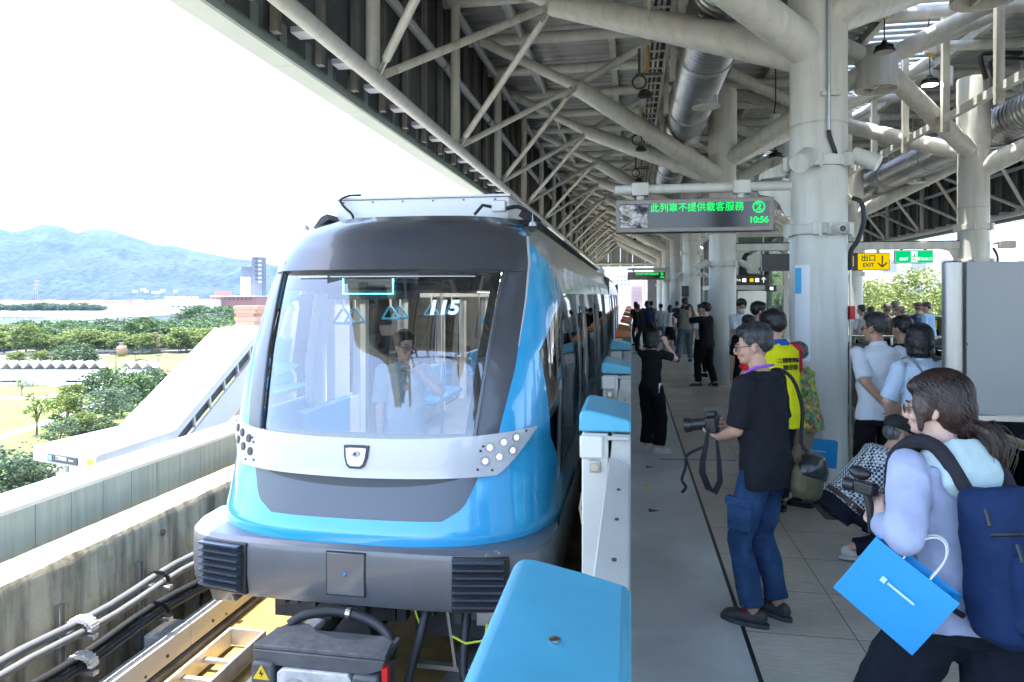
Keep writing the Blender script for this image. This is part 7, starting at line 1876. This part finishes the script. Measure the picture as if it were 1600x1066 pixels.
# ---- materials for the crowd
BLKTEE = cloth('black_cotton', (0.012, 0.013, 0.016)); DENIM = cloth('blue_denim', (0.025, 0.055, 0.125), 0.35, 0.4, scale=9); JEANL = cloth('pale_denim', (0.16, 0.24, 0.34), 0.25); JEANG = cloth('grey_denim', (0.09, 0.12, 0.15), 0.3)
NAVYT = cloth('navy_trousers', (0.012, 0.014, 0.024)); BLKT = cloth('black_trousers', (0.01, 0.01, 0.012)); LAV = cloth('lavender_hoodie', (0.38, 0.42, 0.57), 0.08); MINT = cloth('hood_lining', (0.42, 0.53, 0.53), 0.06)
WSH = cloth('white_shirt', (0.58, 0.62, 0.68), 0.05); LBS = cloth('pale_blue_shirt', (0.48, 0.6, 0.74), 0.05); GPOLO = cloth('grey_polo', (0.36, 0.38, 0.38), 0.06); YVEST = cloth('yellow_vest', (0.62, 0.6, 0.01), 0.07); REDS = cloth('red_sleeve', (0.5, 0.02, 0.03), 0.1); BLUC = cloth('blue_collar', (0.02, 0.08, 0.3), 0.1)
WTEE = cloth('white_tee', (0.6, 0.63, 0.65), 0.06); KHA = cloth('khaki_vest', (0.2, 0.2, 0.15), 0.15); SKB = cloth('sky_blue_shirt', (0.3, 0.48, 0.72), 0.06); NAVYS = cloth('navy_shirt', (0.02, 0.035, 0.08), 0.1); TANS = cloth('tan_shirt', (0.28, 0.25, 0.15), 0.15)
PACK = cloth('backpack_navy', (0.012, 0.028, 0.085), 0.2, 0.5, scale=8, rough=0.6); STRAPM = cloth('strap_dark', (0.025, 0.024, 0.03), 0.15)
SHB = (mat('shoe_black', (0.012, 0.012, 0.013), 0.35), mat('sole_black', (0.02, 0.02, 0.02), 0.7)); SHW = (mat('shoe_white', (0.55, 0.53, 0.5), 0.6), mat('sole_white', (0.5, 0.48, 0.45), 0.7)); SHR = (mat('shoe_charcoal', (0.03, 0.03, 0.033), 0.6, var=0.3, vscale=14), mat('sole_dark', (0.04, 0.045, 0.05), 0.7)); SHG = (mat('shoe_dark_grey', (0.04, 0.045, 0.05), 0.6), mat('sole_pale', (0.4, 0.4, 0.4), 0.7))
def gl(px, d): 
    p = at(px, 462, d=d); return (p.x, p.y, 0.0)
# 1 photographer in the black tee
p1 = person('man in black t-shirt, blue jeans and glasses holding a camera at his waist', gl(1196, 4.05), 52, 1.765, 0,
    dict(lean=4, head=(26, 8), L=((-0.05, 0.27, 1.045), (-0.5, -0.5, -0.7), (0.35, 1, 0.12), (0.2, -0.1, 1), 0.7), R=((0.11, 0.235, 1.10), (0.6, -0.4, -0.6), (-0.75, 0.75, 0.1), (-0.5, -0.6, 0.1), 0.9), feet=((-0.10, 0.02, 0.085), (0.1, -0.03, 0.085)), footdir=(14, -6)),
    (BLKTEE, 0.92, 0.80, 0.026), ('trousers', DENIM, 0.012), SHR, ('short', HGREY), SKIN2)
glasses(p1, BLACK)
LANY = mat('lanyard_purple', (0.2, 0.06, 0.45), 0.6)
MB().path([p1.U @ V(-0.03, 0.115, 1.3), p1.U @ V(-0.075, 0.07, 1.43), p1.U @ V(-0.074, 0.0, 1.488), p1.U @ V(-0.05, -0.06, 1.50), p1.U @ V(0, -0.075, 1.502), p1.U @ V(0.05, -0.06, 1.50), p1.U @ V(0.074, 0.0, 1.488), p1.U @ V(0.075, 0.07, 1.43), p1.U @ V(0.03, 0.115, 1.3)], 0.008, 8).build('lanyard', LANY, p1.t, local=True)
# cargo pocket on the near thigh, belt loop stitching
kn, an = p1.legs[-1]
pk = MB(); c0 = V(-0.09, 0, 0.92).lerp(kn, 0.62)
pk.box((c0.x - 0.088, c0.y - 0.075, c0.z - 0.1), (c0.x - 0.05, c0.y + 0.075, c0.z + 0.075)).build('cargo_pocket', DENIM, p1.t, local=True, bevel=0.012)
MB().box((c0.x - 0.098, c0.y - 0.082, c0.z + 0.045), (c0.x - 0.05, c0.y + 0.082, c0.z + 0.095)).build('pocket_flap', DENIM, p1.t, local=True, bevel=0.008)
for sd_, fd_ in ((-1, 14), (1, -6)):
    M_ = Matrix.Translation(p1.legs[sd_][1]) @ Matrix.Rotation(R(fd_), 4, 'Z'); lb_ = MB()
    for k_ in range(5): lb_.path([M_ @ V(-0.034, 0.03 + 0.024 * k_, -0.012 - 0.006 * k_), M_ @ V(0, 0.034 + 0.024 * k_, 0.004 - 0.008 * k_), M_ @ V(0.034, 0.03 + 0.024 * k_, -0.012 - 0.006 * k_)], 0.005, 6)
    lb_.build('shoelace', mat('lace_red', (0.4, 0.02, 0.04), 0.6), p1.t, local=True)
cam1, Mc = camera_prop(p1, (0.0, 0.345, 1.115), (-0.3, 1, -0.18), 'black digital camera held by the man in the black t-shirt', 1.05, 0.1)
sp = [V(-0.08, 0.33, 1.1), V(-0.10, 0.33, 1.0), V(-0.11, 0.35, 0.9), V(-0.10, 0.36, 0.82), V(-0.08, 0.33, 0.73), V(-0.07, 0.29, 0.71), V(-0.06, 0.26, 0.78), V(-0.06, 0.27, 0.92), V(-0.05, 0.29, 1.04)]
st_ = MB(); rr = []
for i, q in enumerate(sp):
    q = p1.W @ q; d = ((p1.W @ sp[min(i + 1, len(sp) - 1)]) - (p1.W @ sp[max(i - 1, 0)])).normalized(); a = d.cross(V(0.3, 0.9, 0.1)).normalized(); w = 0.008 + 0.014 * math.sin(math.pi * i / (len(sp) - 1)); rr.append([q - a * w, q + a * w, q + a * w + V(0, 0.004, 0), q - a * w + V(0, 0.004, 0)])
st_.rings(rr).build('strap', STRAPM, cam1)
MB().path([p1.W @ V(-0.10, 0.35, 0.98), p1.W @ V(-0.17, 0.42, 0.93), p1.W @ V(-0.16, 0.44, 0.85), p1.W @ V(-0.2, 0.44, 0.78), p1.W @ V(-0.17, 0.43, 0.73), p1.W @ V(-0.2, 0.44, 0.70)], 0.009, 6).build('loose_strap', STRAPM, cam1)
# shoulder bag behind him
bagc = p1.W @ V(0.13, -0.19, 0.86); sb1 = thing('shoulder_bag', 'olive and black shoulder bag hanging behind the man in the black t-shirt', 'bag', bagc)
bb = MB(); Mb = Matrix.Translation(bagc) @ Matrix.Rotation(R(50), 4, 'Z') @ Matrix.Rotation(R(18), 4, 'Y')
bb.rings([[Mb @ V(x * math.cos(a) , y * math.sin(a), z) for a in np.linspace(0, 2 * math.pi, 18, endpoint=False)] for x, y, z in ((0.1, 0.05, -0.13), (0.135, 0.075, -0.08), (0.13, 0.075, 0.02), (0.1, 0.06, 0.1), (0.05, 0.03, 0.13))])
remesh(bb.build('bag_body', cloth('bag_olive', (0.09, 0.08, 0.045), 0.25), sb1), 0.012, 2, _wr, 0.03)
bb = MB(); bb.rings([[Mb @ V(x * math.cos(a) + 0.0, y * math.sin(a) - 0.02, z) for a in np.linspace(0, 2 * math.pi, 18, endpoint=False)] for x, y, z in ((0.13, 0.075, 0.0), (0.125, 0.08, 0.06), (0.09, 0.065, 0.12), (0.04, 0.03, 0.145))])
remesh(bb.build('bag_flap', mat('bag_black', (0.012, 0.012, 0.013), 0.3), sb1), 0.012, 2, _wr, 0.02)
MB().path([Mb @ V(0.02, 0, 0.13), p1.W @ V(0.12, -0.16, 1.05), p1.W @ V(0.14, -0.155, 1.25), p1.W @ V(0.135, -0.10, 1.42), p1.W @ V(0.12, 0.0, 1.472), p1.W @ V(0.13, 0.1, 1.38)], 0.011, 8).build('strap', STRAPM, sb1)
# 2 walking woman with backpack
p2 = person('woman with ponytail and pale lavender hoodie walking left under a navy backpack', gl(1504, 2.36), 22, 1.655, 0,
    dict(lean=9, head=(36, 2), L=((-0.215, 0.15, 1.165), (-0.6, -0.4, -1.0), (0.1, 0.5, 0.75), (0.7, 0.3, 0), 1.1), R=((0.24, 0.1, 0.82), (0.3, -0.6, 0), None, None, 0.5), feet=((-0.1, 0.42, 0.1), (0.1, -0.34, 0.16)), footpitch=(5, -25)),
    (LAV, 1.96, 0.84, 0.018, None, 0.002), ('trousers', cloth('wide_black_trousers', (0.012, 0.014, 0.022)), 0.06), SHB, ('pony', HBRN), SKIN3, female=True)
glasses(p2, mat('tortoise', (0.1, 0.06, 0.03), 0.3), True)
MB().ell(p2.H @ V(0.0, -0.125, 1.555), (0.024, 0.02, 0.02), 12, 8, p2.H.to_3x3()).build('hair_tie', mat('hair_tie', (0.6, 0.5, 0.32), 0.6), p2.t, local=True)
hd_ = MB()
hd_.rings([[p2.U @ V(r * math.cos(a), -0.03 + r * 0.9 * math.sin(a), z + 0.03 * -math.sin(a)) for a in np.linspace(0, 2 * math.pi, 20, endpoint=False)] for r, z in ((0.15, 1.40), (0.125, 1.46), (0.10, 1.49), (0.078, 1.485), (0.075, 1.44))])
hd_.ell(p2.U @ V(0, -0.115, 1.37), (0.14, 0.06, 0.095), 16, 10, p2.U.to_3x3())
remesh(hd_.build('hood', MINT, p2.t, local=True), 0.01, 3, _wr, 0.035)
bp = thing('backpack', 'navy blue backpack with grab handle on the back of the walking woman', 'backpack', p2.W @ V(0, -0.25, 1.15)); LU = p2.W @ p2.U
k = MB(); k.rings([[LU @ V(w * math.copysign(abs(math.cos(a)) ** 0.6, math.cos(a)), -0.235 + d * math.copysign(abs(math.sin(a)) ** 0.6, math.sin(a)), z) for a in np.linspace(0, 2 * math.pi, 28, endpoint=False)] for w, d, z in ((0.12, 0.07, 0.86), (0.155, 0.10, 0.89), (0.165, 0.115, 1.0), (0.16, 0.11, 1.15), (0.15, 0.1, 1.26), (0.145, 0.085, 1.33), (0.12, 0.06, 1.36))])
remesh(k.build('pack_body', PACK, bp), 0.009, 3, _wr, 0.03)
k = MB(); k.rings([[LU @ V(w * math.copysign(abs(math.cos(a)) ** 0.6, math.cos(a)), -0.33 + d * math.copysign(abs(math.sin(a)) ** 0.6, math.sin(a)), z) for a in np.linspace(0, 2 * math.pi, 24, endpoint=False)] for w, d, z in ((0.1, 0.03, 0.9), (0.13, 0.05, 0.93), (0.13, 0.05, 1.1), (0.11, 0.03, 1.16))])
remesh(k.build('front_pocket', PACK, bp), 0.009, 3, _wr, 0.02)
for sd in (1, -1):
    MB().path([LU @ V(sd * 0.09, -0.17, 1.34), LU @ V(sd * 0.105, -0.09, 1.475), LU @ V(sd * 0.115, 0.0, 1.50), LU @ V(sd * 0.125, 0.105, 1.44), LU @ V(sd * 0.135, 0.135, 1.3), LU @ V(sd * 0.15, 0.10, 1.12), LU @ V(sd * 0.16, -0.03, 0.98), LU @ V(sd * 0.15, -0.15, 0.93)], [0.022, 0.026, 0.028, 0.026, 0.024, 0.016, 0.01, 0.01], 8).build('shoulder_strap', STRAPM, bp)
MB().path([LU @ V(-0.05, -0.335, 1.2), LU @ V(-0.05, -0.38, 1.15), LU @ V(-0.02, -0.39, 1.12), LU @ V(0.02, -0.39, 1.12), LU @ V(0.05, -0.38, 1.15), LU @ V(0.05, -0.335, 1.2)], 0.013, 8).build('grab_handle', STRAPM, bp)
MB().path([LU @ V(-0.15, -0.30, 1.22), LU @ V(-0.08, -0.345, 1.225), LU @ V(0.08, -0.345, 1.225), LU @ V(0.15, -0.30, 1.22)], 0.006, 6).path([LU @ V(-0.125, -0.375, 1.06), LU @ V(0, -0.392, 1.065), LU @ V(0.125, -0.375, 1.06)], 0.006, 6).build('zip', BLACK, bp)
for x, z in ((-0.12, 1.2), (-0.09, 1.04), (-0.15, 1.3)): MB().path([LU @ V(x, -0.365 + (0.07 if z > 1.25 else 0), z), LU @ V(x - 0.01, -0.385 + (0.07 if z > 1.25 else 0), z - 0.05)], 0.006, 6).build('zip_pull', BLACK, bp)
hw = p2.W @ V(-0.225, 0.185, 1.20)
vc = thing('video_camera', 'black hand grip video camera with furry microphone held by the walking woman', 'camera', hw)
fd = (p2.W.to_3x3() @ V(-0.25, 1, 0.0)).normalized(); u_ = fd.cross(V(0, 0, 1)).normalized(); Mv = Matrix.Translation(hw + V(0, 0, 0.05)) @ Matrix((u_, fd, V(0, 0, 1))).transposed().to_4x4() @ Matrix.Scale(0.72, 4)
MB().path([Mv @ V(0, 0, -0.16), Mv @ V(0, 0.01, -0.05), Mv @ V(0, 0.03, 0.02)], 0.015, 10).build('grip', BLACK, vc)
MB().box((-0.03, -0.02, 0.02), (0.03, 0.09, 0.085), Mv).build('camera_body', CAMB, vc, bevel=0.008); MB().tube(Mv @ V(0, 0.09, 0.05), Mv @ V(0, 0.15, 0.05), 0.021, 0.026, n=18).build('lens', BLACK, vc, smooth=40)
remesh(MB().ell(Mv @ V(-0.01, 0.06, 0.125), (0.035, 0.06, 0.035), 14, 9, Mv.to_3x3()).build('furry_microphone', BLACK, vc), 0.006, 1, _hr, 0.02)
fa = p2.W @ p2.arms[-1][0].lerp(p2.arms[-1][1], 0.28)
paper_bag(fa + V(-0.02, -0.045, -0.18), -30, 33, 0.28, 0.23, 0.12, 'bright blue paper bag hanging from the forearm of the walking woman', 0.115)
# 3 crouching man
CHK = check_cloth()
p3 = person('crouching man in black cap and small checked shirt bending forward', gl(1340, 5.1), -80, 1.66, 0,
    dict(pelvis=(0, -0.1, -0.53), lean=42, head=(-4, -2), L=((-0.12, 0.46, 0.5), (-0.6, 0, -0.6), None, None, 0.9), R=((0.12, 0.46, 0.5), (0.6, 0, -0.6), None, None, 0.9), feet=((-0.13, 0.16, 0.085), (0.13, -0.12, 0.1)), knee=((-0.3, 1, 0.4), (0.35, 1, 0.1))),
    (CHK, 1.9, 0.92, 0.024), ('trousers', NAVYT, 0.01), SHW, ('cap', HSG, mat('cap_black', (0.012, 0.012, 0.014), 0.8)), SKIN, fat=1.12)
glasses(p3)
MB().rings([[p3.U @ V((0.16 * 1.12 + o) * math.cos(a), (0.115 * 1.12 + o) * math.sin(a), z) for a in np.linspace(0, 2 * math.pi, 26, endpoint=False)] for o, z in ((0.02, 0.93), (0.035, 0.93), (0.035, 0.97), (0.02, 0.97))], cap=False).build('belt', mat('belt_brown', (0.05, 0.025, 0.015), 0.5), p3.t, local=True)
# 4 white shirt, hands behind back
p4 = person('man in white short sleeved shirt standing with hands clasped behind his back', gl(1374, 5.95), 8, 1.775, 0,
    dict(lean=3, head=(32, 4), L=((-0.035, -0.185, 0.99), (-0.9, -0.4, 0.1), (0.75, -0.15, -0.6), (0, 1, 0.2), 0.6), R=((0.07, -0.20, 0.985), (0.9, -0.4, 0.1), (-0.6, -0.1, -0.65), (0, 1, 0.2), 0.6), collar=WSH),
    (WSH, 0.95, 0.84, 0.024), ('trousers', BLKT, 0.012), SHB, ('crop', HGREY), SKIN2, fat=1.05)
glasses(p4)
# 5 bob hair woman
p5 = person('woman with black bob hair and pale blue shirt with a bag strap across her back', gl(1442, 5.3), 6, 1.70, 0,
    dict(lean=3, head=(-12, 5), L=((-0.16, 0.2, 0.98), (-0.8, -0.6, -0.4), None, None, 0.7), R=((0.16, 0.22, 1.0), (0.8, -0.6, -0.4), None, None, 0.7), collar=LBS),
    (LBS, 0.98, 0.80, 0.022), ('trousers', NAVYT, 0.012), SHB, ('bob', HBLK), SKIN3, female=True)
strap(p5, [p5.U @ V(*q) for q in ((-0.12, 0.06, 1.475), (-0.11, -0.02, 1.50), (-0.09, -0.09, 1.455), (-0.03, -0.135, 1.34), (0.05, -0.14, 1.2), (0.12, -0.12, 1.05), (0.165, -0.07, 0.95))], 0.018, cloth('strap_grey', (0.2, 0.22, 0.23)))
# 6
person('man with short black hair standing behind the bob haired woman', gl(1414, 6.9), 5, 1.72, 1, dict(head=(20, 3)), (BLKTEE, 0.9, 0.85, 0.02), ('trousers', BLKT), SHB, ('short', HBLK), SKIN2)
# 7 yellow vest
p7 = person('man in bright yellow vest with black lettering, seen from behind', gl(1219, 5.95), 30, 1.80, 0,
    dict(lean=5, head=(14, 10), L=((-0.14, 0.3, 1.12), (-0.8, -0.2, -0.7), None, None, 0.8), R=((0.1, 0.32, 1.15), (0.8, -0.2, -0.7), None, None, 0.8), feet=((-0.12, 0.0, 0.085), (0.16, 0.16, 0.085)), footdir=(25, -35)),
    (YVEST, 0.75, 0.76, 0.034, REDS), ('trousers', NAVYT, 0.012), SHB, ('full', HBLK), SKIN2, fat=1.05)
MB().rings([[p7.U @ V(r * math.cos(a), -0.006 + r * 0.92 * math.sin(a), z + 0.012 * (-math.sin(a))) for a in np.linspace(0, 2 * math.pi, 22, endpoint=False)] for r, z in ((0.115, 1.44), (0.082, 1.495), (0.07, 1.495), (0.08, 1.45))], cap=False).build('collar', BLUC, p7.t, local=True)
vestM = mat('vest_lettering', (0.01, 0.012, 0.01), 0.7)
def back_text(body, size, z, x0, y):
    for i, ch in enumerate(body):
        x = x0 - (0.5 * (len(body) - 1) - i) * -size * 1.12 if False else x0 + (i - 0.5 * (len(body) - 1)) * size * 1.12
        yb = -(0.156 if z > 1.3 else 0.16) * math.sqrt(max(0.05, 1 - (x / 0.205) ** 2)) - 0.006
        text_mesh('lettering', ch, size, vestM, p7.U @ Matrix.Translation(V(x, yb, z)) @ Matrix.Rotation(math.atan(0.76 * (x / 0.205) / math.sqrt(max(0.05, 1 - (x / 0.205) ** 2))), 4, 'Z') @ Matrix.Rotation(R(90), 4, 'X'), p7.t, depth=0.006, local=True, wt=0.0008)
back_text('二鬮里里長', 0.04, 1.325, -0.01, -0.165)
back_text('陳孝皇', 0.045, 1.265, -0.005, -0.167)
# 8 colourful shirt with blue bag
PRN = print_cloth()
p8 = person('person in colourful printed shirt half hidden behind the yellow vest, holding a blue bag', gl(1262, 6.3), 62, 1.50, 0,
    dict(lean=8, head=(10, 6), R=((0.23, 0.02, 0.80), (0.3, -0.6, 0), None, None, 1.2), L=((-0.1, 0.3, 1.1), (-0.5, -0.3, -0.6), None, None, 0.8)),
    (PRN, 1.75, 0.80, 0.026), ('trousers', cloth('khaki_trousers', (0.3, 0.24, 0.15)), 0.012), SHB, ('short', HSG), SKIN2, female=True)
hnd = p8.W @ (p8.arms[1][1] + V(0, 0.0, -0.09))
hnd = at(1273, 690, d=6.2)
p8a = p8.W @ p8.arms[1][1]
paper_bag(V(p8a.x + 0.04, p8a.y - 0.03, p8a.z - 0.30), 4, 5, 0.36, 0.25, 0.1, 'blue paper bag held low beside the big column', 0.10)
MB().path([p8.arms[1][1] + 0.036 * V(math.cos(a), math.sin(a), 0.0) for a in np.linspace(0, 2 * math.pi, 16)], 0.007, 6).build('wristwatch', STAINLESS, p8.t, local=True)
# 9 - 11 group at the second column
p9 = person('man in pale shirt and white face mask with folded arms by the second column', gl(1157, 13.3), 195, 1.86, 1, dict(head=(-8, 8), L=((0.05, 0.22, 1.14), (-0.8, 0, -0.6), (1, 0.1, 0), (0, -1, 0.3), 0.4), R=((-0.06, 0.25, 1.16), (0.8, 0, -0.6), (-1, 0.1, 0), (0, -1, 0.3), 0.4), collar=WSH), (WSH, 0.9, 0.9, 0.03), ('trousers', BLKT), SHW, ('full', HBLK), SKIN2, fat=1.15)
face_mask(p9); glasses(p9)
p10 = person('person in black cap behind the man with the camera', gl(1168, 9.4), -20, 1.65, 1, dict(head=(-30, 6)), (BLKTEE, 0.9, 0.85), ('trousers', NAVYT), SHB, ('cap', HBLK, mat('cap_plain_black', (0.014, 0.014, 0.015), 0.8)), SKIN)
p11 = person('man with glasses raising a small white recorder, right of the masked man', gl(1180, 10.2), -68, 1.83, 1, dict(head=(-8, 6), L=((-0.05, 0.3, 1.38), (-0.5, 0, -1), (0.1, 0.5, 0.8), (0.7, 0.2, 0), 0.9), R=((0.12, 0.32, 1.30), (0.5, 0, -1), (0, 0.6, 0.8), None, 0.9)), (cloth('mid_grey_shirt', (0.5, 0.53, 0.55)), 0.9, 0.85), ('trousers', NAVYT), SHB, ('full', HBLK), SKIN)
glasses(p11)
phone_prop(p11, (-0.05, 0.36, 1.47), (0.2, 1, 0.1), 'small pale recorder raised by the man with glasses', 'recorder', PWH)
# 12 - 13
p12 = person('man all in black photographing with raised arms before the second column', gl(1104, 14.4), 52, 1.78, 1, dict(lean=2, head=(10, -2), L=((-0.06, 0.36, 1.55), (-0.7, 0, -0.8), (0.2, 0.3, 0.9), (0.5, 0.3, 0), 0.8), R=((0.12, 0.36, 1.5), (0.7, 0, -0.8), (-0.2, 0.3, 0.9), (-0.5, 0.3, 0), 0.8), feet=((-0.14, 0.1, 0.085), (0.14, -0.12, 0.085)), footdir=(35, -10)), (BLKTEE, 0.85, 0.86, 0.022), ('trousers', BLKT, 0.015), SHG, ('full', HBLK), SKIN3)
camera_prop(p12, (0.0, 0.42, 1.64), (0, 1, 0.1), 'black camera with flash raised by the man all in black', 1.1, 0.09)
strap(p12, [p12.U @ V(*q) for q in ((0.12, 0.05, 1.47), (0.1, -0.05, 1.48), (0.04, -0.12, 1.36), (-0.06, -0.125, 1.18), (-0.15, -0.1, 1.02))], 0.02, STRAPM)
person('person in white top behind the man all in black', gl(1097, 16.2), 30, 1.74, 2, dict(head=(10, 5)), (WTEE, 0.9, 0.88), ('trousers', BLKT), SHB, ('short', HBLK), SKIN)
# 14 - 17 further down the platform
p14 = person('man in khaki vest and grey jeans with a dark strap across his back', gl(1071, 19.8), 12, 1.86, 1, dict(head=(15, 5), feet=((-0.2, 0.0, 0.085), (0.16, 0.05, 0.085)), L=((-0.3, 0.12, 1.0), (-0.6, -0.6, 0), None, None, 0.5)), (KHA, 0.8, 0.88, 0.035, cloth('dark_sleeve', (0.03, 0.03, 0.05))), ('trousers', JEANG, 0.02), SHG, ('short', HBLK), SKIN2, fat=1.1)
strap(p14, [p14.U @ V(*q) for q in ((-0.12, 0.06, 1.48), (-0.1, -0.08, 1.46), (-0.02, -0.15, 1.32), (0.08, -0.155, 1.15), (0.16, -0.12, 1.0))], 0.035, STRAPM)
p15 = person('woman in white top and black skirt carrying a pale bag down the platform', gl(1047, 24.4), 5, 1.60, 2, dict(), (WTEE, 1.4, 0.88), ('skirt', BLKT, 0, 0.38), SHW, ('long', HBLK), SKIN3, female=True)
p16 = person('person in pale printed t-shirt and light jeans left of the woman in the skirt', gl(1033, 25.0), 15, 1.64, 2, dict(feet=((-0.12, 0.15, 0.085), (0.1, -0.15, 0.085))), (cloth('printed_tee', (0.55, 0.62, 0.64), c2=(0.4, 0.52, 0.5)), 0.9, 0.85), ('trousers', JEANL, 0.01), SHW, ('short', HBLK), SKIN)
person('dark dressed person half hidden right of the woman in the skirt', gl(1058, 26.5), 10, 1.72, 2, dict(), (NAVYS, 0.9, 0.86), ('trousers', NAVYT), SHB, ('short', HBLK), SKIN2)
person('person in tan top left of the pale t-shirt, far down the platform', gl(1019, 27.5), 20, 1.72, 2, dict(lean=10), (TANS, 0.9, 0.86), ('trousers', BLKT), SHB, ('full', HBLK), SKIN2)
person('person in black leaning on the gates far down the platform', gl(1003, 22.5), 60, 1.68, 2, dict(lean=18, feet=((-0.12, 0.1, 0.085), (0.12, -0.35, 0.085))), (BLKTEE, 1.8, 0.84, 0.03), ('trousers', NAVYT, 0.015), SHW, ('full', HBLK), SKIN2)
person('second dark dressed person beside the one leaning on the gates', gl(1012, 25.6), 20, 1.74, 2, dict(lean=6), (NAVYS, 1.8, 0.84, 0.03), ('trousers', BLKT, 0.01), SHB, ('long', HBLK), SKIN2)
person('person with raised arms among the dark group by the gates', gl(995, 26.5), 30, 1.70, 2, dict(lean=8, R=((0.15, 0.35, 1.5), (0.6, 0, -0.8), None, None, 0.8)), (cloth('maroon_top', (0.06, 0.03, 0.03)), 0.9, 0.84), ('trousers', NAVYT), SHB, ('short', HBLK), SKIN2)
# 18 woman in black near the gates
p18 = person('young woman all in black by the gates raising a phone to her face', gl(1017, 8.42), -30, 1.51, 0, dict(lean=2, head=(-10, 6), R=((0.11, 0.24, 1.53), (0.7, 0.1, -1.0), (-0.25, 0.1, 0.9), (-0.6, 0.3, 0), 0.9), L=((-0.05, 0.25, 1.50), (-0.6, 0, -1), (0.3, 0.1, 0.9), (0.6, 0.3, 0), 0.9), feet=((-0.09, 0.03, 0.085), (0.12, 0.0, 0.085)), footdir=(15, -45)), (BLKTEE, 0.75, 0.92, 0.014), ('trousers', cloth('loose_black_trousers', (0.009, 0.009, 0.011)), 0.03), SHW, ('bob', HBLK), SKIN3, female=True)
phone_prop(p18, (0.03, 0.30, 1.61), (0.0, 1, 0), 'dark phone held up by the young woman in black', tall=False)
tagp = MB(); tagp.box((0.155, -0.06, 0.86), (0.163, 0.03, 1.0)); tagp.build('name_card', mat('card_white', (0.7, 0.72, 0.78), 0.5), p18.t, local=True, bevel=0.006)
MB().tube((0.14, 0.0, 1.0), (0.15, 0.02, 1.06), 0.004, n=6).build('card_cord', STRAPM, p18.t, local=True)
# 19 group at the far track
grp = [(1349, 15.9, 25, 1.72, (WTEE, 0.9, 0.88), ('short', HBLK), 'man in white shirt at the left end of the group by the far track'),
       (1361, 15.6, -20, 1.68, (cloth('beige_top', (0.5, 0.47, 0.42)), 1.2, 0.86), ('long', HBLK), 'long haired woman in beige top in the group by the far track'),
       (1388, 16.8, 10, 1.72, (cloth('olive_top', (0.16, 0.15, 0.11)), 0.9, 0.86), ('cap', HSG, mat('cap_brown', (0.12, 0.09, 0.07), 0.8)), 'person in brown cap in the group by the far track'),
       (1399, 17.6, -15, 1.78, (cloth('grey_top', (0.2, 0.2, 0.2)), 0.9, 0.86), ('cap', HSG, mat('cap_grey', (0.16, 0.15, 0.14), 0.8)), 'taller person in grey cap in the group by the far track'),
       (1411, 16.4, 40, 1.66, (cloth('dark_olive_top', (0.05, 0.06, 0.04)), 0.9, 0.86), ('cap', HSG, mat('cap_tan', (0.2, 0.17, 0.14), 0.8)), 'person in tan cap leaning in the group by the far track'),
       (1433, 17.2, -50, 1.74, (NAVYS, 0.9, 0.86), ('cap', HSG, mat('cap_dark_red', (0.1, 0.04, 0.04), 0.8)), 'person in dark red cap and navy shirt beside the man in sky blue'),
       (1441, 18.2, 30, 1.70, (cloth('teal_top', (0.02, 0.25, 0.27)), 0.9, 0.86), ('short', HBLK), 'person in teal top half hidden behind the man in sky blue'),
       (1452, 16.4, 48, 1.78, (SKB, 0.9, 0.86, 0.03), ('short', HBLK), 'man in sky blue shirt at the right end of the group by the far track')]
for px, d, rz, h, top, hair, lab in grp:
    person(lab, gl(px, d), rz, h, 2, dict(head=(10, 4), lean=4), top, ('trousers', NAVYT), SHB, hair, SKIN2)
# 20 man in the cab
dl = at(630, 462, d=5.35)
p20 = person('man in grey polo shirt inside the train cab speaking into a handset', (dl.x, dl.y, 0.03), 210, 1.63, 0,
    dict(lean=2, head=(18, 4), L=((-0.085, 0.19, 1.43), (-0.9, 0.1, -0.9), (0.55, -0.1, 0.75), (0.4, -0.9, 0), 1.0), R=((0.22, 0.16, 0.86), (0.4, -0.6, 0), None, None, 0.5), collar=GPOLO),
    (GPOLO, 0.95, 0.84, 0.026), ('trousers', NAVYT), SHB, ('short', HBLK), SKIN, fat=1.08)
glasses(p20)
hp_ = p20.W @ V(-0.055, 0.165, 1.52); hs_ = thing('radio_handset', 'black radio handset held to the mouth of the man in the cab', 'handset', hp_)
MB().rings([[hp_ + V(0.022 * math.cos(a), 0.016 * math.sin(a), z) + V(0.02 * z, 0.0, 0) for a in np.linspace(0, 2 * math.pi, 14, endpoint=False)] for z in (-0.07, -0.02, 0.03, 0.055)]).build('handset_body', BLACK, hs_, bevel=0.003)
MB().tube(hp_ + V(0.01, 0, 0.05), hp_ + V(0.015, 0, 0.12), 0.006, n=8).build('antenna', BLACK, hs_)
